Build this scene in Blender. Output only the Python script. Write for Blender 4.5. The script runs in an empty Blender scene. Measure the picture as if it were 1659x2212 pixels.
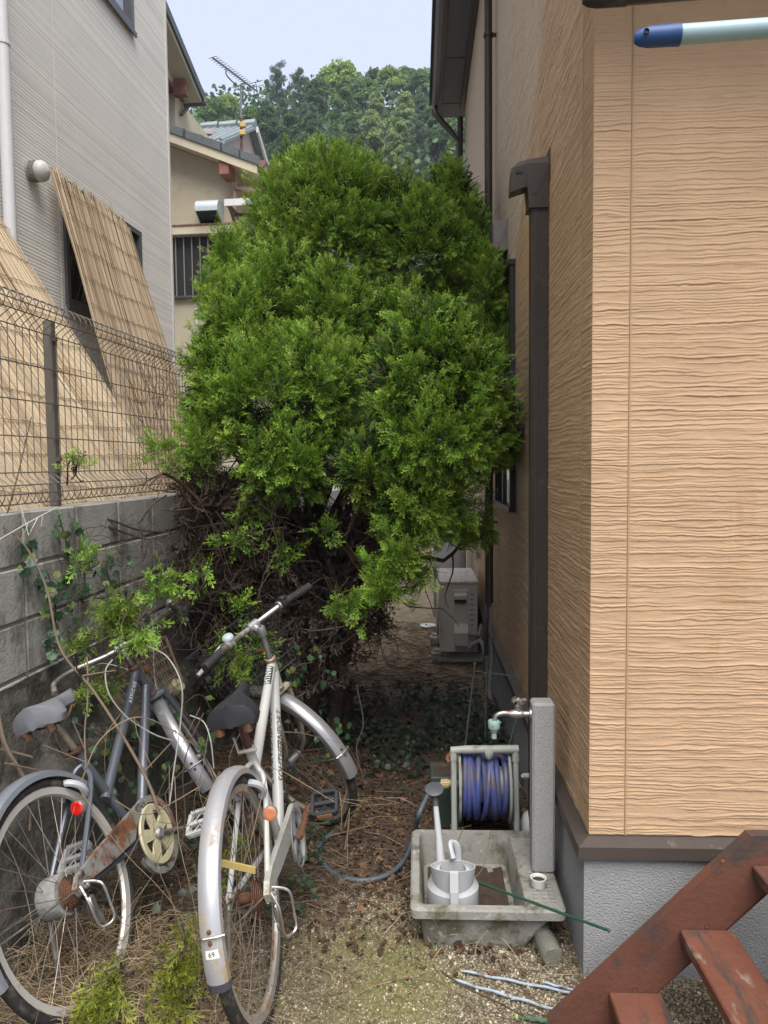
import bpy, bmesh, math, random
import numpy as np
from math import sin, cos, tan, pi, radians, sqrt, atan2
from mathutils import Matrix, Vector
random.seed(7)
RNG = np.random.default_rng(11)
S = bpy.context.scene
COL = S.collection

# ------------------------------------------------------------------ camera, sky, sun, exposure
H = 1.6
PIT, ROL, FPX = radians(3.7), radians(0.6), 1659.0
_fw = np.array([0, cos(PIT), -sin(PIT)])
_up0 = np.array([0, sin(PIT), cos(PIT)])
_rt0 = np.array([1.0, 0, 0])
_rt = _rt0 * cos(ROL) - _up0 * sin(ROL)
_up = _up0 * cos(ROL) + _rt0 * sin(ROL)
CAM = np.array([0, 0, H])
cam = bpy.data.cameras.new('camera')
cam.sensor_fit = 'HORIZONTAL'; cam.sensor_width = 36.0; cam.lens = 36.0
cam.clip_start = 0.02; cam.clip_end = 2000
co = bpy.data.objects.new('camera', cam); COL.objects.link(co)
co.matrix_world = Matrix(((_rt[0], _up[0], -_fw[0], 0), (_rt[1], _up[1], -_fw[1], 0), (_rt[2], _up[2], -_fw[2], H), (0, 0, 0, 1)))
S.camera = co

SUN_EL, SUN_AZ = radians(60), radians(172)      # azimuth clockwise from +Y
w = bpy.data.worlds.new('World'); S.world = w; w.use_nodes = True
nt = w.node_tree; nt.nodes.clear()
o_ = nt.nodes.new('ShaderNodeOutputWorld'); bg = nt.nodes.new('ShaderNodeBackground')
sk = nt.nodes.new('ShaderNodeTexSky'); sk.sky_type = 'NISHITA'; sk.sun_disc = False
sk.sun_elevation = SUN_EL; sk.sun_rotation = SUN_AZ; sk.dust_density = 3.0
mx = nt.nodes.new('ShaderNodeMixRGB'); mx.inputs[0].default_value = 0.93
mx.inputs[2].default_value = (1.34, 1.45, 1.80, 1)       # an even overcast layer over the clear sky
nt.links.new(sk.outputs[0], mx.inputs[1]); nt.links.new(mx.outputs[0], bg.inputs[0])
nt.links.new(bg.outputs[0], o_.inputs[0]); bg.inputs[1].default_value = 0.1
sun = bpy.data.lights.new('sun', 'SUN'); sun.energy = 1.15; sun.angle = radians(48); sun.color = (1, 0.96, 0.9)
so = bpy.data.objects.new('sun', sun); COL.objects.link(so)
so.rotation_euler = Vector((-sin(SUN_AZ) * cos(SUN_EL), -cos(SUN_AZ) * cos(SUN_EL), -sin(SUN_EL))).to_track_quat('-Z', 'Y').to_euler()
S.view_settings.view_transform = 'Standard'; S.view_settings.look = 'None'
S.view_settings.exposure = 2.5; S.view_settings.gamma = 1.0; S.view_settings.use_curve_mapping = False
S.cycles.max_bounces = 9; S.cycles.diffuse_bounces = 5; S.cycles.transparent_max_bounces = 8

# ------------------------------------------------------------------ measuring: a pixel of the 1659 x 2212 survey sheet to a point in space
def ray(px, py): return _fw + _rt * ((px - 829.5) / FPX) + _up * (-(py - 1106) / FPX)
def atY(px, py, Y):
    r = ray(px, py); return CAM + r * (Y / r[1])
def atZ(px, py, Z):
    r = ray(px, py); return CAM + r * ((Z - H) / r[2])
def onplane(px, py, p0, n):
    r = ray(px, py); return CAM + r * (((np.asarray(p0) - CAM) @ n) / (r @ n))

# ------------------------------------------------------------------ naming and tags
def tag(o, label=None, cat=None, group=None, kind=None):
    if label: o['label'] = label
    if cat: o['category'] = cat
    if group: o['group'] = group
    if kind: o['kind'] = kind
    return o
def thing(name, label, cat, loc=(0, 0, 0), rz=0.0, group=None, mat=None):
    o = bpy.data.objects.new(name, None); COL.objects.link(o); o.empty_display_size = 0.1
    if mat is not None: o.matrix_basis = mat
    else:
        o.location = Vector([float(c) for c in loc]); o.rotation_euler = (0, 0, rz)
    return tag(o, label, cat, group)
def rootof(o):
    while o.parent: o = o.parent
    return o
def link_mesh(name, me, mats=None, parent=None, smooth=False):
    if mats is not None:
        for m_ in (mats if isinstance(mats, (list, tuple)) else [mats]): me.materials.append(m_)
    if smooth:
        me.polygons.foreach_set('use_smooth', np.ones(len(me.polygons), bool))
    o = bpy.data.objects.new(name, me); COL.objects.link(o)
    if parent is not None: o.parent = parent
    return o
def share(name, src, parent, mat=None):
    o = bpy.data.objects.new(name, src.data); COL.objects.link(o); o.parent = parent
    if mat is not None: o.matrix_basis = mat
    return o
def copy_thing(o, parent=None):
    c = o.copy(); COL.objects.link(c); c.parent = parent
    for ch in list(o.children): copy_thing(ch, c)
    return c

# ------------------------------------------------------------------ numpy noise
_perm = np.random.default_rng(3).permutation(512)
_val = np.random.default_rng(4).random(512) * 2 - 1
def vnoise(x, y, s=0):
    x = np.asarray(x, float); y = np.asarray(y, float)
    xi = np.floor(x).astype(int); yi = np.floor(y).astype(int); fx = x - xi; fy = y - yi
    fx = fx * fx * (3 - 2 * fx); fy = fy * fy * (3 - 2 * fy)
    def g(i, j): return _val[_perm[(_perm[(i + s * 57) & 511] + j) & 511]]
    return (g(xi, yi) * (1 - fx) + g(xi + 1, yi) * fx) * (1 - fy) + (g(xi, yi + 1) * (1 - fx) + g(xi + 1, yi + 1) * fx) * fy
def fbm(x, y, o=4, s=0):
    r = 0; a = 0.5; k = 1
    for i in range(o):
        r = r + a * vnoise(x * k, y * k, s + i); a *= .5; k *= 2.03
    return r
def sstep(a, b, x):
    t = np.clip((x - a) / (b - a), 0, 1); return t * t * (3 - 2 * t)

# ------------------------------------------------------------------ mesh builder
def basis(d):
    d = np.asarray(d, float); d = d / (np.linalg.norm(d) + 1e-12)
    a = np.array([0, 0, 1.0]) if abs(d[2]) < .9 else np.array([1.0, 0, 0])
    u = np.cross(a, d); u /= np.linalg.norm(u); return u, np.cross(d, u), d
def spline(pts, n=6):
    pts = [np.asarray(p, float) for p in pts]
    if len(pts) < 3: return pts
    q = [2 * pts[0] - pts[1]] + pts + [2 * pts[-1] - pts[-2]]; out = []
    for i in range(1, len(q) - 2):
        for k in range(n):
            t = k / n
            out.append(.5 * (2 * q[i] + (q[i + 1] - q[i - 1]) * t + (2 * q[i - 1] - 5 * q[i] + 4 * q[i + 1] - q[i + 2]) * t * t + (3 * q[i] - q[i - 1] - 3 * q[i + 1] + q[i + 2]) * t ** 3))
    return out + [pts[-1]]
class MB:
    def __init__(self, xf=None): self.v = []; self.f = []; self.mi = []; self.xf = xf; self.a = {}
    def add(self, vs, fs, mi=0):
        n = len(self.v)
        if self.xf is not None: vs = [tuple(self.xf @ Vector([float(c) for c in p])) for p in vs]
        self.v.extend([tuple(float(c) for c in p) for p in vs]); self.f.extend([tuple(i + n for i in f) for f in fs]); self.mi.extend([mi] * len(fs)); return n
    def attr(self, name, val, n0):
        l = self.a.setdefault(name, []); l.extend([0.0] * (n0 - len(l))); l.extend([val] * (len(self.v) - n0))
    def box(self, lo, hi, mi=0, bev=0.0):
        x0, y0, z0 = lo; x1, y1, z1 = hi
        if bev <= 0:
            v = [(x0, y0, z0), (x1, y0, z0), (x1, y1, z0), (x0, y1, z0), (x0, y0, z1), (x1, y0, z1), (x1, y1, z1), (x0, y1, z1)]
            return self.add(v, [(0, 3, 2, 1), (4, 5, 6, 7), (0, 1, 5, 4), (1, 2, 6, 5), (2, 3, 7, 6), (3, 0, 4, 7)], mi)
        b = bev; vs = []
        for x, sx in ((x0, 1), (x1, -1)):
            for y, sy in ((y0, 1), (y1, -1)):
                for z, sz in ((z0, 1), (z1, -1)):
                    vs += [(x, y + sy * b, z + sz * b), (x + sx * b, y, z + sz * b), (x + sx * b, y + sy * b, z)]
        bm = bmesh.new()
        for p in vs: bm.verts.new(p)
        bmesh.ops.convex_hull(bm, input=bm.verts); bm.verts.index_update()
        r = self.add([v.co[:] for v in bm.verts], [tuple(v.index for v in f.verts) for f in bm.faces], mi); bm.free(); return r
    def hull(self, pts, mi=0):
        bm = bmesh.new()
        for p in pts: bm.verts.new([float(c) for c in p])
        g = bmesh.ops.convex_hull(bm, input=bm.verts)
        loose = [v for v in bm.verts if not v.link_faces]
        for v in loose: bm.verts.remove(v)
        bm.verts.index_update(); bm.verts.ensure_lookup_table()
        self.add([v.co[:] for v in bm.verts], [tuple(v.index for v in f.verts) for f in bm.faces], mi); bm.free()
    def tube(self, pts, r, seg=8, caps=True, mi=0, closed=False, flat=1.0):
        pts = [np.asarray(p, float) for p in pts]; n = len(pts)
        rr = r if isinstance(r, (list, tuple)) else [r] * n
        vs = []; u = None
        for i, p in enumerate(pts):
            if closed: d = pts[(i + 1) % n] - pts[i - 1]
            else: d = pts[min(i + 1, n - 1)] - pts[max(i - 1, 0)]
            d = d / (np.linalg.norm(d) + 1e-12)
            if u is None: u, v_, _ = basis(d)
            else:
                u = u - d * (u @ d); u = u / (np.linalg.norm(u) + 1e-12); v_ = np.cross(d, u)
            for k in range(seg):
                a = 2 * pi * k / seg; vs.append(p + rr[i] * (u * cos(a) + v_ * sin(a) * flat))
        fs = []
        for i in range(n if closed else n - 1):
            j = (i + 1) % n
            for k in range(seg):
                l = (k + 1) % seg; fs.append((i * seg + k, i * seg + l, j * seg + l, j * seg + k))
        if caps and not closed and seg > 2:
            fs.append(tuple(range(seg - 1, -1, -1))); fs.append(tuple((n - 1) * seg + k for k in range(seg)))
        return self.add(vs, fs, mi)
    def lathe(self, prof, c=(0, 0, 0), axis=(0, 0, 1), seg=20, mi=0, arc=2 * pi, start=0):
        u, v_, d = basis(axis); c = np.asarray(c, float); vs = []; full = arc > 6.28
        m = seg if full else seg + 1
        for r, h in prof:
            for k in range(m):
                a = start + arc * k / seg; vs.append(c + d * h + r * (u * cos(a) + v_ * sin(a)))
        fs = []
        for i in range(len(prof) - 1):
            for k in range(seg):
                l = (k + 1) % m; fs.append((i * m + k, i * m + l, (i + 1) * m + l, (i + 1) * m + k))
        return self.add(vs, fs, mi)
    def torus(self, c, axis, R, r, seg=36, ms=8, mi=0, a0=0, a1=2 * pi):
        u, v_, d = basis(axis); c = np.asarray(c, float); cl = (a1 - a0) > 6.28
        pts = [c + R * (u * cos(a0 + (a1 - a0) * k / seg) + v_ * sin(a0 + (a1 - a0) * k / seg)) for k in range(seg if cl else seg + 1)]
        return self.tube(pts, r, ms, True, mi, cl)
    def prism(self, poly, h0, h1, o=(0, 0, 0), ex=(1, 0, 0), ey=(0, 0, 1), en=(0, 1, 0), mi=0):
        o, ex, ey, en = [np.asarray(q, float) for q in (o, ex, ey, en)]; n = len(poly)
        vs = [o + ex * a + ey * b + en * h0 for a, b in poly] + [o + ex * a + ey * b + en * h1 for a, b in poly]
        fs = [tuple(range(n)), tuple(range(2 * n - 1, n - 1, -1))] + [(i, i + n, (i + 1) % n + n, (i + 1) % n) for i in range(n)]
        return self.add(vs, fs, mi)
    def ball(self, c, r, seg=10, rings=6, mi=0):
        r = (r, r, r) if not hasattr(r, '__len__') else r
        vs = [(c[0], c[1], c[2] - r[2])]; fs = []
        for i in range(1, rings):
            t = -pi / 2 + pi * i / rings
            for k in range(seg):
                a = 2 * pi * k / seg; vs.append((c[0] + r[0] * cos(t) * cos(a), c[1] + r[1] * cos(t) * sin(a), c[2] + r[2] * sin(t)))
        vs.append((c[0], c[1], c[2] + r[2])); L = len(vs) - 1
        for k in range(seg):
            l = (k + 1) % seg; fs.append((0, 1 + l, 1 + k)); fs.append((L, L - seg + k, L - seg + l))
            for i in range(rings - 2): fs.append((1 + i * seg + k, 1 + i * seg + l, 1 + (i + 1) * seg + l, 1 + (i + 1) * seg + k))
        return self.add(vs, fs, mi)
    def build(self, name, mats, parent=None, smooth=False, world=False, loc=None, fixn=True):
        v = self.v
        if world and parent is not None:
            inv = rootof(parent).matrix_basis.inverted(); v = [tuple(inv @ Vector(p)) for p in v]
        if loc is not None: v = [(p[0] - loc[0], p[1] - loc[1], p[2] - loc[2]) for p in v]
        me = bpy.data.meshes.new(name); me.from_pydata(v, [], self.f)
        if len(set(self.mi)) > 1: me.polygons.foreach_set('material_index', self.mi)
        for k, l in self.a.items():
            l = l + [0.0] * (len(v) - len(l)); at = me.attributes.new(k, 'FLOAT', 'POINT'); at.data.foreach_set('value', l)
        if fixn:
            bm = bmesh.new(); bm.from_mesh(me); bmesh.ops.recalc_face_normals(bm, faces=bm.faces)
            if smooth:
                for f in bm.faces: f.smooth = True
                for e in bm.edges:
                    if len(e.link_faces) == 2 and e.calc_face_angle(0) > 0.7: e.smooth = False
            bm.to_mesh(me); bm.free()
        me.update()
        o = link_mesh(name, me, mats, parent)
        if loc is not None: o.location = Vector([float(c) for c in loc])
        return o
def np_mesh(name, V, Fq, mats=None, parent=None, attrs=None, smooth=False, loc=None, mi=None):
    """V (n,3) floats, Fq (m,k) ints"""
    me = bpy.data.meshes.new(name); n = len(V); m, k = Fq.shape
    if loc is not None: V = V - np.asarray(loc, float)
    me.vertices.add(n); me.vertices.foreach_set('co', np.ascontiguousarray(V, np.float32).ravel())
    me.loops.add(m * k); me.loops.foreach_set('vertex_index', np.ascontiguousarray(Fq, np.int32).ravel())
    me.polygons.add(m); me.polygons.foreach_set('loop_start', np.arange(0, m * k, k, dtype=np.int32))
    if mi is not None: me.polygons.foreach_set('material_index', np.asarray(mi, np.int32))
    for a, val in (attrs or {}).items():
        at = me.attributes.new(a, 'FLOAT', 'POINT'); at.data.foreach_set('value', np.ascontiguousarray(val, np.float32))
    me.update(calc_edges=True)
    o = link_mesh(name, me, mats, parent, smooth)
    if loc is not None: o.location = Vector([float(c) for c in loc])
    return o
def gridmesh(name, P, mats, parent=None, smooth=True, attrs=None):
    """P (rows, cols, 3)"""
    r, c = P.shape[:2]; i = np.arange(r * c).reshape(r, c)
    F = np.stack([i[:-1, :-1], i[:-1, 1:], i[1:, 1:], i[1:, :-1]], -1).reshape(-1, 4)
    return np_mesh(name, P.reshape(-1, 3), F, mats, parent, attrs, smooth)
def scatter(V, F, pos, ex, ey, ez, sc, extra=None):
    """copies of a small mesh (V,F) at pos with axis rows ex,ey,ez and scale sc -> V,F,index of copy"""
    N = len(pos); nv = len(V); sc = np.asarray(sc).reshape(-1, 1, 1)
    W = V[None, :, 0:1] * ex[:, None, :] + V[None, :, 1:2] * ey[:, None, :] + V[None, :, 2:3] * ez[:, None, :]
    W = W * sc + pos[:, None, :]
    FF = F[None] + (np.arange(N) * nv)[:, None, None]
    return W.reshape(-1, 3), FF.reshape(-1, F.shape[1])
def frames(d, roll):
    d = d / (np.linalg.norm(d, axis=1, keepdims=True) + 1e-9)
    a = np.where(np.abs(d[:, 2:3]) < .9, np.array([[0, 0, 1.0]]), np.array([[1.0, 0, 0]]))
    u = np.cross(a, d); u /= np.linalg.norm(u, axis=1, keepdims=True) + 1e-9; v = np.cross(d, u)
    c, s = np.cos(roll)[:, None], np.sin(roll)[:, None]
    return d, u * c + v * s, v * c - u * s

# ------------------------------------------------------------------ materials
def mat(name, base, rough=.6, var=.2, scale=6, metal=0.0, bump=0.0, bscale=60, dirt=None, spec=.4, attr=None, trans=0.0, alpha=None, stretch=None, emit=None):
    m_ = bpy.data.materials.new(name); m_.use_nodes = True; t = m_.node_tree; N = t.nodes; L = t.links
    b = N['Principled BSDF']; b.inputs['Roughness'].default_value = rough; b.inputs['Metallic'].default_value = metal
    b.inputs['Specular IOR Level'].default_value = spec
    tc = N.new('ShaderNodeTexCoord'); src = tc.outputs['Object']
    if stretch:
        mp = N.new('ShaderNodeMapping'); mp.inputs['Scale'].default_value = stretch; L.new(src, mp.inputs[0]); src = mp.outputs[0]
    no = N.new('ShaderNodeTexNoise'); no.inputs['Scale'].default_value = scale; no.inputs['Detail'].default_value = 6; no.inputs['Roughness'].default_value = .65; L.new(src, no.inputs['Vector'])
    rp = N.new('ShaderNodeMapRange'); rp.inputs[1].default_value = .25; rp.inputs[2].default_value = .75; L.new(no.outputs[0], rp.inputs[0])
    mx = N.new('ShaderNodeMixRGB'); L.new(rp.outputs[0], mx.inputs[0])
    lo = [c * (1 - var) for c in base]; hi = [min(1, c * (1 + var)) for c in base]
    mx.inputs[1].default_value = (*lo, 1); mx.inputs[2].default_value = (*hi, 1); c_out = mx.outputs[0]
    if attr:          # (attribute name, colour at 0, colour at 1): mixed over the noise tone
        at = N.new('ShaderNodeAttribute'); at.attribute_name = attr[0]
        rm = N.new('ShaderNodeMixRGB'); rm.inputs[1].default_value = (*attr[1], 1); rm.inputs[2].default_value = (*attr[2], 1); L.new(at.outputs['Fac'], rm.inputs[0])
        mu = N.new('ShaderNodeMixRGB'); mu.blend_type = 'MULTIPLY'; mu.inputs[0].default_value = 1; L.new(c_out, mu.inputs[1]); L.new(rm.outputs[0], mu.inputs[2]); c_out = mu.outputs[0]
    for k, dd in enumerate(dirt or []):    # (colour, amount 0..1, noise scale[, rough])
        n2 = N.new('ShaderNodeTexNoise'); n2.inputs['Scale'].default_value = dd[2]; n2.inputs['Detail'].default_value = 8; n2.inputs['Roughness'].default_value = .7
        mp2 = N.new('ShaderNodeMapping'); mp2.inputs['Location'].default_value = (3.1 * k + 1.7, 5.3 * k, 2.2 * k)
        if len(dd) > 3: mp2.inputs['Scale'].default_value = dd[3]
        L.new(tc.outputs['Object'], mp2.inputs[0]); L.new(mp2.outputs[0], n2.inputs['Vector'])
        r2 = N.new('ShaderNodeMapRange'); th = .665 - .40 * dd[1]; r2.inputs[1].default_value = th; r2.inputs[2].default_value = th + .11; L.new(n2.outputs[0], r2.inputs[0])
        m2 = N.new('ShaderNodeMixRGB'); L.new(r2.outputs[0], m2.inputs[0]); L.new(c_out, m2.inputs[1]); m2.inputs[2].default_value = (*dd[0], 1); c_out = m2.outputs[0]
        if metal > 0 and k == 0:
            im = N.new('ShaderNodeMath'); im.operation = 'MULTIPLY_ADD'; im.inputs[1].default_value = -metal; im.inputs[2].default_value = metal; L.new(r2.outputs[0], im.inputs[0]); L.new(im.outputs[0], b.inputs['Metallic'])
            ir = N.new('ShaderNodeMath'); ir.operation = 'MULTIPLY_ADD'; ir.inputs[1].default_value = .9 - rough; ir.inputs[2].default_value = rough; L.new(r2.outputs[0], ir.inputs[0]); L.new(ir.outputs[0], b.inputs['Roughness'])
    L.new(c_out, b.inputs['Base Color'])
    if bump:
        nb = N.new('ShaderNodeTexNoise'); nb.inputs['Scale'].default_value = bscale; nb.inputs['Detail'].default_value = 5; L.new(src, nb.inputs['Vector'])
        bp = N.new('ShaderNodeBump'); bp.inputs['Strength'].default_value = bump; bp.inputs['Distance'].default_value = .01; L.new(nb.outputs[0], bp.inputs['Height']); L.new(bp.outputs[0], b.inputs['Normal'])
    if trans:
        tr = N.new('ShaderNodeBsdfTranslucent'); L.new(c_out, tr.inputs[0]); ms = N.new('ShaderNodeMixShader'); ms.inputs[0].default_value = trans
        out = N['Material Output']; L.new(b.outputs[0], ms.inputs[1]); L.new(tr.outputs[0], ms.inputs[2]); L.new(ms.outputs[0], out.inputs['Surface'])
    if alpha is not None:
        b.inputs['Transmission Weight'].default_value = alpha; b.inputs['IOR'].default_value = 1.45
    m_['c_out'] = 0
    return m_
def glass_mat(name, col=(.02, .025, .03), rough=.05):
    m_ = mat(name, col, rough, .1, 3, spec=.6); return m_

# shared materials
RUST = (.17, .07, .03)
m_steel = mat('chrome steel', (.46, .45, .43), .36, .12, 20, metal=.9, dirt=[(RUST, .28, 14)])
m_alu = mat('dull aluminium', (.33, .33, .33), .42, .15, 18, metal=.6, dirt=[((.2, .15, .1), .25, 9)])
m_rubber = mat('black rubber', (.022, .021, .02), .75, .4, 30, bump=.2, dirt=[((.09, .075, .055), .35, 12)])
m_black = mat('black plastic', (.02, .02, .021), .5, .25, 20, dirt=[((.07, .065, .055), .3, 15)])
m_rustmetal = mat('rusty metal', (.13, .06, .03), .85, .45, 25, bump=.3, dirt=[((.05, .025, .015), .5, 18)])
m_brownmetal = mat('dark brown coated metal', (.036, .028, .024), .42, .12, 5, dirt=[((.06, .05, .042), .15, 4)])
m_concrete = mat('weathered concrete', (.30, .295, .275), .9, .2, 9, bump=.35, bscale=120, dirt=[((.13, .125, .10), .40, 7), ((.38, .37, .35), .25, 24)])
m_mortar = mat('cement mortar', (.20, .19, .17), .95, .2, 12, bump=.3, bscale=90)
m_dirtysoil = mat('dark soil', (.045, .034, .025), .95, .4, 9, bump=.6, bscale=40, dirt=[((.10, .075, .05), .35, 20)])
m_bark = mat('bark', (.075, .05, .034), .9, .4, 14, bump=.5, bscale=50)
m_deadtwig = mat('dead twig', (.058, .039, .028), .9, .45, 6)
m_straw = mat('dry straw', (.205, .155, .10), .85, .4, 5)
# ================================================================== RIGHT HOUSE (ochre siding), local frame: u right, v away, w up
RH = radians(-2.6)
FC = atZ(1260, 2112, 0)
dR = np.array([sin(-RH), cos(-RH), 0]); eR = np.array([cos(-RH), -sin(-RH), 0])
def hl(P):
    d = np.asarray(P) - FC; return np.array([d @ eR, d @ dR, d[2]])
def hw(u, v, z): return FC + eR * u + dR * v + np.array([0, 0, z])
def hfront(px, py, v=.018): return hl(onplane(px, py, FC + dR * v, dR))
def hside(px, py, u=.018): return hl(onplane(px, py, FC + eR * u, eR))
ZB = .448; WF = .018; VEND = 6.05; ZE = 5.32
house = thing('house', 'ochre house with rippled siding, brown trim and grey plinth on the right', 'house', FC, RH)

def ripple(a, z):
    """torn-slate relief: thin overhanging lips that run level, wander, fade out and join; metres"""
    zz = z + .0046 * vnoise(a * 6.0, z * 30, 1) + .0030 * vnoise(a * 17, z * 60, 2) + .0020 * vnoise(a * 60, z * 110, 8)
    out = 0
    for k, (p, am) in enumerate(((.0088, 1.0), (.0142, .9))):
        ph = zz / p + 7.3 * k; i = np.floor(ph); f = ph - i
        amp = sstep(-.30, .38, vnoise(a * (5.2 - 2 * k), i * 1.73 + 11 * k, 3 + k))
        lip = np.where(f < .12, f / .12, (1 - (f - .12) / .88) ** 1.4)
        out = out + am * amp * lip
    return .0022 * out + .0012 * fbm(a * 25, z * 60, 3, 6)

m_siding = mat('ochre rippled siding', (.46, .31, .188), .72, .10, 5, bump=.15, bscale=160, spec=.3, dirt=[((.41, .262, .145), .25, 3, (1, 1, .3))])
# side wall: paler and rougher above a slanting line, plain ochre below
def side_wall_siding():
    m_ = mat('ochre side wall siding', (.48, .325, .20), .62, .12, 5, bump=.35, bscale=70, stretch=(1, .6, 4), spec=.35)
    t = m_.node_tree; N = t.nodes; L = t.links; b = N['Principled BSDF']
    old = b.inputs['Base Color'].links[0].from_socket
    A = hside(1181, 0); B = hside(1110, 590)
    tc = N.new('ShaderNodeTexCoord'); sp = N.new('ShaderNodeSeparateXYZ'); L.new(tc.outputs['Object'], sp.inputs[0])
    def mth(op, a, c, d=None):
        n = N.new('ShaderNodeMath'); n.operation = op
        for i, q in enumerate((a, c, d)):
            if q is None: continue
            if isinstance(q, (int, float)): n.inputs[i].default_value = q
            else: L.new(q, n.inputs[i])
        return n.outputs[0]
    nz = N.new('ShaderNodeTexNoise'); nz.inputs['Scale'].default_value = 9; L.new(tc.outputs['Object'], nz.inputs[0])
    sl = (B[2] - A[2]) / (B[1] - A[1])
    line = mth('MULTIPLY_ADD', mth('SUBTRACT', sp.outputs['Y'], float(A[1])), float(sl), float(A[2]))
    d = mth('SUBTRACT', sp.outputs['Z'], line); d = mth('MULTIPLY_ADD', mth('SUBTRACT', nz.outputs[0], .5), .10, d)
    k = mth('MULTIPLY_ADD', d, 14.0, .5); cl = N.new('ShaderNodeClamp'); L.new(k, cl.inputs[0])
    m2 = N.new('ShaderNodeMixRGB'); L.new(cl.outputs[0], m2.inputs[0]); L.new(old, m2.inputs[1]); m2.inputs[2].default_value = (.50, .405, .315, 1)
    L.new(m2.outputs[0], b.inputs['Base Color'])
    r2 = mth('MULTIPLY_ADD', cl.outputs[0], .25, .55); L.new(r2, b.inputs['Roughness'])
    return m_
m_siding_side = side_wall_siding()
m_caulk = mat('siding caulk', (.42, .28, .14), .8, .1, 5)

def front_panel(u0, u1, z0, z1, du, dz):
    us = np.arange(u0, u1 + du * .5, du); us[-1] = u1; zs = np.arange(z0, z1 + dz * .5, dz)
    A, Z = np.meshgrid(us, zs); hgt = ripple(A, Z)
    e = np.minimum(A - u0, u1 - A); hgt = hgt * sstep(0, .006, e)
    return gridmesh('siding_panel', np.stack([A, WF - hgt, Z], -1), m_siding, house, attrs=None)
front_panel(WF, .126, ZB, 3.0, .006, .0015); front_panel(.130, .74, ZB, 2.95, .008, .0017)
_m = MB(); _m.box((.744, WF - .001, ZB), (4.0, WF + .003, 5.3)); _m.build('siding_panel', m_siding, house)
_m = MB(); _m.box((WF, WF - .001, 2.952), (.742, WF + .003, 5.3)); _m.build('siding_panel', m_siding, house)
def side_panel(v0, v1, z0, z1, dv, dz):
    vs = np.arange(v0, v1 + dv * .5, dv); vs[-1] = v1; zs = np.arange(z0, z1 + dz * .5, dz)
    A, Z = np.meshgrid(vs, zs); hgt = ripple(-A + .04, Z); e = np.minimum(A - v0, v1 - A); hgt = hgt * sstep(0, .008, e)
    if v0 < .05: hgt = np.where(A < v0 + .004, 0, hgt)
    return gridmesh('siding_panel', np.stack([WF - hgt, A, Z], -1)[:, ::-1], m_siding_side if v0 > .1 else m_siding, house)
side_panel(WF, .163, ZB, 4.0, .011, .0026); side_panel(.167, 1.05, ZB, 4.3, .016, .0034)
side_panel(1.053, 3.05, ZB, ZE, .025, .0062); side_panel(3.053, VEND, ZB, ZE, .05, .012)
m = MB()
m.box((WF + .004, WF + .004, ZB + .001), (4.0, VEND - .004, ZE - .002)); m.build('wall_body', m_caulk, house)
m = MB(); m.box((WF - .001, .1635, ZB), (WF + .003, .1665, 4.2)); m.box((.1263, WF - .0034, ZB), (.1297, WF + .003, 3.0)); m.box((WF - .0005, 1.0503, ZB), (WF + .003, 1.0527, ZE)); m.box((WF - .0005, 3.0503, ZB), (WF + .003, 3.0527, ZE))
m.build('caulk_joint', mat('joint sealant', (.37, .255, .14), .7, .1, 9), house)
m = MB(); m.box((WF + .002, WF + .002, 3.0), (4.0, 1.05, 5.3)); 
m_plinth = mat('grey plinth render', (.27, .275, .28), .92, .10, 4, bump=.6, bscale=150, dirt=[((.17, .16, .14), .15, 3), ((.33, .33, .33), .3, 40)])
m = MB(); m.box((0, 0, -.2), (4.0, VEND - .01, .392)); m.build('plinth', m_plinth, house)
# sloped drip moulding along both faces
m = MB()
for (a, b_) in (((0, 0), 0), ((0, 0), 1)): pass
pr = [(WF + .006, ZB - .0005), (-.021, ZB - .021), (-.022, ZB - .058), (-.004, ZB - .058), (.01, ZB - .05), (WF + .006, ZB - .05)]
def sweep_corner(pr):
    vs = []; n = len(pr)
    for P in ('r', 'c', 'b'):
        for o, z in pr:
            vs.append({'r': (4.0, o, z), 'c': (o, o, z), 'b': (o, VEND, z)}[P])
    fs = [(k * n + i, k * n + (i + 1) % n, (k + 1) * n + (i + 1) % n, (k + 1) * n + i) for k in range(2) for i in range(n)]
    return vs, fs + [tuple(range(n)), tuple(range(3 * n - 1, 2 * n - 1, -1))]
m.add(*sweep_corner(pr)); m.build('drip_moulding', mat('brown drip moulding', (.060, .047, .040), .55, .12, 8, dirt=[((.16, .14, .12), .2, 10)]), house)

m = MB(); m.box((-.25, -.55, 3.25), (4.0, WF - .006, 3.37)); m.build('unseen_overhang', m_brownmetal, house)  # overhang out of view, its depth set to shade the top of the wall
# eaves: soffit, fascia, gutter, roof
uo = hl(atY(933, 200, 8.6))[0]; 
m = MB(); m.box((uo + .09, -.5, ZE), (WF + .02, VEND + .25, ZE + .03)); m.build('soffit', mat('dark grey soffit', (.085, .095, .115), .6, .1, 4), house)
m = MB()
for y in np.arange(-.4, VEND + .2, .91): m.box((uo + .09, y, ZE - .004), (WF + .0, y + .012, ZE + .0))
m.build('soffit_joint', m_brownmetal, house)
m = MB(); m.box((uo + .065, -.5, ZE - .02), (uo + .09, VEND + .25, ZE + .14)); m.box((WF - .05, -.5, ZE - .05), (WF - .006, VEND, ZE - .002)); m.build('fascia', m_brownmetal, house)
m = MB(); m.prism([(uo + .063, ZE + .10), (uo, ZE + .10), (uo - .005, ZE + .03), (uo + .02, ZE - .0), (uo + .063, ZE - .0)], -.5, VEND + .25); m.build('gutter', mat('grey blue gutter', (.10, .11, .13), .45, .1, 5), house)
m = MB(); m.prism([(uo - .03, ZE + .15), (uo - .03, ZE + .18), (4, ZE + 2.0), (4, ZE + 1.9)], -.6, VEND + .3); m.build('roof', mat('dark slate roof', (.06, .06, .065), .7, .2, 6), house)
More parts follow.
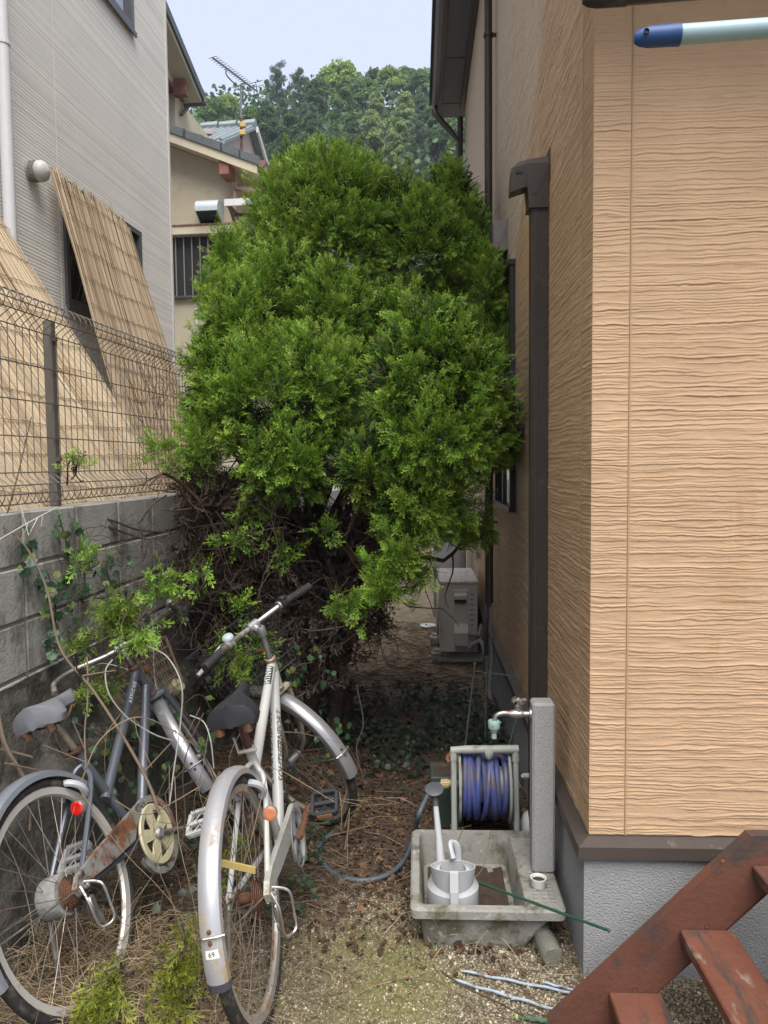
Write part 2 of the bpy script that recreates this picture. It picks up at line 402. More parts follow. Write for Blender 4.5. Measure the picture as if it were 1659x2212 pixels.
# downpipes on the side wall
def pipe_part(pts, r, name='downpipe', mt=None, clips=()):
    m = MB(); m.tube(pts, r, 10); o = m.build(name, mt or m_brownmetal, house, True)
    for c in clips:
        k = MB(); k.lathe([(r + .004, -.012), (r + .006, -.01), (r + .006, .01), (r + .004, .012)], c, (0, 0, 1), 12); k.box((c[0], c[1] - .012, c[2] - .008), (WF, c[1] + .012, c[2] + .008)); k.build('pipe_clip', m_brownmetal, o)
d1 = hside(1055, 300, -.035)
z_b = hside(1060, 1305, -.03)[2]
pipe_part([(-.035, d1[1], 5.3), (-.035, d1[1], 2.86), ], .026, clips=[(-.035, d1[1], z) for z in (4.3,)])
pipe_part([(-.035, d1[1], 2.93), (-.035, d1[1], z_b + .04), (-.035, d1[1] - .01, z_b)], .0275, clips=[(-.035, d1[1], z) for z in (2.88, 1.2)])
d2 = VEND - .18
pipe_part(spline([(uo + .03, d2 + .12, ZE - .02), (uo + .035, d2 + .08, ZE - .12), (-.06, d2, ZE - .42), (-.045, d2, ZE - .55), (-.045, d2, .2)], 3), .03, clips=[(-.045, d2, z) for z in (4.2, 2.4)])
# small vent box
vb = hside(1098, 507); pr_ = .085
m = MB(); z0, z1 = hside(1098, 542)[2], hside(1098, 472)[2]; v0 = vb[1]
m.hull([(WF, v0, z0 + .01), (WF, v0 + .17, z0 + .01), (WF, v0, z1), (WF, v0 + .17, z1), (WF - pr_ * .75, v0, z0), (WF - pr_ * .75, v0 + .17, z0), (WF - pr_, v0 + .01, z0 + .03), (WF - pr_, v0 + .16, z0 + .03), (WF - pr_, v0 + .01, z1 - .01), (WF - pr_, v0 + .16, z1 - .01)])
m.box((WF - .002, v0 - .006, z0 - .008), (WF + .004, v0 + .18, z1 + .008))
m.build('vent_cover', mat('weathered brown vent', (.14, .125, .115), .55, .15, 12, dirt=[((.10, .07, .05), .3, 20)]), house)
# window on the side wall
wv = hside(1114, 572)[1]; wz1 = hside(1114, 572)[2]; wz0 = hside(1114, 1095)[2]; wv1 = wv + .82
m = MB(); e = -.012
for lo, hi in (((e, wv, wz0), (WF, wv + .045, wz1)), ((e, wv1 - .045, wz0), (WF, wv1, wz1)), ((e - .008, wv - .01, wz0 - .03), (WF, wv1 + .01, wz0 - .001)), ((e - .006, wv - .008, wz1 + .001), (WF, wv1 + .008, wz1 + .03)), ((e + .006, wv + .40, wz0), (WF, wv + .44, wz1))): m.box(lo, hi)
wfr = m.build('window', mat('black window frame', (.018, .018, .02), .35, .1, 5), house)
m = MB(); m.box((WF - .012, wv + .046, wz0 + .001), (WF - .008, wv1 - .046, wz1 - .001)); m.build('pane', glass_mat('dark side window glass', (.012, .014, .016), .06), wfr)
# refrigerant-pipe cover: duct, wall elbow
dv = hside(1182, 900)[1]; dz = hside(1182, 452)[2]
m_duct = mat('brown duct plastic', (.040, .031, .026), .45, .1, 6, spec=.4, dirt=[((.062, .05, .042), .2, 6)])
m = MB(); w_ = .075; d_ = .07
m.prism([(WF, dv - w_ / 2), (WF - d_ + .012, dv - w_ / 2), (WF - d_, dv - w_ / 2 + .014), (WF - d_, dv + w_ / 2 - .014), (WF - d_ + .012, dv + w_ / 2), (WF, dv + w_ / 2)], .02, dz, ex=(1, 0, 0), ey=(0, 1, 0), en=(0, 0, 1))
duct = m.build('pipe_duct', m_duct, house)
m = MB(); m.box((WF - .044, dv - w_ / 2 - .0015, .02), (WF - .041, dv - w_ / 2 + .001, dz)); m.build('duct_seam', m_black, duct)
zt = hside(1182, 348)[2]; q = .045
m = MB()
m.hull([(WF, dv - q, dz), (WF, dv + q, dz), (WF - .078, dv - q, dz), (WF - .078, dv + q, dz), (WF, dv - q - .004, zt - .03), (WF, dv + q + .004, zt - .03), (WF, dv - .03, zt), (WF, dv + .03, zt),
        (WF - .09, dv - q, zt - .03), (WF - .09, dv + q, zt - .03), (WF - .09, dv - .03, zt - .01), (WF - .09, dv + .03, zt - .01), (WF - .085, dv - q, dz + .06), (WF - .085, dv + q, dz + .06)])
m.hull([(WF - .07, dv - q + .003, zt - .11), (WF - .07, dv + q - .003, zt - .11), (WF - .15, dv - q + .006, zt - .135), (WF - .15, dv + q - .006, zt - .135), (WF - .07, dv - q, zt - .025), (WF - .07, dv + q, zt - .025), (WF - .145, dv - q + .004, zt - .045), (WF - .145, dv + q - .004, zt - .045), (WF - .12, dv - .025, zt - .017), (WF - .12, dv + .025, zt - .017), (WF - .07, dv - .03, zt - .009), (WF - .07, dv + .03, zt - .009)])
m.box((WF - .004, dv - q - .02, zt - .10), (WF + .004, dv + q + .02, zt + .02))
m.box((WF - .0805, dv - q - .003, dz - .012), (WF, dv + q + .003, dz + .008))
el = m.build('wall_elbow', m_duct, house)
m = MB(); m.box((WF - .13, dv - q - .0015, zt - .065), (WF - .105, dv - q + .008, zt - .055)); m.box((WF - .07, dv - q - .002, dz + .035), (WF - .045, dv - q + .004, dz + .045)); m.build('clip_slot', m_black, el)
# cables and conduits near the outdoor unit
m = MB(); ac_y = 3.7
m.tube(spline([(-.035, d1[1] - .01, z_b + .02), (-.05, d1[1] + .1, z_b - .2), (-.03, d1[1] + .3, z_b - .42), (-.06, d1[1] + .42, .30), (-.14, d1[1] + .46, .24)], 5), .017, 8)
m.tube(spline([(-.03, d1[1], z_b + .02), (-.02, d1[1] - .05, .35), (-.05, d1[1] - .18, .12), (-.03, d1[1] - .3, .03)], 5), .011, 8)
m.build('insulated_hose', mat('grey pipe insulation', (.20, .19, .18), .8, .15, 20), house, True)

# ------------------------------------------------------------------ outdoor unit of the air conditioner
A0 = atY(951, 1400, 5.95); A0[2] = .105
ac = thing('outdoor_unit', 'beige grey air conditioner outdoor unit standing beside the house wall', 'air conditioner', (A0[0], A0[1], 0), RH)
m_ac = mat('warm grey painted steel', (.42, .40, .37), .5, .08, 6, dirt=[((.20, .18, .15), .25, 5)])
m_ac_top = mat('pale streaked steel lid', (.46, .43, .40), .45, .08, 6, dirt=[((.30, .26, .22), .4, 4, (9, .7, 1))])
W_, D_, Hh = .295, .74, .565
m = MB(); m.box((0, 0, .105), (W_, D_, .105 + Hh - .02), bev=.008); m.build('cabinet', m_ac, ac)
m = MB(); m.box((-.006, -.006, .105 + Hh - .024), (W_ + .006, D_ + .006, .105 + Hh), bev=.006); m.build('lid', m_ac_top, ac)
m = MB(); m.box((.095, -.006, .22), (.215, .004, .60), bev=.003); sp_ = m.build('service_panel', m_ac, ac)
m = MB(); m.hull([(.11, -.008, .53), (.205, -.008, .53), (.11, -.034, .53), (.205, -.034, .53), (.11, -.034, .56), (.205, -.034, .56), (.11, -.008, .575), (.205, -.008, .575)]); m.build('handle_grip', m_ac, sp_)
m = MB(); m.box((.112, -.03, .505), (.203, -.007, .528)); m.build('grip_shadow_gap', m_black, sp_)
m = MB(); m.hull([(.11, -.006, .17), (.215, -.006, .17), (.11, -.05, .17), (.215, -.05, .17), (.11, -.06, .27), (.215, -.06, .27), (.11, -.02, .335), (.215, -.02, .335), (.11, -.006, .335), (.215, -.006, .335)]); m.build('valve_cover', m_ac, ac)
m = MB(); m.tube(spline([(.21, -.03, .255), (.25, -.045, .262), (.30, -.03, .255), (.325, .0, .33)], 4), .016, 8); m.tube(spline([(.21, -.035, .195), (.26, -.05, .19), (.31, -.03, .22), (.33, .0, .33)], 4), .014, 8); m.build('refrigerant_pipe', mat('pipe wrap', (.24, .23, .22), .8, .15, 20), ac, True)
m = MB()
m.lathe([(.21, 0), (.235, 0), (.235, .015), (.21, .015)], (-.004, .46, .39), (-1, 0, 0), 28)
for r in (.05, .09, .13, .17): m.torus((-.012, .46, .39), (1, 0, 0), r, .003, 28, 5)
for a in range(12): m.tube([(-.012, .46 + .03 * cos(a * pi / 6), .39 + .03 * sin(a * pi / 6)), (-.012, .46 + .22 * cos(a * pi / 6), .39 + .22 * sin(a * pi / 6))], .003, 5)
m.build('fan_grille', m_ac, ac)
m = MB(); 
for z in np.linspace(.32, .56, 7): m.box((.235, -.0015, z), (.262, .001, z + .006))
m.build('louvre_slot', m_black, ac)
for y in (.06, .62):
    m = MB(); m.box((-.07, y, .005), (W_ + .06, y + .10, .085), bev=.01); m.box((-.05, y + .03, .085), (W_ + .04, y + .07, .104)); m.build('foot_block', m_concrete, ac)
# gas cylinder behind the unit
G = atY(972, 1300, 7.45)
gc = thing('gas_cylinder', 'pale grey gas cylinder standing behind the outdoor unit', 'gas cylinder', (G[0], G[1], 0), RH)
m = MB(); m.lathe([(.0, .06), (.14, .06), (.16, .09), (.16, .95), (.152, 1.02), (.12, 1.09), (.06, 1.13), (.035, 1.14)], seg=28); m.build('tank', mat('grey cylinder paint', (.34, .35, .38), .5, .08, 6, dirt=[((.25, .24, .23), .2, 6)]), gc, True)
m = MB(); m.lathe([(.13, .0), (.135, .0), (.135, .09), (.13, .09)], seg=28); m.build('foot_ring', m_ac, gc)
m = MB(); m.lathe([(.085, 1.1), (.09, 1.1), (.09, 1.26), (.085, 1.26)], seg=20, arc=5.2); m.build('guard_collar', m_ac, gc)
m = MB(); m.lathe([(.02, 1.13), (.02, 1.2), (.03, 1.2), (.03, 1.23), (0, 1.23)], seg=12); m.build('valve', mat('red valve', (.3, .03, .02), .5), gc)

# ------------------------------------------------------------------ laundry poles near the camera
def pole(name, label, px, py, Y, r, capmat, bodymat, slope, n):
    L_ = atY(px, py, Y)
    t = thing(name, label, 'laundry pole', L_, RH, 'laundry poles hung above the yard')
    d = np.array([1, -.02, slope]); d = d / np.linalg.norm(d)
    m = MB(); m.tube([d * .06, d * 2.6], r, 20); m.build('pole', bodymat, t, True)
    prof = [(0, -.004), (r * .5, -.003), (r * .85, .006), (r * 1.04, .022), (r * 1.06, .045), (r * 1.10, .066), (r * 1.10, .071), (r * 1.0, .071)]
    m = MB(); m.lathe(prof, (0, 0, 0), d, 20); c = m.build('end_cap', capmat, t, True)
    m = MB(); m.lathe([(0, 0), (.0045, 0), (.0045, .003)], (.012, -r * 1.03, .001), (0, -1, 0), 10); m.build('cap_hole', m_black, c)
    return t
m_polebody = mat('pale blue green pole coating', (.30, .42, .45), .4, .06, 6, dirt=[((.3, .36, .36), .15, 5, (1, 9, 9))])
pole('laundry_pole', 'pale blue laundry pole with dark blue end cap in front of the siding', 1374, 82, 1.33, .0158, mat('blue cap plastic', (.02, .065, .19), .5, .15, 30), m_polebody, .028, 1)
pole('laundry_pole', 'laundry pole with black end cap at the top edge of the picture', 1262, -3, 1.36, .0155, m_black, m_brownmetal, .03, 2)

# ------------------------------------------------------------------ rust red wooden stairs, in the house frame
st = thing('wooden_stairs', 'rust red open wooden stairs with peeling paint at the lower right', 'stairs', hw(0, 0, 0), RH)
m_red = mat('peeling red brown wood paint', (.112, .044, .029), .6, .18, 7, bump=.25, bscale=55, stretch=(1, 1, 1), dirt=[((.055, .042, .036), .38, 5.5, (1.0, .45, 1)), ((.20, .17, .14), .10, 11)])
m_red2 = mat('worn red brown tread paint', (.135, .050, .031), .6, .18, 7, bump=.3, bscale=55, dirt=[((.05, .04, .035), .40, 8, (1.5, .35, 1)), ((.22, .19, .16), .20, 14, (1, .4, 1))])
T0 = -.22
def stringer(v0, v1):
    m = MB(); k = 1.009; z_at = lambda u: .0145 + (u + .144) * k
    ul = -.158; ut = .404
    poly = [(ul - .0, 0), (ul + .21, 0.002), (.70, z_at(.70) - .204), (1.2, z_at(1.2) - .204), (1.2, z_at(ut)), (ut + .002, z_at(ut))]
    poly = [(-.16, 0.0), (.045, 0.0), (.62, z_at(.62) - .204), (.62, z_at(ut)), (ut, z_at(ut)), ]
    m.prism(poly, v0, v1); return m.build('stringer', m_red, st)
stringer(T0, T0 + .036); stringer(T0 - .72, T0 - .684)
for i, (u, z) in enumerate(((.023, .114), (.216, .300), (.409, .486))):
    m = MB(); m.box((u, T0 - .683, z - .034), (u + .145, T0 - .001, z), bev=.004); m.build('tread', m_red2, st)
m = MB()
for u_, z_ in ((.095, .06), (.29, .25), (.33, .44), (.46, .50)): m.lathe([(0, -.0015), (.006, -.001), (.0075, .001)], (u_, T0 - .0005, z_ + .06), (0, -1, 0), 8)
m.build('bolt', m_rustmetal, st)
m = MB(); m.box((.64, T0 - .72, .50), (1.3, T0 + .036, .568), bev=.004); m.build('landing_board', m_red2, st)
m = MB(); m.box((.70, T0 - .05, 0), (.79, T0 + .03, .49)); m.box((.70, T0 - .7, 0), (.79, T0 - .62, .49)); m.build('landing_post', m_red, st)
# ================================================================== LEFT SIDE: frame s along, q to the left, z up
LA = radians(6.02)
dL = np.array([sin(LA), cos(LA), 0]); nL = np.array([-cos(LA), sin(LA), 0]); OL = np.array([-1.366, 2.72, 0])
def ll(P):
    d = np.asarray(P) - OL; return np.array([d @ dL, d @ nL, d[2]])
def lw(s, q, z): return OL + dL * s + nL * q + np.array([0, 0, z])
def lpx(px, py, q): return ll(onplane(px, py, OL + nL * q, nL))
RL = -LA          # empties rotated so that local x = -q, local y = s
def L3(s, q, z): return (-q, s, z)

# ---- block wall: blocks, mortar core
bw = thing('block_wall', 'grey concrete block wall below the mesh fence on the left', 'wall', OL, RL)
m_block = mat('grey concrete block', (.34, .33, .30), .95, .18, 6, bump=.35, bscale=90, dirt=[((.15, .14, .12), .42, 4, (1, 1, .5)), ((.36, .35, .33), .25, 14)])
s0b = lpx(51, 1200, 0)[0] - 5 * .4
m = MB(); m.box((-.114, s0b, -.1), (-.006, s0b + 12 * .4, 1.425)); m.build('mortar_bed', m_mortar, bw)
base = None
for r in range(4):
    for c in range(12):
        if base is None:
            k = MB(); k.box((-.06, -.195, -.0965), (.06, .195, .0965), bev=.005); base = k.build('block', m_block, bw); o = base
        else: o = share('block', base, bw)
        o.location = (-.06 + random.uniform(-.0015, .0015), s0b + .2 + .4 * c, 1.43 - .0985 - .206 * r); o.rotation_euler = (0, random.choice((0, pi)), random.choice((0, pi)))
# rough old footing under the blocks
S_ = np.linspace(-1.9, 2.9, 150); Z_ = np.linspace(0, 1, 40)
A, B = np.meshgrid(S_, Z_)
top = .80 + .03 * fbm(A * 2, A * 0, 3, 3)
q_ = -.005 - .16 * (1 - B) ** 1.3 - .08 * sstep(.62, .52, B) - .02 * (fbm(A * 5, B * 5, 4, 5) + .4) - .02 * np.abs(fbm(A * 17, B * 13, 3, 9))
P = np.stack([-q_, A, top * B], -1)
o = gridmesh('wall_footing', P[:, ::-1], mat('rough mossy footing', (.085, .078, .066), .95, .45, 9, bump=.8, bscale=45, dirt=[((.035, .036, .026), .5, 6), ((.20, .19, .165), .16, 8)]), bw)

# ---- mesh fence
fz0, fz1 = 1.45, 2.262
fe = thing('mesh_fence', 'grey brown wire mesh fence with rolled edges standing on the block wall', 'fence', lw(0, .06, 0), RL)
m_wire = mat('grey brown fence coating', (.125, .112, .10), .5, .1, 8, spec=.4)
fs0, fs1 = -1.5, 2.75
k = MB()
prof = [(.004, fz0 + .115), (-.012, fz0 + .10), (-.045, fz0 + .075), (-.055, fz0 + .045), (-.04, fz0 + .012), (-.012, fz0 + .004), (.0, fz0 + .03)]
k.tube([(-x, 0, z) for x, z in spline(prof, 2)], .0021, 4)
k.tube([(-.004, 0, fz0 + .115), (-.004, 0, fz1 - .115)], .0021, 4)
prof = [(.004, fz1 - .115), (-.012, fz1 - .10), (-.045, fz1 - .075), (-.055, fz1 - .045), (-.04, fz1 - .012), (-.012, fz1 - .004), (.0, fz1 - .03)]
k.tube([(-x, 0, z) for x, z in spline(prof, 2)], .0021, 4)
wire = None
ss = np.arange(fs0, fs1, .05)
for s in ss:
    if wire is None: wire = k.build('upright_wire', m_wire, fe, True); o = wire
    else: o = share('upright_wire', wire, fe)
    o.location = (0, s, 0)
for x, z in [(.0, fz0 + .125), (.054, fz0 + .045), (.043, fz0 + .078), (.02, fz0 + .006), (.0, fz1 - .125), (.054, fz1 - .045), (.043, fz1 - .078), (.02, fz1 - .006)] + [(.001, fz0 + .125 + (fz1 - fz0 - .25) * i / 4) for i in (1, 2, 3)]:
    m = MB(); m.tube([(x, fs0 - .02, z), (x, (fs0 + fs1) / 2, z), (x, fs1, z)], .0026, 5); m.build('level_wire', m_wire, fe, True)
ps = lpx(117, 690, .06)[0]
for s in (ps - 2.0, ps, ps + 2.0):
    m = MB(); m.box((-.042, s - .02, 1.43), (-.006, s + .02, lpx(117, 692, .06)[2]), bev=.004); po = m.build('post', m_wire, fe)
    m = MB(); m.box((-.006, s - .012, 2.12), (.006, s + .012, 2.135)); m.box((-.006, s - .012, 1.62), (.006, s + .012, 1.635)); m.build('clamp', m_wire, po)

# ---- neighbour's raised yard behind the wall
m = MB(); m.box((-14, -6, 0), (-.125, 40, 1.22)); yd = m.build('neighbour_yard', mat('neighbour yard concrete', (.25, .24, .22), .95, .15, 3)); yd.location = Vector(OL); yd.rotation_euler = (0, 0, RL); tag(yd, kind='structure')

# ---- grey neighbour house
HQ = .9; sC = lpx(368, 400, HQ)[0]
nh = thing('neighbour_house', 'tall house with pale grey ribbed siding and white downpipe on the left', 'house', lw(0, 0, 0), RL)
def ribbed():
    m_ = mat('pale grey ribbed siding', (.71, .68, .62), .75, .05, 3, spec=.25)
    t = m_.node_tree; N = t.nodes; L = t.links; b = N['Principled BSDF']; old = b.inputs['Base Color'].links[0].from_socket
    tc = N.new('ShaderNodeTexCoord'); wv = N.new('ShaderNodeTexWave'); wv.wave_type = 'BANDS'; wv.bands_direction = 'Z'; wv.inputs['Scale'].default_value = 15; wv.inputs['Distortion'].default_value = .8; wv.inputs['Detail'].default_value = 2; wv.inputs['Detail Scale'].default_value = .3; L.new(tc.outputs['Object'], wv.inputs[0])
    mp = N.new('ShaderNodeMapping'); mp.inputs['Scale'].default_value = (1, .05, 62); L.new(tc.outputs['Object'], mp.inputs[0])
    nz = N.new('ShaderNodeTexNoise'); nz.inputs['Scale'].default_value = 1.0; nz.inputs['Detail'].default_value = 3; L.new(mp.outputs[0], nz.inputs[0])
    rp = N.new('ShaderNodeMapRange'); rp.inputs[1].default_value = .32; rp.inputs[2].default_value = .66; rp.inputs[3].default_value = .80; rp.inputs[4].default_value = 1.10; L.new(nz.outputs[0], rp.inputs[0])
    rw = N.new('ShaderNodeMapRange'); rw.inputs[1].default_value = .0; rw.inputs[2].default_value = .45; rw.inputs[3].default_value = .90; rw.inputs[4].default_value = 1.04; L.new(wv.outputs['Fac'], rw.inputs[0])
    mm = N.new('ShaderNodeMath'); mm.operation = 'MULTIPLY'; L.new(rp.outputs[0], mm.inputs[0]); L.new(rw.outputs[0], mm.inputs[1])
    mu = N.new('ShaderNodeMixRGB'); mu.blend_type = 'MULTIPLY'; mu.inputs[0].default_value = 1; L.new(old, mu.inputs[1]); L.new(mm.outputs[0], mu.inputs[2]); L.new(mu.outputs[0], b.inputs['Base Color'])
    bp = N.new('ShaderNodeBump'); bp.inputs['Strength'].default_value = .35; bp.inputs['Distance'].default_value = .003; L.new(wv.outputs['Fac'], bp.inputs['Height']); L.new(bp.outputs[0], b.inputs['Normal'])
    return m_
m_rib = ribbed()
w2 = lpx(142, 655, HQ); w2r = lpx(301, 508, HQ)      # window behind the reed screen
wz0, wz1 = w2[2], w2r[2] + .02; ws0, ws1 = w2[0], w2r[0]
uw = lpx(286, 70, HQ); us1, uz0 = uw[0], uw[2]; us0 = us1 - 1.65
sj = lpx(119, 250, HQ)[0]
def wall_piece(s0, s1, z0, z1, name='siding_panel'):
    m = MB(); m.box((-HQ - .25, s0, z0), (-HQ, s1, z1)); return m.build(name, m_rib, nh)
wall_piece(-4, sj - .006, 1.2, 8.2)
wall_piece(sj + .006, sC - .035, 1.2, wz0 - .001); wall_piece(sj + .006, ws0 - .001, wz0, wz1); wall_piece(ws1 + .001, sC - .035, wz0, wz1)
wall_piece(sj + .006, sC - .035, wz1 + .001, uz0 - .001); wall_piece(us1 + .001, sC - .035, uz0, 8.2); wall_piece(sj + .006, us0 - .001, uz0, 8.2) if us0 > sj + .05 else None
m = MB(); m.box((-HQ - .24, sj - .0055, 1.2), (-HQ - .004, sj + .0055, 8.2)); m.build('caulk_joint', mat('pale joint sealant', (.55, .54, .51), .7, .05, 5), nh)
m = MB(); m.box((-HQ - 6, sC - .034, 1.2), (-HQ + .006, sC, 8.2)); m.build('corner_trim', mat('pale corner trim', (.62, .59, .54), .7, .05, 5), nh)
m = MB(); m.box((-HQ - 6, -4, 1.2), (-HQ - .26, sC - .036, 8.2)); m.build('wall_body', m_rib, nh)
m_winfr = mat('dark bronze window frame', (.10, .10, .105), .4, .1, 6, metal=.3)
m_paleglass = mat('pale blue window glass', (.42, .50, .66), .12, .06, 2, stretch=(1, 12, 1))  # pale blue pane with faint upright streaks
def left_window(s0, s1, z0, z1, gm, fr=.04, mull=True, d=.02):
    m = MB(); x1 = -HQ + d; x0 = -HQ - .08
    m.box((x0, s0, z0), (x1, s0 + fr, z1)); m.box((x0, s1 - fr, z0), (x1, s1, z1)); m.box((x0, s0 + fr + .0005, z0), (x1 - .002, s1 - fr - .0005, z0 + fr)); m.box((x0, s0 + fr + .0005, z1 - fr), (x1 - .002, s1 - fr - .0005, z1))
    if mull: m.box((x0 + .02, (s0 + s1) / 2 - .02, z0 + fr + .0005), (x1 - .012, (s0 + s1) / 2 + .02, z1 - fr - .0005))
    f = m.build('window', m_winfr, nh)
    m = MB(); m.box((x0 + .03, s0 + fr - .004, z0 + fr - .004), (x0 + .034, s1 - fr + .004, z1 - fr + .004)); m.build('pane', gm, f)
    m = MB(); m.box((x1 - .002, s0 - .015, z0 - .035), (x1 + .012, s1 + .015, z0 - .002)); m.build('sill', m_winfr, f)
left_window(us0, us1, uz0, uz0 + 1.3, m_paleglass, .05, False)
m_darkglass = glass_mat('dark window glass', (.012, .013, .014), .05)
left_window(ws0, ws1, wz0, wz1, m_darkglass, .04, True)
# white downpipe and vent cap
dp = lpx(16, 300, HQ - .06); dpb = dp
m_white = mat('off white plastic', (.62, .62, .62), .4, .05, 5, dirt=[((.45, .44, .42), .15, 5)])
m = MB(); x = -HQ + .055
m.tube([(x, dp[0], 1.25), (x, dp[0], 8.1)], .034, 12); pipe = m.build('downpipe', m_white, nh, True)
for z in (2.2, 3.9, 5.4):
    k = MB(); k.lathe([(.036, -.015), (.039, -.013), (.039, .013), (.036, .015)], (x, dp[0], z), (0, 0, 1), 14); k.box((-HQ + .001, dp[0] - .012, z - .01), (x, dp[0] + .012, z + .01)); k.build('pipe_clip', m_white, pipe)
vc = lpx(82, 370, HQ - .05)
m = MB(); m.lathe([(.056, -.05), (.056, -.012), (.052, -.012), (.052, 0.0), (.060, .002), (.060, .022), (.053, .040), (.034, .053), (0, .058)], (-HQ + .055, vc[0], vc[2]), (1, 0, -.05), 26); cap = m.build('vent_cap', mat('warm white vent', (.55, .52, .49), .45, .05, 6, dirt=[((.4, .36, .33), .2, 6)]), nh, True)
k = MB()
for i in range(34):
    a = 2 * pi * i / 34; k.box((-HQ + .012, vc[0] + .0575 * cos(a) - .0022, vc[2] + .0575 * sin(a) - .0022), (-HQ + .05, vc[0] + .0575 * cos(a) + .0022, vc[2] + .0575 * sin(a) + .0022))
k.build('vent_grille', mat('vent grille grey', (.25, .24, .23), .5), cap)

# ---- reed screens
m_reed = mat('dry reed', (.52, .42, .30), .65, .16, 30, stretch=(30, 30, 2.2), attr=('tone', (.45, .36, .28), (1.15, 1.12, 1.05)), dirt=[((.22, .14, .07), .14, 60, (1, 1, .6))])
m_reed_new = mat('pale new reed', (.80, .67, .48), .6, .12, 30, stretch=(30, 30, 2.2), attr=('tone', (.55, .48, .42), (1.12, 1.1, 1.05)), dirt=[((.25, .15, .07), .12, 70, (1, 1, .8))])
m_cord = mat('screen cord', (.24, .18, .115), .9, .2, 20)
def reed_screen(label, B0, T0, width, m_, seed, wav, topjag=.05, ncord=11, over=0.0):
    """B0/T0: bottom and top of the far edge (s,q,z); reeds repeat towards the viewer along -s"""
    rng = np.random.default_rng(seed)
    t = thing('reed_screen', label, 'reed screen', lw(B0[0], B0[1], B0[2]), RL, 'reed screens leaning on the grey house')
    b = np.array([0, 0, 0.0]); top = np.array([-(T0[1] - B0[1]), T0[0] - B0[0], T0[2] - B0[2]]); Lr = np.linalg.norm(top); ax = top / Lr
    sdir = np.array([0, -1.0, 0]); nrm = np.cross(ax, sdir); nrm /= np.linalg.norm(nrm)
    if nrm[0] < 0: nrm = -nrm
    n = int(width / .0078); V = []; F = []; T = []
    for lay in (0, 1):
        for i in range(n):
            x = width * (i + rng.uniform(-.35, .35)) / n; r = rng.uniform(.0032, .0052); skew = rng.normal() * .010
            l0 = rng.uniform(-.02, .015); l1 = Lr + rng.uniform(-topjag, topjag) * (1 + 1.6 * (rng.random() < .06)) + .06 * vnoise(x * 5, 0, 4)
            tone = float(np.clip(.5 + .28 * rng.normal(), 0, 1)); u = sdir; v = nrm
            n0 = len(V)
            for k in range(5):
                f = k / 4; pos = b + ax * (l0 + (l1 - l0) * f) + sdir * (x + skew * f + .004 * sin(9 * f + i)) + nrm * (-.009 * lay + .012 * sin(f * 5 + x * 3) + rng.normal() * .0012)
                for a in range(4): V.append(pos + r * (1 - .25 * f) * (u * cos(pi / 2 * a + .6) + v * sin(pi / 2 * a + .6))); T.append(tone)
            for k in range(4):
                for a in range(4): F.append((n0 + k * 4 + a, n0 + k * 4 + (a + 1) % 4, n0 + k * 4 + 4 + (a + 1) % 4, n0 + k * 4 + 4 + a))
    o = np_mesh('reeds', np.array(V), np.array(F), m_, t, {'tone': np.array(T)}, True); o['kind'] = 'stuff'
    for c in range(ncord):
        h = Lr * (c + .5) / ncord; pts = []
        for x in np.arange(-.01, width + .01, .022):
            pts.append(b + sdir * x + ax * (h + wav * (vnoise(x * 3.5, c * 7.7, 5) + .35 * vnoise(x * 22, c * 3.1, 6))) + nrm * (.010 + .012 * sin(h / Lr * 5 + x * 3)))
        m = MB(); m.tube(pts, .0017, 4)
        for j in range(0, len(pts), 2): m.tube([pts[j], pts[j] + ax * -.012 + nrm * .003], .0016, 3)
        m.build('cord', m_cord, t)
    return t
s2b = lpx(375, 1061, .30); s2t = lpx(279, 484, HQ - .045)
reed_screen('weathered reed screen leaning over the window of the grey house', (s2t[0] - .0 * 1 + .0, .30, 1.40), (s2t[0], HQ - .045, s2t[2]), 1.12, m_reed, 21, .018, .04, 11)
s1b = lpx(366, 1066, .16); s1t = lpx(0, 462, .80)
reed_screen('pale newer reed screen slanting steeply just behind the mesh fence', (s1b[0], .16, 1.42), (s1t[0], .80, s1t[2]), 2.6, m_reed_new, 22, .016, .03, 10)

# ================================================================== OLD BEIGE HOUSE behind, local: u right, v away (same heading), origin at its front right corner
OB = onplane(502, 400, (0, 11.2, 0), dL); OB[2] = 0
eB = np.array([cos(LA), -sin(LA), 0])
def bl(P):
    d = np.asarray(P) - OB; return np.array([d @ eB, d @ dL, d[2]])
def bpx(px, py, v=0.0): return bl(onplane(px, py, OB + dL * v, dL))
bh = thing('old_house', 'old beige rendered house with slate tiled roof and red brown beam ends', 'house', OB, RL)
m_beige = mat('beige render', (.44, .39, .285), .9, .10, 3, bump=.3, bscale=60, dirt=[((.35, .30, .22), .25, 2)])
m_cream = mat('cream painted soffit', (.50, .45, .33), .8, .08, 3, dirt=[((.38, .33, .24), .2, 3)])
m_tile = mat('slate roof tile', (.085, .10, .105), .6, .2, 6)
m_beam = mat('red brown beam paint', (.20, .085, .065), .7, .25, 8, dirt=[((.32, .25, .22), .25, 10)])
va = -.35
e0 = bpx(555, 348, va); g0 = bpx(358, 276, va); slp = (g0[2] - e0[2]) / (g0[0] - e0[0]); ue, ze = e0[0], e0[2]
zr = lambda u: ze + slp * (u - ue)
m = MB(); m.prism([(-5, 1.1), (0, 1.1), (0, zr(0) - .14), (-5, zr(-5) - .14)], 0, 6); m.build('wall', m_beige, bh)
m = MB(); m.prism([(ue, ze - .13), (ue, ze - .02), (-5, zr(-5) - .02), (-5, zr(-5) - .13)], va + .03, 6.3); m.build('soffit', m_cream, bh)
m = MB(); m.prism([(ue, ze - .17), (ue, ze - .03), (-5, zr(-5) - .03), (-5, zr(-5) - .17)], va - .0, va + .027); m.build('bargeboard', m_cream, bh)
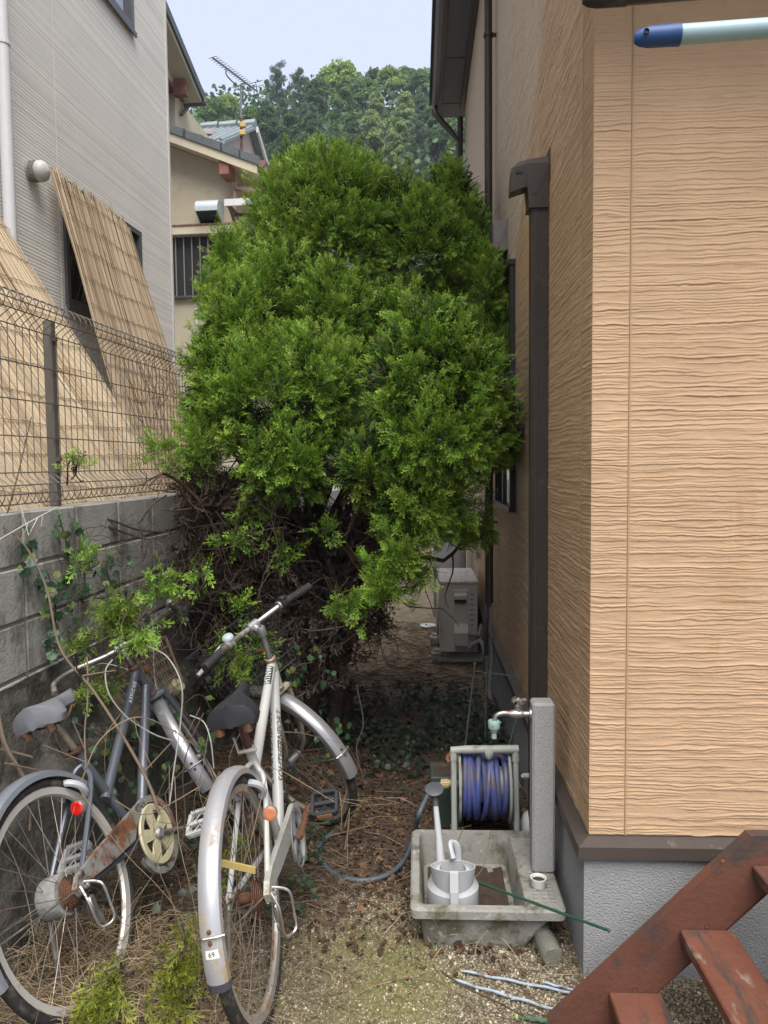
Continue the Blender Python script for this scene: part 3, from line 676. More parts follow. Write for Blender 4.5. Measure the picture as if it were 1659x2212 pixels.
m = MB(); m.prism([(ue + .02, ze - .018), (ue + .02, ze + .05), (-5, zr(-5) + .05), (-5, zr(-5) - .018)], va + .1, 6.3); m.build('roof', m_tile, bh)
L_t = .285; cs = sqrt(1 + slp * slp)
for i in range(16):
    u1 = ue + .04 - i * L_t / cs; u0 = u1 - (L_t + .03) / cs; k = MB()
    k.prism([(u1, zr(u1) - .045), (u1, zr(u1) + .075), (u0, zr(u0) + .058), (u0, zr(u0) - .045)], va - .025, va + .2); k.build('verge_tile', m_tile, bh)
p1, p2 = bpx(476, 346, va + .1), bpx(497, 374, va + .1)
m = MB(); m.box((p1[0], va + .03, zr(p1[0]) - .36), (p2[0], .0, zr(p1[0]) - .14)); m.build('beam_end', m_beam, bh)
# gutter and downpipe
m = MB(); m.prism([(ue + .0, ze + .0), (ue + .02, ze - .08), (ue + .08, ze - .10), (ue + .12, ze - .06), (ue + .13, ze + .0)], va - .02, 6.3); m.build('gutter', mat('brown gutter', (.17, .10, .08), .5, .15, 6), bh)
gp = [(ue + .07, va + .06, ze - .08), (ue + .07, va + .06, ze - .30), (ue + .04, va + .1, ze - .40), bpx(512, 405, -.05), bpx(507, 415, -.05), bpx(507, 700, -.05)]
m = MB(); m.tube(spline(gp[:2], 2) + [np.array(p) for p in gp[2:]], .04, 10)
for g in (gp[0], gp[1], gp[3]): m.lathe([(.05, -.04), (.05, .04)], g, (0, 0, 1), 12)
m.build('downpipe', mat('faded brown pipe', (.30, .22, .19), .5, .12, 5), bh, True)
# range hood vent
a, b_ = bpx(420, 428, -.3), bpx(470, 478, -.3); hu0, hu1, hz1, hz0 = a[0], b_[0], a[2], b_[2]
arc = [(0, hz1 - .0)] + [(-.16 - .14 * sin(t), hz1 - .12 + .12 * cos(t)) for t in np.linspace(0, pi / 2, 7)]
poly = [(0.0, hz1)] + arc[1:] + [(-.30, hz0 + .16), (0, hz0)]
m = MB(); m.prism([(y, z) for y, z in poly], hu0, hu1, ex=(0, 1, 0), ey=(0, 0, 1), en=(1, 0, 0)); hv = m.build('hood_vent', mat('blue grey galvanised hood', (.46, .53, .56), .4, .08, 6, metal=.2), bh)
m = MB(); m.prism([(-.303, hz0 + .155), (-.003, hz0 - .005), (-.01, hz0 - .006), (-.305, hz0 + .15)], hu0 + .02, hu1 - .02, ex=(0, 1, 0), ey=(0, 0, 1), en=(1, 0, 0)); m.build('vent_opening', m_black, hv)
# lintel ledge, barred window
lz = bpx(400, 488, -.16)[2]
m = MB(); m.box((-4, -.16, lz - .115), (.25, -.001, lz)); m.build('ledge', m_cream, bh)
m = MB(); m.box((-4, -.175, lz + .001), (.25, -.001, lz + .02)); m.build('ledge_flashing', m_beam, bh)
wt, wb = bpx(400, 512, -.02)[2], bpx(400, 640, -.02)[2]; wl = -2.9; wr = .0
m = MB(); m.box((wl, -.03, wb - .04), (wr, -.001, wb)); m.box((wl, -.03, wt + .02), (wr, -.001, wt + .06)); m.box((wl, -.03, wb), (wl + .04, -.001, wt + .02)); m.box((wr - .04, -.03, wb + .0005), (wr, -.001, wt + .0195)); wf = m.build('window', m_winfr, bh)
m = MB(); m.box((wl + .041, -.012, wb + .001), (wr - .041, -.006, wt + .019)); m.build('pane', mat('dim window glass', (.035, .037, .04), .15, .1, 2), wf)
bx0 = bpx(380, 560, -.07)[0]; barb = None
for i in range(20):
    u = bx0 + .122 * i
    if u > wr - .05: break
    if barb is None: k = MB(); k.tube([(0, -.07, wb - .02), (0, -.07, wt + .10)], .009, 6); barb = k.build('window_bar', mat('bronze bar', (.22, .19, .165), .45, .1, 5), wf, True); o = barb
    else: o = share('window_bar', barb, wf)
    o.location = (u, 0, 0)
m = MB(); m.box((wl, -.085, wb - .03), (wr, -.055, wb - .005)); m.box((wl, -.085, wt + .08), (wr, -.055, wt + .105)); m.build('bar_rail', m_winfr, wf)
# awning at the corner
a1, a2 = bpx(484, 430, -.75), bpx(600, 440, -.75)
m = MB(); m.hull([(a1[0], -.75, a1[2] - .09), (a2[0] + .3, -.75, a1[2] - .09), (a1[0], -.75, a1[2]), (a2[0] + .3, -.75, a1[2]), (a1[0], -.72, a1[2] - .09), (a2[0] + .3, -.72, a1[2] - .09), (a1[0], -.72, a1[2]), (a2[0] + .3, -.72, a1[2])]); aw = m.build('awning', m_white, bh)
m = MB(); m.prism([(-.715, a1[2] - .05), (-.715, a1[2] - .035), (0, a1[2] + .22), (0, a1[2] + .2)], a1[0] + .02, a2[0] + .3, ex=(0, 1, 0), ey=(0, 0, 1), en=(1, 0, 0)); m.build('awning_sheet', mat('cloudy corrugated sheet', (.55, .50, .40), .5, .1, 4), aw)
m = MB()
for u in (a1[0] + .05, a1[0] + .55, a1[0] + 1.0):
    m.tube([(u, -.70, a1[2] - .08), (u, -.01, a1[2] - .45)], .022, 6); m.box((u - .02, -.72, a1[2] - .10), (u + .02, -.01, a1[2] - .06))
m.box((a1[0], -.4, a1[2] - .12), (a1[0] + 1.2, -.36, a1[2] - .08)); m.build('awning_bracket', mat('brown bracket wood', (.19, .12, .085), .7, .2, 8), aw)
# upper storey: gable to the right, roof falling away
ub = bl(onplane(398, 220, (0, 13.0, 0), dL)); ue2 = bl(onplane(435, 214, (0, 13.0, 0), dL))
uz = ub[2]; uu = ub[0]; uv1 = ub[1]; k2 = .345
rz = lambda v: ue2[2] + k2 * (ue2[1] - v)
m = MB(); m.prism([(-2.6, uz + .04), (uv1, uz + .04), (uv1, rz(uv1) - .06), (-2.6, rz(-2.6) - .06)], uu - 4, uu, ex=(0, 1, 0), ey=(0, 0, 1), en=(1, 0, 0)); m.build('upper_wall', m_cream, bh)
m = MB(); m.prism([(-2.6, uz - .02), (uv1 + .02, uz - .02), (uv1 + .02, uz + .039), (-2.6, uz + .039)], uu - 4, uu + .02, ex=(0, 1, 0), ey=(0, 0, 1), en=(1, 0, 0)); m.build('upper_floor_trim', m_beam, bh)
m = MB(); m.box((uu - 4, uv1 - .35, 4), (uu - .03, uv1 + 2, uz - .022)); m.build('rear_wall', m_cream, bh)
us = ue2[0] - uu
m = MB(); m.prism([(-2.6, rz(-2.6) - .055), (ue2[1], rz(ue2[1]) - .055), (ue2[1], rz(ue2[1]) + .0), (-2.6, rz(-2.6) + .0)], uu - 4, uu + us, ex=(0, 1, 0), ey=(0, 0, 1), en=(1, 0, 0)); m.build('upper_soffit', m_cream, bh)
m = MB(); m.prism([(-2.6, rz(-2.6) - .03), (ue2[1] + .03, rz(ue2[1] + .03) - .03), (ue2[1] + .03, rz(ue2[1]) + .10), (-2.6, rz(-2.6) + .11)], uu - 4, uu + us + .04, ex=(0, 1, 0), ey=(0, 0, 1), en=(1, 0, 0), mi=0)
m.v = [(x, y, z + .032) for x, y, z in m.v]; m.build('upper_roof', m_tile, bh)
for v in (ue2[1] - .45, ue2[1] - 1.35):
    m = MB(); m.box((uu + .001, v - .06, rz(v) - .30), (uu + us * .72, v + .06, rz(v) - .08)); m.build('beam_end', m_beam, bh)
m = MB(); m.tube([(uu - 4, ue2[1] + .08, rz(ue2[1]) - .03), (uu + us + .06, ue2[1] + .08, rz(ue2[1]) - .03)], .05, 10); m.tube([(uu + .06, ue2[1] + .08, rz(ue2[1]) - .05), (uu + .02, ue2[1] - .2, uz - .3)], .03, 8); m.build('upper_gutter', mat('grey brown gutter', (.13, .11, .10), .5, .1, 4), bh, True)
m = MB(); m.tube([bpx(425, 672, -.04), bpx(425, 800, -.04)], .02, 8); m.ball(bpx(425, 668, -.04), .035); m.build('conduit', m_white, bh, True)

# ================================================================== far tiled house and aerial
rA = np.array(onplane(548, 274, (0, 17, 0), dL)); OT = rA.copy(); OT[2] = 0; rz0 = rA[2]
th = thing('tiled_house', 'distant house with grey ridge tiles and a pinkish gable wall', 'house', OT, RL)
m_kaw = mat('silver grey roof tile', (.20, .23, .24), .45, .15, 4); m_pink = mat('pinkish white wall', (.46, .40, .38), .85, .08, 2)
m = MB(); m.prism([(-2.2, rz0 - 1.25), (0, rz0 - .1), (2.0, rz0 - 1.1), (2.0, 1), (-2.2, 1)], -6, -.12, ex=(0, 1, 0), ey=(0, 0, 1), en=(1, 0, 0)); m.build('wall', m_pink, th)
for nm, y0, z0, y1, z1 in (('front_roof', -2.3, rz0 - 1.22, 0, rz0), ('rear_roof', 0, rz0, 2.2, rz0 - 1.15)):
    m = MB(); m.prism([(y0, z0 - .06), (y0, z0), (y1, z1), (y1, z1 - .06)], -6, .05, ex=(0, 1, 0), ey=(0, 0, 1), en=(1, 0, 0)); m.build(nm, m_kaw, th)
rt_ = None
for i in range(32):
    m = MB(); x = -.03 - i * .16; m.tube([(x, -2.3, rz0 - 1.20), (x, -.06, rz0 - .01)], .034, 6); m.build('tile_row', m_kaw, th, True)
for i in range(13):
    m = MB(); x = .05 - i * .42; m.tube([(x, 0, rz0 + .05), (x - .38, 0, rz0 + .05)], [.12, .10], 8); m.build('ridge_tile', m_kaw, th, True)
m = MB(); m.prism([(0, rz0 + .0), (2.2, rz0 - 1.15), (2.2, rz0 - 1.25), (0, rz0 - .12)], .052, .10, ex=(0, 1, 0), ey=(0, 0, 1), en=(1, 0, 0)); m.build('bargeboard', m_white, th)
m = MB(); m.box((-1.1, -2.0, rz0 - 1.5), (-.15, -1.2, rz0 - 1.3)); m.build('beam_end', m_beam, th)
def tl(P):
    d = np.asarray(P) - OT; return np.array([d @ eB, d @ dL, d[2]])
cp = tl(onplane(449, 290, (0, 15.5, 0), dL)); m = MB(); m.lathe([(.14, -.7), (.14, -.06), (.19, -.06), (.19, .02), (.15, .04), (0, .05)], cp, (0, 0, 1), 14); m.build('chimney_pot', mat('pink grey pot', (.36, .29, .28), .8, .1, 5), th, True)
# aerial
AY = 14.0; mb = atY(521, 345, AY); mt = atY(520, 183, AY)
an = thing('tv_aerial', 'rusty mast with a many-pronged television aerial above the tiled roof', 'aerial', (mb[0], mb[1], mb[2] - .3), 0)
rel = lambda P: np.asarray(P) - np.array([mb[0], mb[1], mb[2] - .3])
m_aer = mat('aerial metal', (.17, .175, .18), .5, .15, 9, metal=.4)
m = MB(); m.tube([rel(mb) - np.array([0, 0, .3]), rel(atY(521, 255, AY))], .024, 8); mst = m.build('mast', m_rustmetal, an, True)
m = MB(); m.tube([rel(atY(521, 256, AY)), rel(mt)], .017, 8); m.build('upper_mast', m_aer, an, True)
bd = np.array([sin(radians(25)), cos(radians(25)), 0]); pd = np.array([cos(radians(25)), -sin(radians(25)), 0]); c0 = rel(mt) + np.array([0, 0, .1])
m = MB(); m.tube([c0 - bd * .80, c0 + bd * .52], .014, 6); bm_ = m.build('boom', m_aer, an)
m = MB(); m.tube(spline([c0 - bd * .42, c0 - bd * .40 - np.array([0, 0, .12]), c0 - bd * .1 - np.array([0, 0, .16]), rel(mt) + np.array([0, 0, .0]), c0 + bd * .2 - np.array([0, 0, .12]), c0 + bd * .4]), .012, 6); m.build('boom_stay', m_aer, an)
for i in range(17):
    t = -.78 + i * .068; m = MB(); m.tube([c0 + bd * t - pd * .085 + np.array([0, 0, .012]), c0 + bd * t + pd * .085 + np.array([0, 0, .012])], .006, 5); m.build('prong', m_aer, bm_)
m = MB()
for dz_ in (-.14, -.07, .07, .14): m.tube([c0 + bd * (.50 - abs(dz_) * .3) - pd * .16 + np.array([0, 0, dz_]), c0 + bd * (.50 - abs(dz_) * .3) + pd * .16 + np.array([0, 0, dz_])], .006, 5)
m.tube([c0 + bd * .46 + np.array([0, 0, -.15]), c0 + bd * .52, c0 + bd * .46 + np.array([0, 0, .15])], .008, 5); m.build('reflector', m_aer, an)
m_yel = mat('faded yellow plastic', (.50, .36, .13), .6, .15, 9)
for px, py in ((525, 270), (524, 287)):
    c = rel(atY(px, py, AY - .03)); m = MB(); m.box(c - np.array([.05, .04, .045]), c + np.array([.05, .04, .045]), bev=.01); m.build('booster_box', m_yel, an)
m = MB(); c = rel(atY(525, 325, AY)); m.tube([rel(atY(521, 275, AY)) , rel(atY(535, 240, AY)), rel(atY(532, 222, AY))], .005, 4); m.build('cable', m_black, an)
# far cream building seen past the cypress
fb = atY(590, 390, 22); 
f_ = thing('far_building', 'sliver of cream building with white parapet between roof and cypress', 'building', (fb[0], fb[1], 0), RL)
m = MB(); m.box((-.4, 0, 1), (.75, 5, fb[2] - .0)); m.build('wall', mat('orange cream wall', (.52, .42, .28), .9, .1, 3), f_)
m = MB(); m.box((-.5, -.1, fb[2] + .001), (.8, 5.1, fb[2] + .16)); m.build('parapet', m_white, f_)
# ================================================================== GROUND
def gz(x, y): return .012 * fbm(x * 1.3, y * 1.3, 3, 2) + .010 * fbm(x * 6, y * 6, 3, 5)
def ground_mat():
    m_ = mat('yard soil and gravel', (.060, .043, .031), .95, .35, 7, bump=.8, bscale=70)
    t = m_.node_tree; N = t.nodes; L = t.links; b = N['Principled BSDF']; old = b.inputs['Base Color'].links[0].from_socket
    tc = N.new('ShaderNodeTexCoord')
    def noise(s, d=6, r=.6):
        n = N.new('ShaderNodeTexNoise'); n.inputs['Scale'].default_value = s; n.inputs['Detail'].default_value = d; n.inputs['Roughness'].default_value = r; L.new(tc.outputs['Object'], n.inputs[0]); return n.outputs[0]
    def rng_(v, a, c, x=0.0, y=1.0):
        r = N.new('ShaderNodeMapRange'); r.inputs[1].default_value = a; r.inputs[2].default_value = c; r.inputs[3].default_value = x; r.inputs[4].default_value = y; L.new(v, r.inputs[0]); return r.outputs[0]
    def mix(f, a, c):
        n = N.new('ShaderNodeMixRGB'); L.new(f, n.inputs[0])
        for i, q in ((1, a), (2, c)):
            if isinstance(q, tuple): n.inputs[i].default_value = (*q, 1)
            else: L.new(q, n.inputs[i])
        return n.outputs[0]
    at = N.new('ShaderNodeAttribute'); at.attribute_name = 'gravel'; a2 = N.new('ShaderNodeAttribute'); a2.attribute_name = 'tan'; a3 = N.new('ShaderNodeAttribute'); a3.attribute_name = 'moss'
    vo = N.new('ShaderNodeTexVoronoi'); vo.inputs['Scale'].default_value = 110; L.new(tc.outputs['Object'], vo.inputs['Vector'])
    gcol = mix(rng_(noise(60, 3), .35, .65), (.16, .13, .085), (.36, .325, .245))
    gcol = mix(rng_(vo.outputs['Distance'], .28, .55), gcol, (.085, .068, .045))
    gcol = mix(a3.outputs['Fac'], gcol, (.17, .165, .055))
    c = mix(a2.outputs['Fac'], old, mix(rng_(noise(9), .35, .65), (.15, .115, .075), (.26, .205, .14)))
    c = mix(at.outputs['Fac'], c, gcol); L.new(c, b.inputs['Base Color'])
    return m_
def gravel_k(x, y):
    edge = 2.72 + .25 * fbm(x * 1.7, y * 1.7, 4, 7) + .30 * sstep(.15, .9, x) - .35 * sstep(-.15, -.75, x)
    return sstep(edge + .10, edge - .12, y) * (1 - .35 * sstep(-.35, -.7, x))
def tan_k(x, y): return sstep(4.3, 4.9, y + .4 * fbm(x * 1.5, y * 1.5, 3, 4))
def moss_k(x, y): return gravel_k(x, y) * np.clip(1.5 * fbm(x * 2.2, y * 2.2, 4, 12) + .25 - .9 * sstep(.35, .8, x), 0, .75)
xs = np.arange(-2.2, 2.61, .03); ys = np.arange(.4, 9.01, .03); X, Y = np.meshgrid(xs, ys)
def sheet(X, Y, name='ground'):
    Z = gz(X, Y); at = {'gravel': gravel_k(X, Y).ravel(), 'tan': tan_k(X, Y).ravel(), 'moss': moss_k(X, Y).ravel()}
    return np.stack([X, Y, Z], -1), at
big = np.concatenate([[-300, -120, -40, -12, -5], xs, [5, 12, 40, 120, 300]]); bigy = np.concatenate([[-200, -60, -15, -4, -.5], ys, [11, 16, 26, 34]])
X2, Y2 = np.meshgrid(big, bigy); P, at = sheet(np.clip(X2, -2.2, 2.6) * 1.0, np.clip(Y2, .4, 9)); P[..., 0] = X2; P[..., 1] = Y2
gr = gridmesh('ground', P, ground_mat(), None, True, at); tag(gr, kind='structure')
# ---- hill
def hz(x, y): return np.maximum(-.3, (y - 25) * .69) + 2.2 * fbm(x * .05, y * .05, 3, 3) - .06 * np.maximum(0, -x - 8)
hx = np.linspace(-160, 160, 90); hy = np.linspace(34, 150, 60); HX, HY = np.meshgrid(hx, hy)
HZ = hz(HX, np.minimum(HY, 76)) * sstep(34, 38, HY) - .1
m_hill = mat('wooded hillside', (.030, .048, .022), .95, .4, .6, bump=.5, bscale=2)
hl_ = gridmesh('hill', np.stack([HX, HY, HZ], -1), m_hill); tag(hl_, kind='structure')

# ---- hill trees: a few crowns built leaf clump by leaf clump, then shared
def leafquad(n, rng):
    d = rng.normal(size=(n, 3)); return frames(d, rng.uniform(0, 6.28, n))
Lq = np.array([(-.5, -.32, 0), (.0, -.5, .08), (.5, -.25, 0), (.45, .3, .08), (-.05, .5, 0), (-.5, .25, .06)]); Lf = np.array([[0, 1, 2, 3], [0, 3, 4, 5]])
def crown_mesh(kind, seed):
    rng = np.random.default_rng(seed); P = []; sh = []
    if kind == 'broad':
        for i in range(34):
            th, ph = rng.uniform(0, 6.28), np.arccos(rng.uniform(-.55, 1)); r0 = rng.uniform(.45, .72)
            c = np.array([r0 * sin(ph) * cos(th), r0 * sin(ph) * sin(th), r0 * cos(ph) * 1.05]); rr = rng.uniform(.22, .36)
            n = 260; d = rng.normal(size=(n, 3)); d /= np.linalg.norm(d, axis=1, keepdims=True); d[:, 2] = np.abs(d[:, 2]) * .9 + d[:, 2] * .1
            P.append(c + d * rr * rng.uniform(.75, 1.05, (n, 1))); sh.append(np.full(n, rng.random()))
        size = .052
    elif kind == 'tall':
        for i in range(44):
            h = rng.uniform(-1, 1.35); R = .62 * (1 - ((h + 1) / 2.45) ** 1.7) + .10; th = rng.uniform(0, 6.28)
            c = np.array([R * cos(th) * .8, R * sin(th) * .8, h]); rr = rng.uniform(.16, .28)
            n = 210; d = rng.normal(size=(n, 3)); d /= np.linalg.norm(d, axis=1, keepdims=True); d[:, 2] = np.abs(d[:, 2]) * 1.1 - .15
            P.append(c + d * rr * rng.uniform(.7, 1.05, (n, 1))); sh.append(np.full(n, rng.random()))
        size = .05
    else:   # pine: flat tufts on whorled limbs, gaps between
        for i in range(30):
            h = -.9 + 2.2 * i / 29; R = (.60 if h < .5 else .60 - .38 * (h - .5)) * rng.uniform(.5, 1.1); th = i * 2.4 + rng.normal() * .4
            for k in range(3):
                f = (k + 1) / 3; c = np.array([R * f * cos(th + .25 * (k - 1)), R * f * sin(th + .25 * (k - 1)), h + .10 * f + rng.normal() * .03]); rr = .13 + .05 * rng.random()
                n = 80; d = rng.normal(size=(n, 3)); d /= np.linalg.norm(d, axis=1, keepdims=True); d *= np.array([1, 1, .7])
                P.append(c + d * rr * rng.uniform(.5, 1.1, (n, 1))); sh.append(np.full(n, rng.random()))
        size = .05
    P = np.concatenate(P); sh = np.concatenate(sh); n = len(P); ez, ex, ey = leafquad(n, rng)
    sc = size * rng.uniform(.7, 1.4, n)
    if kind == 'pine': V, F = scatter(Lq * np.array([1.7, .35, 1]), Lf, P, ex, ey, ez, sc)
    else: V, F = scatter(Lq, Lf, P, ex, ey, ez, sc)
    return V, F, np.repeat(np.clip(sh * .7 + .3 * rng.random(n), 0, 1), len(Lq))
def leafmat(nm, col, a=(.62, .66, .62), b=(1.35, 1.28, 1.15)): return mat(nm, col, .7, .15, 3, attr=('tone', a, b), trans=.25, spec=.25)
hm = {'dark': leafmat('dark evergreen leaf', (0.091, 0.157, 0.079)), 'mid': leafmat('mid green leaf', (0.133, 0.233, 0.079)), 'light': leafmat('fresh green leaf', (0.250, 0.360, 0.089)), 'yellow': leafmat('young yellow green leaf', (.24, .32, .13)), 'pine': leafmat('pine needle', (0.086, 0.138, 0.084))}
m_trunk = mat('far trunk', (.06, .05, .04), .9)
crowns = {}
def hill_tree(px, py, rpx, kind, tone, label, i, sy=1.0):
    Yd = 52 + max(0, (330 - py)) * .16; c = atY(px, py, Yd); r = rpx / FPX * Yd
    nm = {'broad': 'broadleaf_tree', 'tall': 'broadleaf_tree', 'pine': 'pine_tree'}[kind]
    t = thing(nm, label, 'tree', (c[0], c[1], c[2]), i * 1.7, 'trees on the wooded hill'); t.scale = (r, r, r * sy)
    key = (kind, tone)
    if key not in crowns:
        V, F, s = crown_mesh(kind, {'broad': 3, 'tall': 5, 'pine': 8}[kind]); o = np_mesh('crown', V, F, hm[tone], t, {'tone': s}); crowns[key] = o
    else: share('crown', crowns[key], t)
    if 'trunk' not in crowns:
        k = MB(); k.tube([(0, 0, -3.2), (.03, .02, -1), (0, 0, .75)], [.10, .075, .03], 6)
        for a in range(5): k.tube([(0, 0, -.6 + .22 * a), (.4 * cos(a * 2.2), .4 * sin(a * 2.2), -.1 + .22 * a)], [.04, .012], 4)
        crowns['trunk'] = k.build('trunk', m_trunk, t)
    else: share('trunk', crowns['trunk'], t)
HT = [(455, 262, 46, 'broad', 'mid', 'dark rounded tree just right of the upper eaves'), (492, 240, 34, 'broad', 'light', 'small yellow green treetop between eaves and aerial'), (545, 272, 42, 'broad', 'mid', 'bushy tree behind the foot of the aerial mast'),
 (600, 232, 44, 'pine', 'pine', 'tall dark pine standing highest beside the aerial'), (648, 236, 42, 'pine', 'pine', 'twin pine with open top right of the tallest pine'), (575, 300, 50, 'tall', 'dark', 'dark tree right of the tiled ridge'), (625, 315, 50, 'tall', 'dark', 'dark evergreen below the twin pines'),
 (680, 255, 50, 'tall', 'dark', 'dense dark tree right of the twin pines'), (733, 192, 56, 'broad', 'light', 'big rounded fresh green tree on the skyline'), (690, 205, 36, 'broad', 'mid', 'green shoulder left of the big skyline tree'), (740, 262, 52, 'tall', 'mid', 'tree below the big skyline tree'), (672, 320, 48, 'tall', 'dark', 'dark tree above the left shoulder of the cypress'),
 (786, 215, 44, 'broad', 'mid', 'mid green tree right of the big skyline tree'), (808, 178, 28, 'broad', 'dark', 'small dark crown on the skyline'), (846, 190, 42, 'broad', 'light', 'fresh green crown on the skyline left of the gutter'), (872, 182, 34, 'broad', 'mid', 'rounded crown next to the gutter on the skyline'), (915, 196, 44, 'broad', 'mid', 'tree touching the dark gutter'), (905, 250, 44, 'broad', 'dark', 'dark green tree below the gutter end'),
 (815, 262, 40, 'tall', 'yellow', 'pale yellow green tree, left of two'), (876, 262, 40, 'tall', 'yellow', 'pale yellow green tree, right of two'), (800, 320, 50, 'tall', 'yellow', 'low pale green tree behind the cypress top'), (860, 330, 48, 'tall', 'yellow', 'low pale green tree right of the cypress top'), (760, 318, 44, 'tall', 'dark', 'dark tree straight above the cypress peak'),
 (950, 262, 44, 'broad', 'mid', 'green tree left of the far downpipe'), (945, 320, 46, 'broad', 'dark', 'dark tree below the far downpipe bend'), (905, 345, 46, 'pine', 'pine', 'feathery dark pine above the right cypress peak'), (985, 300, 50, 'broad', 'mid', 'tree half behind the wall of the ochre house'), (592, 375, 30, 'broad', 'light', 'bright bush behind the left shoulder of the cypress'), (640, 372, 40, 'tall', 'dark', 'low dark tree at the foot of the hill'), (1020, 240, 60, 'broad', 'mid', 'tree hidden mostly by the ochre house'),
 (560, 350, 40, 'broad', 'dark', 'dark tree behind the tiled gable'), (420, 300, 44, 'broad', 'mid', 'tree behind the grey ridge tiles'), (515, 310, 40, 'broad', 'dark', 'dark tree behind the chimney pot')]
for i, (px, py, r, k, tn, lb) in enumerate(HT): hill_tree(px, py, r, k, tn, lb, i, 1.35 if k == 'pine' else 1.0)
# the rest of the wood as one mass
rng = np.random.default_rng(5); n = 26000
fx = rng.uniform(-60, 60, n); fy = rng.uniform(44, 80, n); P = np.stack([fx, fy, hz(fx, np.minimum(fy, 76)) + rng.uniform(.2, 3.2, n) * (1 + .6 * fbm(fx * .2, fy * .2, 2, 1))], -1)
P = P[(fx < -38 * 0 + 200)]
ez, ex, ey = leafquad(len(P), rng); V, F = scatter(Lq, Lf, P, ex, ey, ez, rng.uniform(.22, .5, len(P)))
o = np_mesh('woodland', V, F, hm['dark'], None, {'tone': np.repeat(rng.random(len(P)), 6)}); tag(o, 'dark wooded slope between the larger hill trees', 'woodland', kind='stuff')

# ================================================================== fronds
def frond(nside=8, seed=0, sub=3, cup=.22, fat=1.0, wide=1.0):
    """flat scale-leaf spray along +x, about 1 long; returns V,F,tip"""
    r = np.random.default_rng(seed); V = []; F = []; T = []
    def leaf(p, d, l, w_, t0, t1):
        d = d / np.linalg.norm(d); n = np.array([-d[1], d[0], 0]); i = len(V)
        w_ = w_ * fat
        for q, t in ((p, t0), (p + d * l * .55 + n * w_, t0 * .5 + t1 * .5), (p + d * l, t1), (p + d * l * .55 - n * w_, t0 * .5 + t1 * .5)): V.append(q); T.append(t)
        F.append((i, i + 1, i + 2, i + 3))
    leaf(np.zeros(3), np.array([1.0, 0, 0]), .55, .018, 0, .3); leaf(np.array([.45, 0, 0]), np.array([1.0, .05, 0]), .58, .028, .3, 1)
    for k in range(nside):
        t = .10 + .78 * k / (nside - 1); sd = 1 if k % 2 else -1; L_ = (.46 * (1 - t) ** .8 + .12) * r.uniform(.85, 1.15); a = sd * radians(r.uniform(32, 48)); d = np.array([cos(a), sin(a), 0]); p = np.array([t, 0, 0])
        leaf(p, d, L_, .026, t * .5, .55 + .45 * t)
        for s in range(sub):
            f = .3 + .55 * s / max(1, sub - 1); b = a + (1 if s % 2 else -1) * radians(r.uniform(28, 45)); leaf(p + d * L_ * f, np.array([cos(b), sin(b), 0]), L_ * (.55 - .3 * f) + .07, .022, .3 + .3 * t, .75 + .25 * t)
    V = np.array(V); V[:, 1] *= wide; V[:, 2] = -cup * V[:, 0] ** 2 + .5 * np.abs(V[:, 1]) ** 1.5 * r.uniform(-.3, .5) + r.normal(size=len(V)) * .012
    return V, np.array(F), np.array(T)
FR = [frond(6, s, 1, c, 1.3, 1.0) for s, c in ((1, .2), (2, .35), (3, .1), (4, .28), (5, .0))]
FR2 = [frond(6, s, 1, c, 1.2) for s, c in ((1, .4), (2, .15), (3, .3))]
def fronds(name, pos, dirs, size, roll, m_, parent, protos=FR, seed=0, rnd=None, loc=None):
    rng = np.random.default_rng(seed); N = len(pos); which = rng.integers(0, len(protos), N); d, u, v = frames(dirs, roll)
    rnd = rng.random(N) if rnd is None else rnd
    VV, FF, TT, RR = [], [], [], []; off = 0
    for k, (V, F, T) in enumerate(protos):
        s = which == k
        if not s.any(): continue
        W, G = scatter(V, F, pos[s], d[s], u[s], v[s], size[s]); VV.append(W); FF.append(G + off); off += len(W); TT.append(np.tile(T, s.sum())); RR.append(np.repeat(rnd[s], len(V)))
    return np_mesh(name, np.concatenate(VV), np.concatenate(FF), m_, parent, {'tip': np.concatenate(TT), 'tone': np.concatenate(RR)}, loc=loc)
def frondmat(nm, inner, tip, lo=.7, hi=1.3, trans=.22):
    m_ = mat(nm, (1, 1, 1), .55, .0, 3, trans=trans, spec=.3); t = m_.node_tree; N = t.nodes; L = t.links; b = N['Principled BSDF']
    a = N.new('ShaderNodeAttribute'); a.attribute_name = 'tip'; c = N.new('ShaderNodeAttribute'); c.attribute_name = 'tone'
    pw = N.new('ShaderNodeMath'); pw.operation = 'POWER'; pw.inputs[1].default_value = 1.7; L.new(a.outputs['Fac'], pw.inputs[0])
    mx = N.new('ShaderNodeMixRGB'); mx.inputs[1].default_value = (*inner, 1); mx.inputs[2].default_value = (*tip, 1); L.new(pw.outputs[0], mx.inputs[0])
    rp = N.new('ShaderNodeMapRange'); rp.inputs[3].default_value = lo; rp.inputs[4].default_value = hi; L.new(c.outputs['Fac'], rp.inputs[0])
    mu = N.new('ShaderNodeMixRGB'); mu.blend_type = 'MULTIPLY'; mu.inputs[0].default_value = 1; L.new(mx.outputs[0], mu.inputs[1]); L.new(rp.outputs[0], mu.inputs[2])
    L.new(mu.outputs[0], b.inputs['Base Color'])
    for n in N:
        if n.type == 'BSDF_TRANSLUCENT': L.new(mu.outputs[0], n.inputs[0])
    return m_
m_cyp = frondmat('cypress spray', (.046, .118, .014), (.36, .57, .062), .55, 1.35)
m_dead = frondmat('dead brown spray', (.030, .020, .014), (.060, .041, .030), .55, 1.35, .05)
m_yel = frondmat('yellowing cypress spray', (.075, .11, .015), (.36, .37, .035), .7, 1.25)

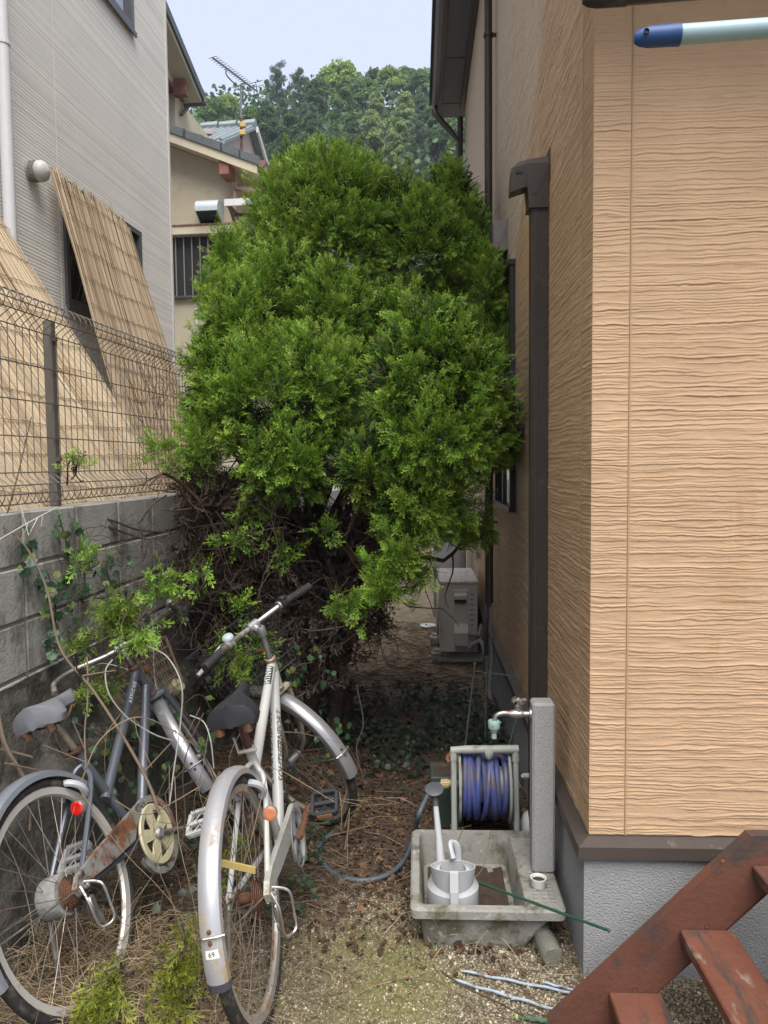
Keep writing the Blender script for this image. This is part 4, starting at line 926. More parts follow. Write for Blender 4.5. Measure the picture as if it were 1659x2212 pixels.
# ================================================================== the big cypress
tb = atZ(640, 1540, 0); tb[1] = 4.35; tb[0] = -.42
cy = thing('cypress_tree', 'big bright green cypress bush filling the passage between the houses', 'tree', (tb[0], tb[1], 0))
# lobes: px, py, Y, rx px, ry px, depth m
LB = [(705, 520, 4.75, 190, 205, .62), (630, 485, 4.85, 100, 100, .45), (712, 440, 4.8, 80, 105, .45), (770, 470, 4.8, 90, 105, .45), (850, 480, 4.8, 85, 110, .45), (900, 560, 4.7, 135, 150, .5), (968, 440, 5.0, 62, 85, .4), (1000, 540, 4.9, 70, 120, .4), (1040, 650, 4.6, 60, 130, .4), (1060, 790, 4.5, 52, 140, .35),
 (497, 555, 4.55, 50, 82, .25), (470, 640, 4.4, 45, 70, .25), (545, 720, 4.25, 125, 135, .45), (620, 640, 4.45, 130, 130, .5), (470, 830, 4.1, 72, 150, .35), (570, 860, 4.0, 150, 160, .5), (690, 840, 4.05, 130, 160, .5), (440, 960, 3.95, 65, 95, .3), (590, 985, 3.85, 85, 125, .4), (655, 1000, 3.85, 90, 95, .4), (720, 700, 4.35, 130, 140, .5), (850, 690, 4.45, 90, 80, .4),
 (930, 765, 3.68, 130, 125, .42), (865, 840, 3.62, 85, 120, .4), (995, 825, 3.68, 110, 125, .42), (945, 935, 3.55, 150, 130, .45), (1050, 920, 3.9, 78, 105, .35), (1085, 960, 4.0, 48, 65, .25), (790, 1020, 3.65, 80, 85, .33), (890, 1070, 3.65, 120, 110, .4), (975, 1085, 3.75, 70, 110, .35), (1035, 1130, 4.0, 32, 70, .2), (860, 1185, 3.6, 75, 85, .3), (830, 1265, 3.55, 55, 65, .25), (770, 1320, 3.5, 34, 26, .15), (905, 1230, 3.6, 45, 60, .2), (350, 975, 3.5, 30, 42, .15), (385, 1010, 3.6, 35, 40, .15)]
lob = []
for px, py, Yd, rx, ry, dz in LB:
    c = atY(px, py, Yd); rr_ = np.array([rx / FPX * Yd, dz, ry / FPX * Yd]); lob.append((c, np.maximum(rr_ - .085, rr_ * .45)))
LC = np.array([l[0] for l in lob]); LR_ = np.array([l[1] for l in lob])
rng = np.random.default_rng(8)
PP, DD, SS, KK = [], [], [], []
for li, (c, r) in enumerate(lob):
    area = 4 * pi * (((r[0] * r[1]) ** 1.6 + (r[0] * r[2]) ** 1.6 + (r[1] * r[2]) ** 1.6) / 3) ** (1 / 1.6)
    n = int(area * 200)
    u = rng.normal(size=(n, 3)); u /= np.linalg.norm(u, axis=1, keepdims=True)
    u = u[(u[:, 1] < .45) | (rng.random(n) < .25)]
    p = c + u * r * rng.uniform(.86, 1.0, (len(u), 1)); nn = u / r; nn /= np.linalg.norm(nn, axis=1, keepdims=True)
    ins = (((p[:, None, :] - LC[None]) / (LR_[None] * .98)) ** 2).sum(-1); ins[:, li] = 9
    keep = (ins > 1).all(1); p, nn = p[keep], nn[keep]
    kk = np.clip(rng.random(len(p)) * .7 + rng.uniform(0, .25) + (.28 if c[1] < 4.2 else (.12 if c[1] < 4.6 else -.08)), 0, 1.2)  # nearer lobes toned lighter: painted light and haze, plus new growth
    d = nn * .70 + np.array([0, 0, .75]) + rng.normal(size=p.shape) * .28
    low = nn[:, 2] < -.1; d[low] = nn[low] * .75 + np.array([0, -.25, .05]) + rng.normal(size=(low.sum(), 3)) * .3
    d /= np.linalg.norm(d, axis=1, keepdims=True)
    PP.append(p); DD.append(d); KK.append(kk)
P0, D0, K0 = np.concatenate(PP), np.concatenate(DD), np.concatenate(KK)
# each plume: a flame of small sprays round one leader, wide at the foot and pointed at the tip
npl = len(P0); Ln = rng.uniform(.13, .25, npl); Wd_ = Ln * rng.uniform(.17, .26, npl); M_ = 18
q = np.repeat(P0 - D0 * (Ln * .62)[:, None], M_, 0); dd = np.repeat(D0, M_, 0); n = len(q); Lr = np.repeat(Ln, M_); Wr = np.repeat(Wd_, M_)
t = rng.random(n) ** .8; _, uu_, vv_ = frames(dd, np.zeros(n)); an = rng.uniform(0, 6.28, n); rad = Wr * (1 - t) ** .7 * np.sqrt(rng.random(n))
out = uu_ * np.cos(an)[:, None] + vv_ * np.sin(an)[:, None]
sway = np.repeat(rng.normal(size=(npl, 3)) * .10, M_, 0)
pos = q + dd * (t * Lr)[:, None] + out * rad[:, None] + sway * (t * t * Lr)[:, None]
dirs = dd + out * (.75 * (1 - t) + .12)[:, None] + rng.normal(size=(n, 3)) * .22 + sway * .8; size = rng.uniform(.055, .095, n) * (1 - .35 * t)
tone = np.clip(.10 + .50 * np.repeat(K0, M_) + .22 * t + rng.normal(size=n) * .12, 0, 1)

ro = rng.uniform(0, 6.28, n); yg = np.repeat((rng.random(npl) < .20), M_)
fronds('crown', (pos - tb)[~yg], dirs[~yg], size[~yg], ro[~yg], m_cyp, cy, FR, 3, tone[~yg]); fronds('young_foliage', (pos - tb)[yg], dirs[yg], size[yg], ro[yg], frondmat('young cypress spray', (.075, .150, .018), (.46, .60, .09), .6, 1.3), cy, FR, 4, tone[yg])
open('/tmp/cnt', 'w').write(str(n))
# inner dry foliage and limbs
bigl = np.where(LR_[:, 0] > .09)[0]
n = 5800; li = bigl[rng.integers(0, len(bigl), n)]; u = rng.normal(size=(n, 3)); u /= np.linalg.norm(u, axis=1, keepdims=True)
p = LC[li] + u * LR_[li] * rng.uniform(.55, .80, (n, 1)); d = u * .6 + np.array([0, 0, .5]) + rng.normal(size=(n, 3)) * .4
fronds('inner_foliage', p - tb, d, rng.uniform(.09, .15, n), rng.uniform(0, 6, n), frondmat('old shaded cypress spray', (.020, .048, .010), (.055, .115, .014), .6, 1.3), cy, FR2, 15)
n = 2600; li = bigl[rng.integers(0, len(bigl), n)]; u = rng.normal(size=(n, 3)); u /= np.linalg.norm(u, axis=1, keepdims=True)
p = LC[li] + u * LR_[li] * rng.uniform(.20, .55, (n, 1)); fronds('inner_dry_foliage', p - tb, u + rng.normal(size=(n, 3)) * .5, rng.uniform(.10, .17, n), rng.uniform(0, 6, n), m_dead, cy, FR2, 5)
def branch(m, a, b, r0, r1, wob, rng, seg=5, n=7):
    a, b = np.asarray(a, float), np.asarray(b, float); pts = [a + (b - a) * k / (n - 1) + (rng.normal(size=3) * wob if 0 < k < n - 1 else 0) for k in range(n)]
    pts = spline(pts, 2); m.tube(pts, list(np.linspace(r0, r1, len(pts))), seg, False); return pts
m = MB(); trunks = []
for i, (x, y, h) in enumerate(((0, 0, 1.2), (.08, -.05, 1.1), (-.15, .1, 1.2), (.14, .12, .9))):
    pts = branch(m, (x, y, -.05), (x * 1.4, y - .1, h), .05 - .006 * i, .03, .03, rng, 8); trunks.append(pts[-1])
m.build('trunk', m_bark, cy, True)
m = MB()
for li in range(len(lob)):
    c = (lob[li][0] - tb) * np.array([1, 1, .94]); a = min(trunks, key=lambda q_: np.linalg.norm(q_ - c)) - np.array([0, 0, rng.uniform(0, .5)]); pts = branch(m, a, c, .022, .006, .04, rng)
    for k in range(7):
        s = pts[rng.integers(3, len(pts))]; branch(m, s, s + rng.normal(size=3) * .12, .005, .0015, .02, rng, 4, 4)
m.build('limb', m_bark, cy, True)
# dead brown skirt under the green
def skirt(n, boxes):
    out = []
    for (px0, px1, py0, py1, y0, y1), w_ in boxes:
        k = int(n * w_); Yd = rng.uniform(y0, y1, k); px = rng.uniform(px0, px1, k); py = rng.uniform(py0, py1, k)
        out.append(np.array([atY(a, b, c) for a, b, c in zip(px, py, Yd)]))
    q = np.concatenate(out); return q[q[:, 2] > .04]
p = skirt(5200, [((395, 620, 1000, 1290, 3.75, 4.5), .42), ((560, 830, 1080, 1360, 3.95, 4.9), .38), ((420, 760, 1290, 1480, 3.8, 4.6), .2)])
n = len(p); d = np.stack([rng.normal(size=n) * .45, rng.normal(size=n) * .45 - .2, -.8 + rng.normal(size=n) * .35], -1)
fronds('dead_foliage', p - tb, d, rng.uniform(.07, .14, n), rng.uniform(0, 6, n), m_dead, cy, FR2, 6)
m = MB(); q = skirt(260, [((380, 640, 1030, 1330, 3.6, 4.4), .5), ((560, 840, 1080, 1380, 3.75, 4.6), .5)])
for a in q:
    a = a - tb; dd_ = np.array([rng.normal() * .6, rng.normal() * .5 - .3, -.55 + rng.normal() * .5]); L_ = rng.uniform(.12, .38)
    pts = branch(m, a, a + dd_ * L_, .0024, .0010, .018, rng, 3, 5)
    for k in range(2):
        s = pts[rng.integers(2, len(pts) - 1)]; branch(m, s, s + rng.normal(size=3) * .07, .0016, .0008, .008, rng, 3, 4)
o = m.build('dead_twigs', m_deadtwig, cy); o['kind'] = 'stuff'
# green sprigs pushed out low down among the dead wood
sp = [(515, 1165, 3.7, 40), (545, 1120, 3.8, 25), (525, 1310, 3.6, 26), (610, 1195, 3.75, 20), (700, 1150, 3.7, 22), (440, 1240, 3.5, 16), (745, 1320, 3.45, 16), (560, 1390, 3.3, 26), (485, 1400, 3.4, 24), (720, 1300, 3.5, 12)]
pp = []; 
for px, py, Yd, rp in sp:
    c = atY(px, py, Yd); pp.append(c + rng.normal(size=(rp, 3)) * rp / FPX * Yd * .5)
p = np.concatenate(pp); n = len(p); fronds('low_sprig', p - tb, rng.normal(size=(n, 3)) * .6 + np.array([.1, -.5, .1]), rng.uniform(.06, .11, n), rng.uniform(0, 6, n), m_cyp, cy, FR, 9)

# ================================================================== ivy and brush on the wall
IV = np.array([(0, 0, 0), (.25, -.42, .03), (.42, -.30, .05), (.55, -.38, .02), (.66, -.15, .06), (1.0, 0, -.05), (.66, .15, .06), (.55, .38, .02), (.42, .30, .05), (.25, .42, .03), (.35, 0, .0)])
IF = [(0, 1, 2, 10), (2, 3, 4, 10), (4, 5, 6, 10), (6, 7, 8, 10), (8, 9, 0, 10)]
def leaf_mesh(name, m_):
    me = bpy.data.meshes.new(name); me.from_pydata([tuple(v) for v in IV], [], IF); me.materials.append(m_); return me
m_ivy = [mat('ivy leaf green', (.045, .105, .040), .45, .2, 9, trans=.15, spec=.5), mat('ivy leaf deep green', (.024, .060, .030), .4, .2, 9, trans=.1, spec=.5), mat('ivy leaf yellow green', (.12, .16, .04), .5, .2, 9, trans=.2)]
ivm = [leaf_mesh('leaf', x) for x in m_ivy]
def ivy(label, paths, nleaf, seed, smin=.03, smax=.055, spread=.03):
    r = np.random.default_rng(seed); p0 = np.asarray(paths[0][0]); t = thing('ivy', label, 'ivy plant', p0)
    m = MB(); sp_ = []
    for pth in paths:
        pts = spline([np.asarray(q) - p0 for q in pth], 5); m.tube(pts, list(np.linspace(.0045, .002, len(pts))), 4, False); sp_ += pts
    m.build('stem', m_deadtwig, t)
    for i in range(nleaf):
        a = sp_[r.integers(0, len(sp_))] + r.normal(size=3) * spread; s = r.uniform(smin, smax)
        o = bpy.data.objects.new('leaf', ivm[r.choice([0, 0, 1, 1, 1, 2], p=None)]); COL.objects.link(o); o.parent = t
        n_ = Vector((.75 + r.normal() * .35, -.5 + r.normal() * .4, .35 + r.normal() * .4)).normalized(); x = Vector((r.normal() * .5, r.normal() * .5, -.8)); x = (x - n_ * x.dot(n_)).normalized(); y = n_.cross(x)
        o.matrix_basis = Matrix(((x.x * s, y.x * s, n_.x * s, a[0]), (x.y * s, y.y * s, n_.y * s, a[1]), (x.z * s, y.z * s, n_.z * s, a[2]), (0, 0, 0, 1)))
    return t
wq = lambda px, py, q=-.03: onplane(px, py, OL + nL * q, nL)
ivy('ivy trail climbing the left face of the block wall beside a bare stick', [[wq(115, 1400, -.06), wq(110, 1330), wq(95, 1260), wq(75, 1215), wq(62, 1170)], [wq(115, 1400, -.06), wq(120, 1300), wq(100, 1230)]], 34, 1, .04, .065, .022)
ivy('ivy hanging below the fence post on the block wall', [[wq(150, 1300, -.05), wq(150, 1230), wq(140, 1160), wq(125, 1110)], [wq(145, 1180), wq(165, 1140)]], 30, 2, .035, .06, .025)
ivy('dark ivy clump low on the shaded end of the wall', [[wq(280, 1370, -.08), wq(270, 1300), wq(235, 1250), wq(230, 1200)], [wq(290, 1330, -.06), wq(260, 1290), wq(200, 1290), wq(180, 1240)]], 60, 3, .03, .055, .05)
ivy('ivy spreading over the dark bank behind the bicycles', [[atY(180, 1640, 2.95), atY(240, 1600, 3.05), atY(330, 1610, 3.1), atY(400, 1640, 3.1)], [atY(200, 1560, 3.0), atY(270, 1680, 2.95), atY(330, 1720, 2.9)], [atY(360, 1560, 3.2), atY(430, 1500, 3.4), atY(470, 1560, 3.4)]], 110, 4, .025, .05, .09)
ivy('ivy leaves around the front wheel of the white bicycle', [[atY(610, 1480, 3.5), atY(640, 1440, 3.6), atY(680, 1430, 3.7)], [atY(640, 1600, 3.35), atY(690, 1570, 3.4), atY(720, 1600, 3.3)], [atY(560, 1600, 3.3), atY(620, 1640, 3.2)]], 70, 5, .025, .05, .06)
# brush of dry stems against the wall
br = MB(); r = np.random.default_rng(31)
o0 = atY(230, 1300, 3.1)
for i in range(105):
    px, py = r.uniform(70, 400), r.uniform(1130, 1450); a = atY(px, py, r.uniform(2.9, 3.6)) - o0; L_ = r.uniform(.10, .35); an_ = r.uniform(0, 6.28)
    pts = branch(br, a, a + np.array([cos(an_) * .8, r.normal() * .35, sin(an_) * .6 - .1]) * L_, .0020, .0008, .02, r, 3, 5)
    for k in range(2):
        s = pts[r.integers(2, len(pts) - 1)]; branch(br, s, s + r.normal(size=3) * .06, .0014, .0007, .008, r, 3, 4)
for pth in ([(115, 1140), (220, 1120), (300, 1145), (370, 1150)], [(180, 1110), (240, 1140), (330, 1165), (400, 1140)], [(100, 1230), (170, 1270), (230, 1320), (300, 1370)], [(230, 1150), (200, 1220), (180, 1260)], [(300, 1130), (330, 1090), (360, 1070)]):
    pts = [atY(px, py, 3.15 + .9 * (px - 100) / 300) - o0 for px, py in pth]; br.tube(spline(pts, 5), .005, 5, False)
o = br.build('brush_stems', m_deadtwig, None); o.location = Vector(o0); tag(o, 'tangle of dry brown twigs against the block wall', 'brush', kind='stuff')
# leafless shoots poking through the fence near the cypress
br = MB(); o0 = wq(360, 1000, -.02)
for i in range(46):
    a = wq(r.uniform(300, 400), r.uniform(780, 1060), r.uniform(-.08, .02)) - o0; branch(br, a, a + np.array([r.normal() * .06, r.normal() * .1, r.uniform(.05, .22)]), .0022, .0008, .012, r, 3, 5)
o = br.build('fence_twigs', m_deadtwig); o.location = Vector(o0); tag(o, 'thin bare twigs tangled in the far end of the mesh fence', 'brush', kind='stuff')
# cut or fallen sprays: each a thing
def cutting(label, px, py, Yd, rx, ry, n, m_, seed, dirv, size=(.045, .08), dep=.12, zmin=.01):
    r = np.random.default_rng(seed); c = atY(px, py, Yd); t = thing('cypress_cutting', label, 'cutting', c)
    p = np.stack([r.normal(size=n) * .36 * rx / FPX * Yd, r.normal(size=n) * dep * .4, r.normal(size=n) * .36 * ry / FPX * Yd], -1); p[:, 2] = np.maximum(p[:, 2], zmin - c[2])
    fronds('foliage', p, r.normal(size=(n, 3)) * .45 + np.array(dirv), r.uniform(*size, n), r.uniform(0, 6, n), m_, t, FR, seed)
    m = MB()
    for k in range(5): branch(m, r.normal(size=3) * .03 - np.array(dirv) * .08, p[r.integers(0, n)], .004, .0015, .01, r, 4, 4)
    m.build('twig', m_deadtwig, t); return t
m_mix = frondmat('part yellowed cypress spray', (.05, .10, .014), (.22, .30, .03), .65, 1.3)
cutting('yellow green cypress cutting hung over the handlebar of the grey bicycle', 262, 1318, 2.85, 72, 66, 170, m_mix, 1, (0.1, -.5, -.6), dep=.15)
cutting('bright green drooping tip of the cutting beside the bare handlebar', 305, 1365, 2.75, 45, 24, 40, m_cyp, 2, (0.1, -.4, -.8), dep=.1)
cutting('green cypress spray behind the hung cutting', 350, 1270, 2.95, 55, 55, 70, m_cyp, 3, (.3, -.4, .2))
cutting('small green spray sprouting beside the ivy on the wall', 185, 1215, 2.95, 35, 35, 26, m_cyp, 4, (.2, -.4, .3))
cutting('pale olive cutting lying left of the grey handlebar', 185, 1370, 2.85, 50, 35, 40, m_mix, 5, (-.2, -.4, -.4))
cutting('yellow cypress cutting on the ground between the two bicycles', 390, 2085, 2.10, 80, 48, 150, m_yel, 6, (.1, -.6, -.35), dep=.25)
cutting('yellowing spray on the ground left of the larger yellow cutting', 240, 2140, 2.0, 62, 56, 110, m_yel, 7, (-.4, -.5, -.3), dep=.2)
cutting('dull green spray behind the rear wheel of the white bicycle', 520, 1850, 2.5, 40, 60, 46, m_yel, 8, (0, -.3, -.3))
cutting('tiny green sprig growing through the fence above the wall', 158, 1003, 2.98, 24, 24, 22, m_cyp, 9, (.2, -.3, .6), size=(.04, .07), dep=.05)
cutting('green spray inside the black basket of the white bicycle', 520, 1420, 2.9, 50, 50, 50, m_mix, 10, (.1, -.4, -.3))
cutting('dark green sprays in the basket of the grey bicycle', 220, 1480, 2.8, 60, 40, 50, m_mix, 11, (0, -.3, -.3))
# ================================================================== WATER CORNER: all turned like the ochre house
ZR = .15
a_ = hl(atZ(886, 1962, ZR)); b_ = hl(atZ(1226, 1972, ZR)); c_ = hl(atZ(893, 1790, ZR))
su0, su1, sv0, sv1 = a_[0], b_[0], (a_[1] + b_[1]) / 2, c_[1]
W_, D_ = su1 - su0, sv1 - sv0
SO = hw(su0, sv0, 0)
sink = thing('sink', 'weathered concrete sink basin on the gravel below the water post', 'sink', SO, RH)
m_sink = mat('weathered sink concrete', (.25, .245, .22), .9, .2, 8, bump=.3, bscale=110, dirt=[((.11, .10, .06), .40, 6.5), ((.40, .39, .36), .2, 22)])
lw_ = .125           # side ledge carrying the post
def rrect(x0, y0, x1, y1, r, n=4):
    out = []
    for cx, cy_, a0 in ((x1 - r, y1 - r, 0), (x0 + r, y1 - r, pi / 2), (x0 + r, y0 + r, pi), (x1 - r, y0 + r, 3 * pi / 2)):
        for k in range(n + 1): a = a0 + pi / 2 * k / n; out.append((cx + r * cos(a), cy_ + r * sin(a)))
    return out
loops = []
for ins, z, r in ((.045, -.01, .03), (.03, ZR - .042, .03), (.012, ZR - .036, .03), (0, ZR - .032, .025), (0, ZR - .006, .025), (.006, ZR, .022)):
    q = rrect(ins, ins, W_ - ins, D_ - ins, r); q = [(x - (.085 * max(0, (ZR - .036 - z)) / .13 if x > W_ / 2 else 0), y) for x, y in q]; loops.append([(x, y, z) for x, y in q])
for x0, x1, z, r in ((.030, W_ - lw_, ZR, .03), (.034, W_ - lw_ - .006, ZR - .012, .03), (.048, W_ - lw_ - .016, .035, .03), (.07, W_ - lw_ - .04, .028, .02)):
    q = rrect(x0, .030 + (x0 - .03), x1, D_ - .030 - (x0 - .03), r); loops.append([(x, y, z) for x, y in q])
n = len(loops[0]); m = MB(); fs = [(k * n + i, k * n + (i + 1) % n, (k + 1) * n + (i + 1) % n, (k + 1) * n + i) for k in range(len(loops) - 1) for i in range(n)]
m.add([p for l in loops for p in l], fs + [tuple(range((len(loops) - 1) * n, len(loops) * n)), tuple(range(n - 1, -1, -1))]); m.build('basin', m_sink, sink, True)
m = MB()
for i in range(9):
    for j in range(3): m.box((W_ - lw_ + .028 + j * .027, .05 + i * .022, ZR + .0005), (W_ - lw_ + .046 + j * .027, .062 + i * .022, ZR + .004), bev=.0015)
m.build('soap_ledge_ribs', m_sink, sink)
r = np.random.default_rng(12)
m = MB(); xs_, ys_ = np.meshgrid(np.linspace(.062, W_ - lw_ - .034, 18), np.linspace(.066, D_ - .066, 18)); P = np.stack([xs_, ys_, .034 + .012 * fbm(xs_ * 20, ys_ * 20, 3, 8)], -1)
gridmesh('silt', P, mat('brown leaf silt', (.055, .036, .024), .95, .4, 40, bump=.8, bscale=90), sink)
# water post
PB = hl(atZ(1150, 1888, ZR)); pw = .079
ptop = hl(onplane(1173, 1520, hw(0, PB[1], 0), dR))[2]
PO = hw(PB[0], PB[1], ZR)
post = thing('water_post', 'square grey concrete water post with a chrome tap above the sink', 'water post', PO, RH)
m_post = mat('speckled grey post concrete', (.30, .30, .295), .85, .10, 14, bump=.3, bscale=200, dirt=[((.37, .37, .36), .45, 150), ((.21, .21, .195), .22, 6), ((.20, .20, .19), .3, 130)])
hp = ptop - ZR
m = MB(); m.box((0, 0, .001), (pw, .075, hp), bev=.008); m.build('column', m_post, post)
tap = hl(atY(1145, 1545, PO[1] + .02)); tz = tap[2] - ZR
m = MB(); yb = .035
m.lathe([(0, 0), (.021, 0), (.021, .006), (.012, .008)], (-.001, yb, tz), (-1, 0, 0), 16)
m.tube([(0, yb, tz), (-.035, yb, tz)], .0105, 12); m.lathe([(.0135, 0), (.015, .004), (.015, .03), (.0135, .034)], (-.03, yb, tz), (-1, 0, 0), 14)
m.tube([(-.045, yb, tz), (-.045, yb, tz + .032)], [.0125, .010], 12); m.lathe([(.012, 0), (.013, .002), (.013, .01), (.009, .012)], (-.045, yb, tz + .02), (0, 0, 1), 6)
m.tube([(-.06, yb, tz), (-.075, yb, tz)], .0125, 12)
m.tube(spline([(-.07, yb, tz), (-.10, yb, tz + .002), (-.122, yb, tz - .008), (-.13, yb, tz - .034)], 5), .0085, 10)
tp = m.build('tap', m_steel, post, True)
m = MB(); m.tube([(-.045, yb, tz + .03), (-.045, yb, tz + .05)], .006, 8)
for k in range(4): a = k * pi / 2 + .4; m.tube([(-.045, yb, tz + .047), (-.045 + .014 * cos(a), yb + .014 * sin(a), tz + .049), (-.045 + .026 * cos(a), yb + .026 * sin(a), tz + .046)], [.006, .0055, .009], 8)
m.ball((-.045, yb, tz + .052), (.008, .008, .006)); m.build('tap_handle', m_steel, tp, True)
m = MB(); m.lathe([(.0, -.024), (.019, -.024), (.021, -.028), (.021, -.05), (.019, -.054), (.015, -.056), (.012, -.066), (.0095, -.068), (.0095, -.088), (.007, -.09), (0, -.09)], (-.13, yb, tz), (0, 0, 1), 18)
for k in range(3): a = k * 2.1 + .3; m.tube([(-.13 + .02 * cos(a), yb + .02 * sin(a), tz - .034), (-.13 + .026 * cos(a), yb + .026 * sin(a), tz - .034)], .003, 6)
m.build('hose_nozzle', mat('sea green connector plastic', (.27, .40, .36), .45, .08, 10), post, True)
# small white cup on the ledge
cu = atZ(1163, 1915, ZR + .004)
cup = thing('small_cup', 'little white cup with dirt in it on the sink ledge', 'cup', cu, 0)
m = MB(); m.lathe([(.0, 0), (.021, 0), (.0235, .004), (.026, .026), (.027, .028), (.0275, .033), (.0245, .033), (.022, .028), (.021, .012), (0, .012)], seg=22); m.build('body', mat('white ceramic', (.72, .72, .69), .35, .05, 6), cup, True)
m = MB(); m.lathe([(0, .024), (.0215, .023)], seg=14); m.build('soil_fill', m_dirtysoil, cup)
# watering can
wc0 = atZ(975, 1965, .05); wl_ = hl(wc0)
wcO = hw(su0 + .145, sv0 + .15, .040)
can = thing('watering_can', 'white plastic watering can with long spout standing in the sink', 'watering can', wcO, RH)
m_can = mat('white plastic can', (.43, .44, .45), .38, .04, 6, dirt=[((.5, .49, .46), .12, 8)])
m = MB(); R_ = .088
m.lathe([(0, 0), (R_ - .006, 0), (R_, .008), (R_, .112), (R_ - .003, .115), (R_ - .010, .132), (.066, .160), (.045, .168)], seg=30)
# open neck: an oval cut on a slant towards the viewer
nk = 26; ring = lambda z0, k, rx, ry, cy: [(rx * cos(2 * pi * i / nk), cy + ry * sin(2 * pi * i / nk), z0 + k * (-sin(2 * pi * i / nk))) for i in range(nk)]
rings = [ring(.115, .0, .066, .066, -.015), ring(.150, .012, .072, .062, -.022), ring(.192, .014, .076, .066, -.028), ring(.192, .014, .072, .062, -.028), ring(.13, .0, .062, .056, -.02)]
m.add([p for l in rings for p in l], [(k * nk + i, k * nk + (i + 1) % nk, (k + 1) * nk + (i + 1) % nk, (k + 1) * nk + i) for k in range(4) for i in range(nk)])
m.build('body', m_can, can, True)
m = MB(); m.box((-.014, -.112, .0), (.014, -.102, .15), bev=.003)
m.hull([(-.014, -.112, .145), (.014, -.112, .145), (-.014, -.102, .145), (.014, -.102, .145), (-.014, -.100, .205), (.014, -.100, .205), (-.014, -.088, .207), (.014, -.088, .207)])
m.box((-.013, -.102, .003), (.013, -.08, .02)); m.build('rear_handle', m_can, can)
m = MB(); hpts = [(-.005, .025, .15), (-.006, .03, .19), (0.0, .035, .205), (.012, .03, .20), (.02, .02, .165)]
m.tube(spline([(.002, .02, .19), (-.008, .045, .225), (-.0, .06, .228), (.018, .065, .21), (.024, .07, .14)], 4), .010, 8, flat=1.3); m.build('top_handle', m_can, can, True)
sp0, sp1 = np.array([-.035, .06, .12]), np.array([-.055, .125, .335])
m = MB(); m.tube([sp0 - np.array([-.01, .02, .05]), sp0, sp0 + (sp1 - sp0) * .5, sp1], [.024, .020, .0125, .0095], 12); m.build('spout', m_can, can, True)
m_rose = mat('dark grey rose plastic', (.075, .08, .085), .4, .1, 10)
dr = np.array([-.05, -.35, .95]); dr /= np.linalg.norm(dr); e_ = sp1 + (sp1 - sp0) / np.linalg.norm(sp1 - sp0) * .045
m = MB(); m.tube([sp1 - (sp1 - sp0) * .02, e_], [.0105, .0125], 10); m.lathe([(.012, -.012), (.024, .0), (.033, .006), (.034, .012), (.030, .014), (0, .016)], e_, dr, 22); rs = m.build('rose', m_rose, can, True)
m = MB()
for k in range(18): a = k * 2.4; q = .006 * sqrt(k + .5); u, v_, _ = basis(dr); c = e_ + dr * .0155 + u * q * cos(a) + v_ * q * sin(a); m.lathe([(0, .0012), (.0015, .001)], c, dr, 5)
m.build('rose_hole', m_black, rs)
# green stake laid across the sink
g0 = onplane(1030, 1905, hw(0, sv0 + .22, 0), dR)
g1 = onplane(1315, 2010, hw(0, -.17, 0), dR)
gs = thing('garden_stake', 'thin dark green plastic garden stake sticking out of the sink', 'stake', g0)
m = MB(); v = g1 - g0; pts = [v * k / 14 for k in range(15)]; m.tube(pts, [.0042 + (.0006 if k % 2 else 0) for k in range(15)], 8); m.ball(v, .0055, 8, 5); m.build('rod', mat('dark green plastic', (.022, .075, .05), .45, .15, 20), gs, True)

# ------------------------------------------------------------------ hose reel
RO = hl(atZ(1062, 1800, .0)); RY = sv1 + .16
reO = hw(su0 + .175, RY, 0)
reel = thing('hose_reel', 'pale green grey hose reel wound with dirty blue hose behind the sink', 'hose reel', reO, RH - radians(1))
m_reel = mat('grey green reel plastic', (.34, .36, .325), .5, .08, 8, dirt=[((.17, .15, .11), .3, 9)])
Wd = .255; ax = np.array([1, 0, .0]); hc = np.array([0, .07, .235]); Rf = .150
for x in (0, Wd):
    m = MB(); m.tube([(x, -.055, .0), (x, .0, .30), (x, .015, .40)], .0125, 8, flat=1.0)
    m.tube([(x, .20, .0), (x, .10, .30), (x, .02, .40)], .011, 8); m.tube([(x, -.055, .012), (x, .20, .012)], .012, 8); m.tube([(x, -.03, .14), (x, .07, .235), (x, .15, .14)], .009, 6); m.build('side_frame', m_reel, reel, True)
m = MB(); m.tube([(-.012, .015, .40), (.05, .015, .406)], .016, 10); m.tube([(.045, .015, .405), (Wd + .012, .015, .41)], .0175, 12); m.tube([(-.001, .015, .40), (0, .01, .36)], .016, 8); m.tube([(Wd, .015, .41), (Wd, .01, .36)], .016, 8); hd = m.build('handle', m_reel, reel, True)
m = MB(); m.torus((.145, .012, .392), (1, 0, 0), .024, .0075, 20, 6, a0=0, a1=2 * pi); m.box((.128, -.012, .372), (.162, .036, .412), bev=.008); m.build('hose_clip', m_reel, hd, True)
for x in (.025, Wd - .025):
    m = MB(); m.lathe([(.03, -.004), (Rf - .005, -.004), (Rf, 0), (Rf - .005, .004), (.03, .004)], hc + ax * x, (1, 0, 0), 36); m.torus(hc + ax * x, (1, 0, 0), Rf - .002, .0055, 40, 6); m.build('flange', m_reel, reel, True)
m = MB(); m.lathe([(.075, .03), (.075, Wd - .03)], hc, (1, 0, 0), 24); m.tube([hc - ax * .02, hc + ax * (Wd + .03)], .018, 10); m.tube([hc + ax * (Wd + .03), hc + ax * (Wd + .032) + np.array([0, -.05, .06])], .009, 8); m.tube([hc + ax * (Wd + .03) + np.array([0, -.05, .06]), hc + ax * (Wd + .085) + np.array([0, -.05, .06])], .012, 8); m.build('drum', m_reel, reel, True)
m_hose = mat('dirty blue hose', (.065, .085, .25), .45, .15, 9, dirt=[((.13, .11, .10), .44, 5, (2.5, 1, 1))])
pts = []; T_ = 9.3
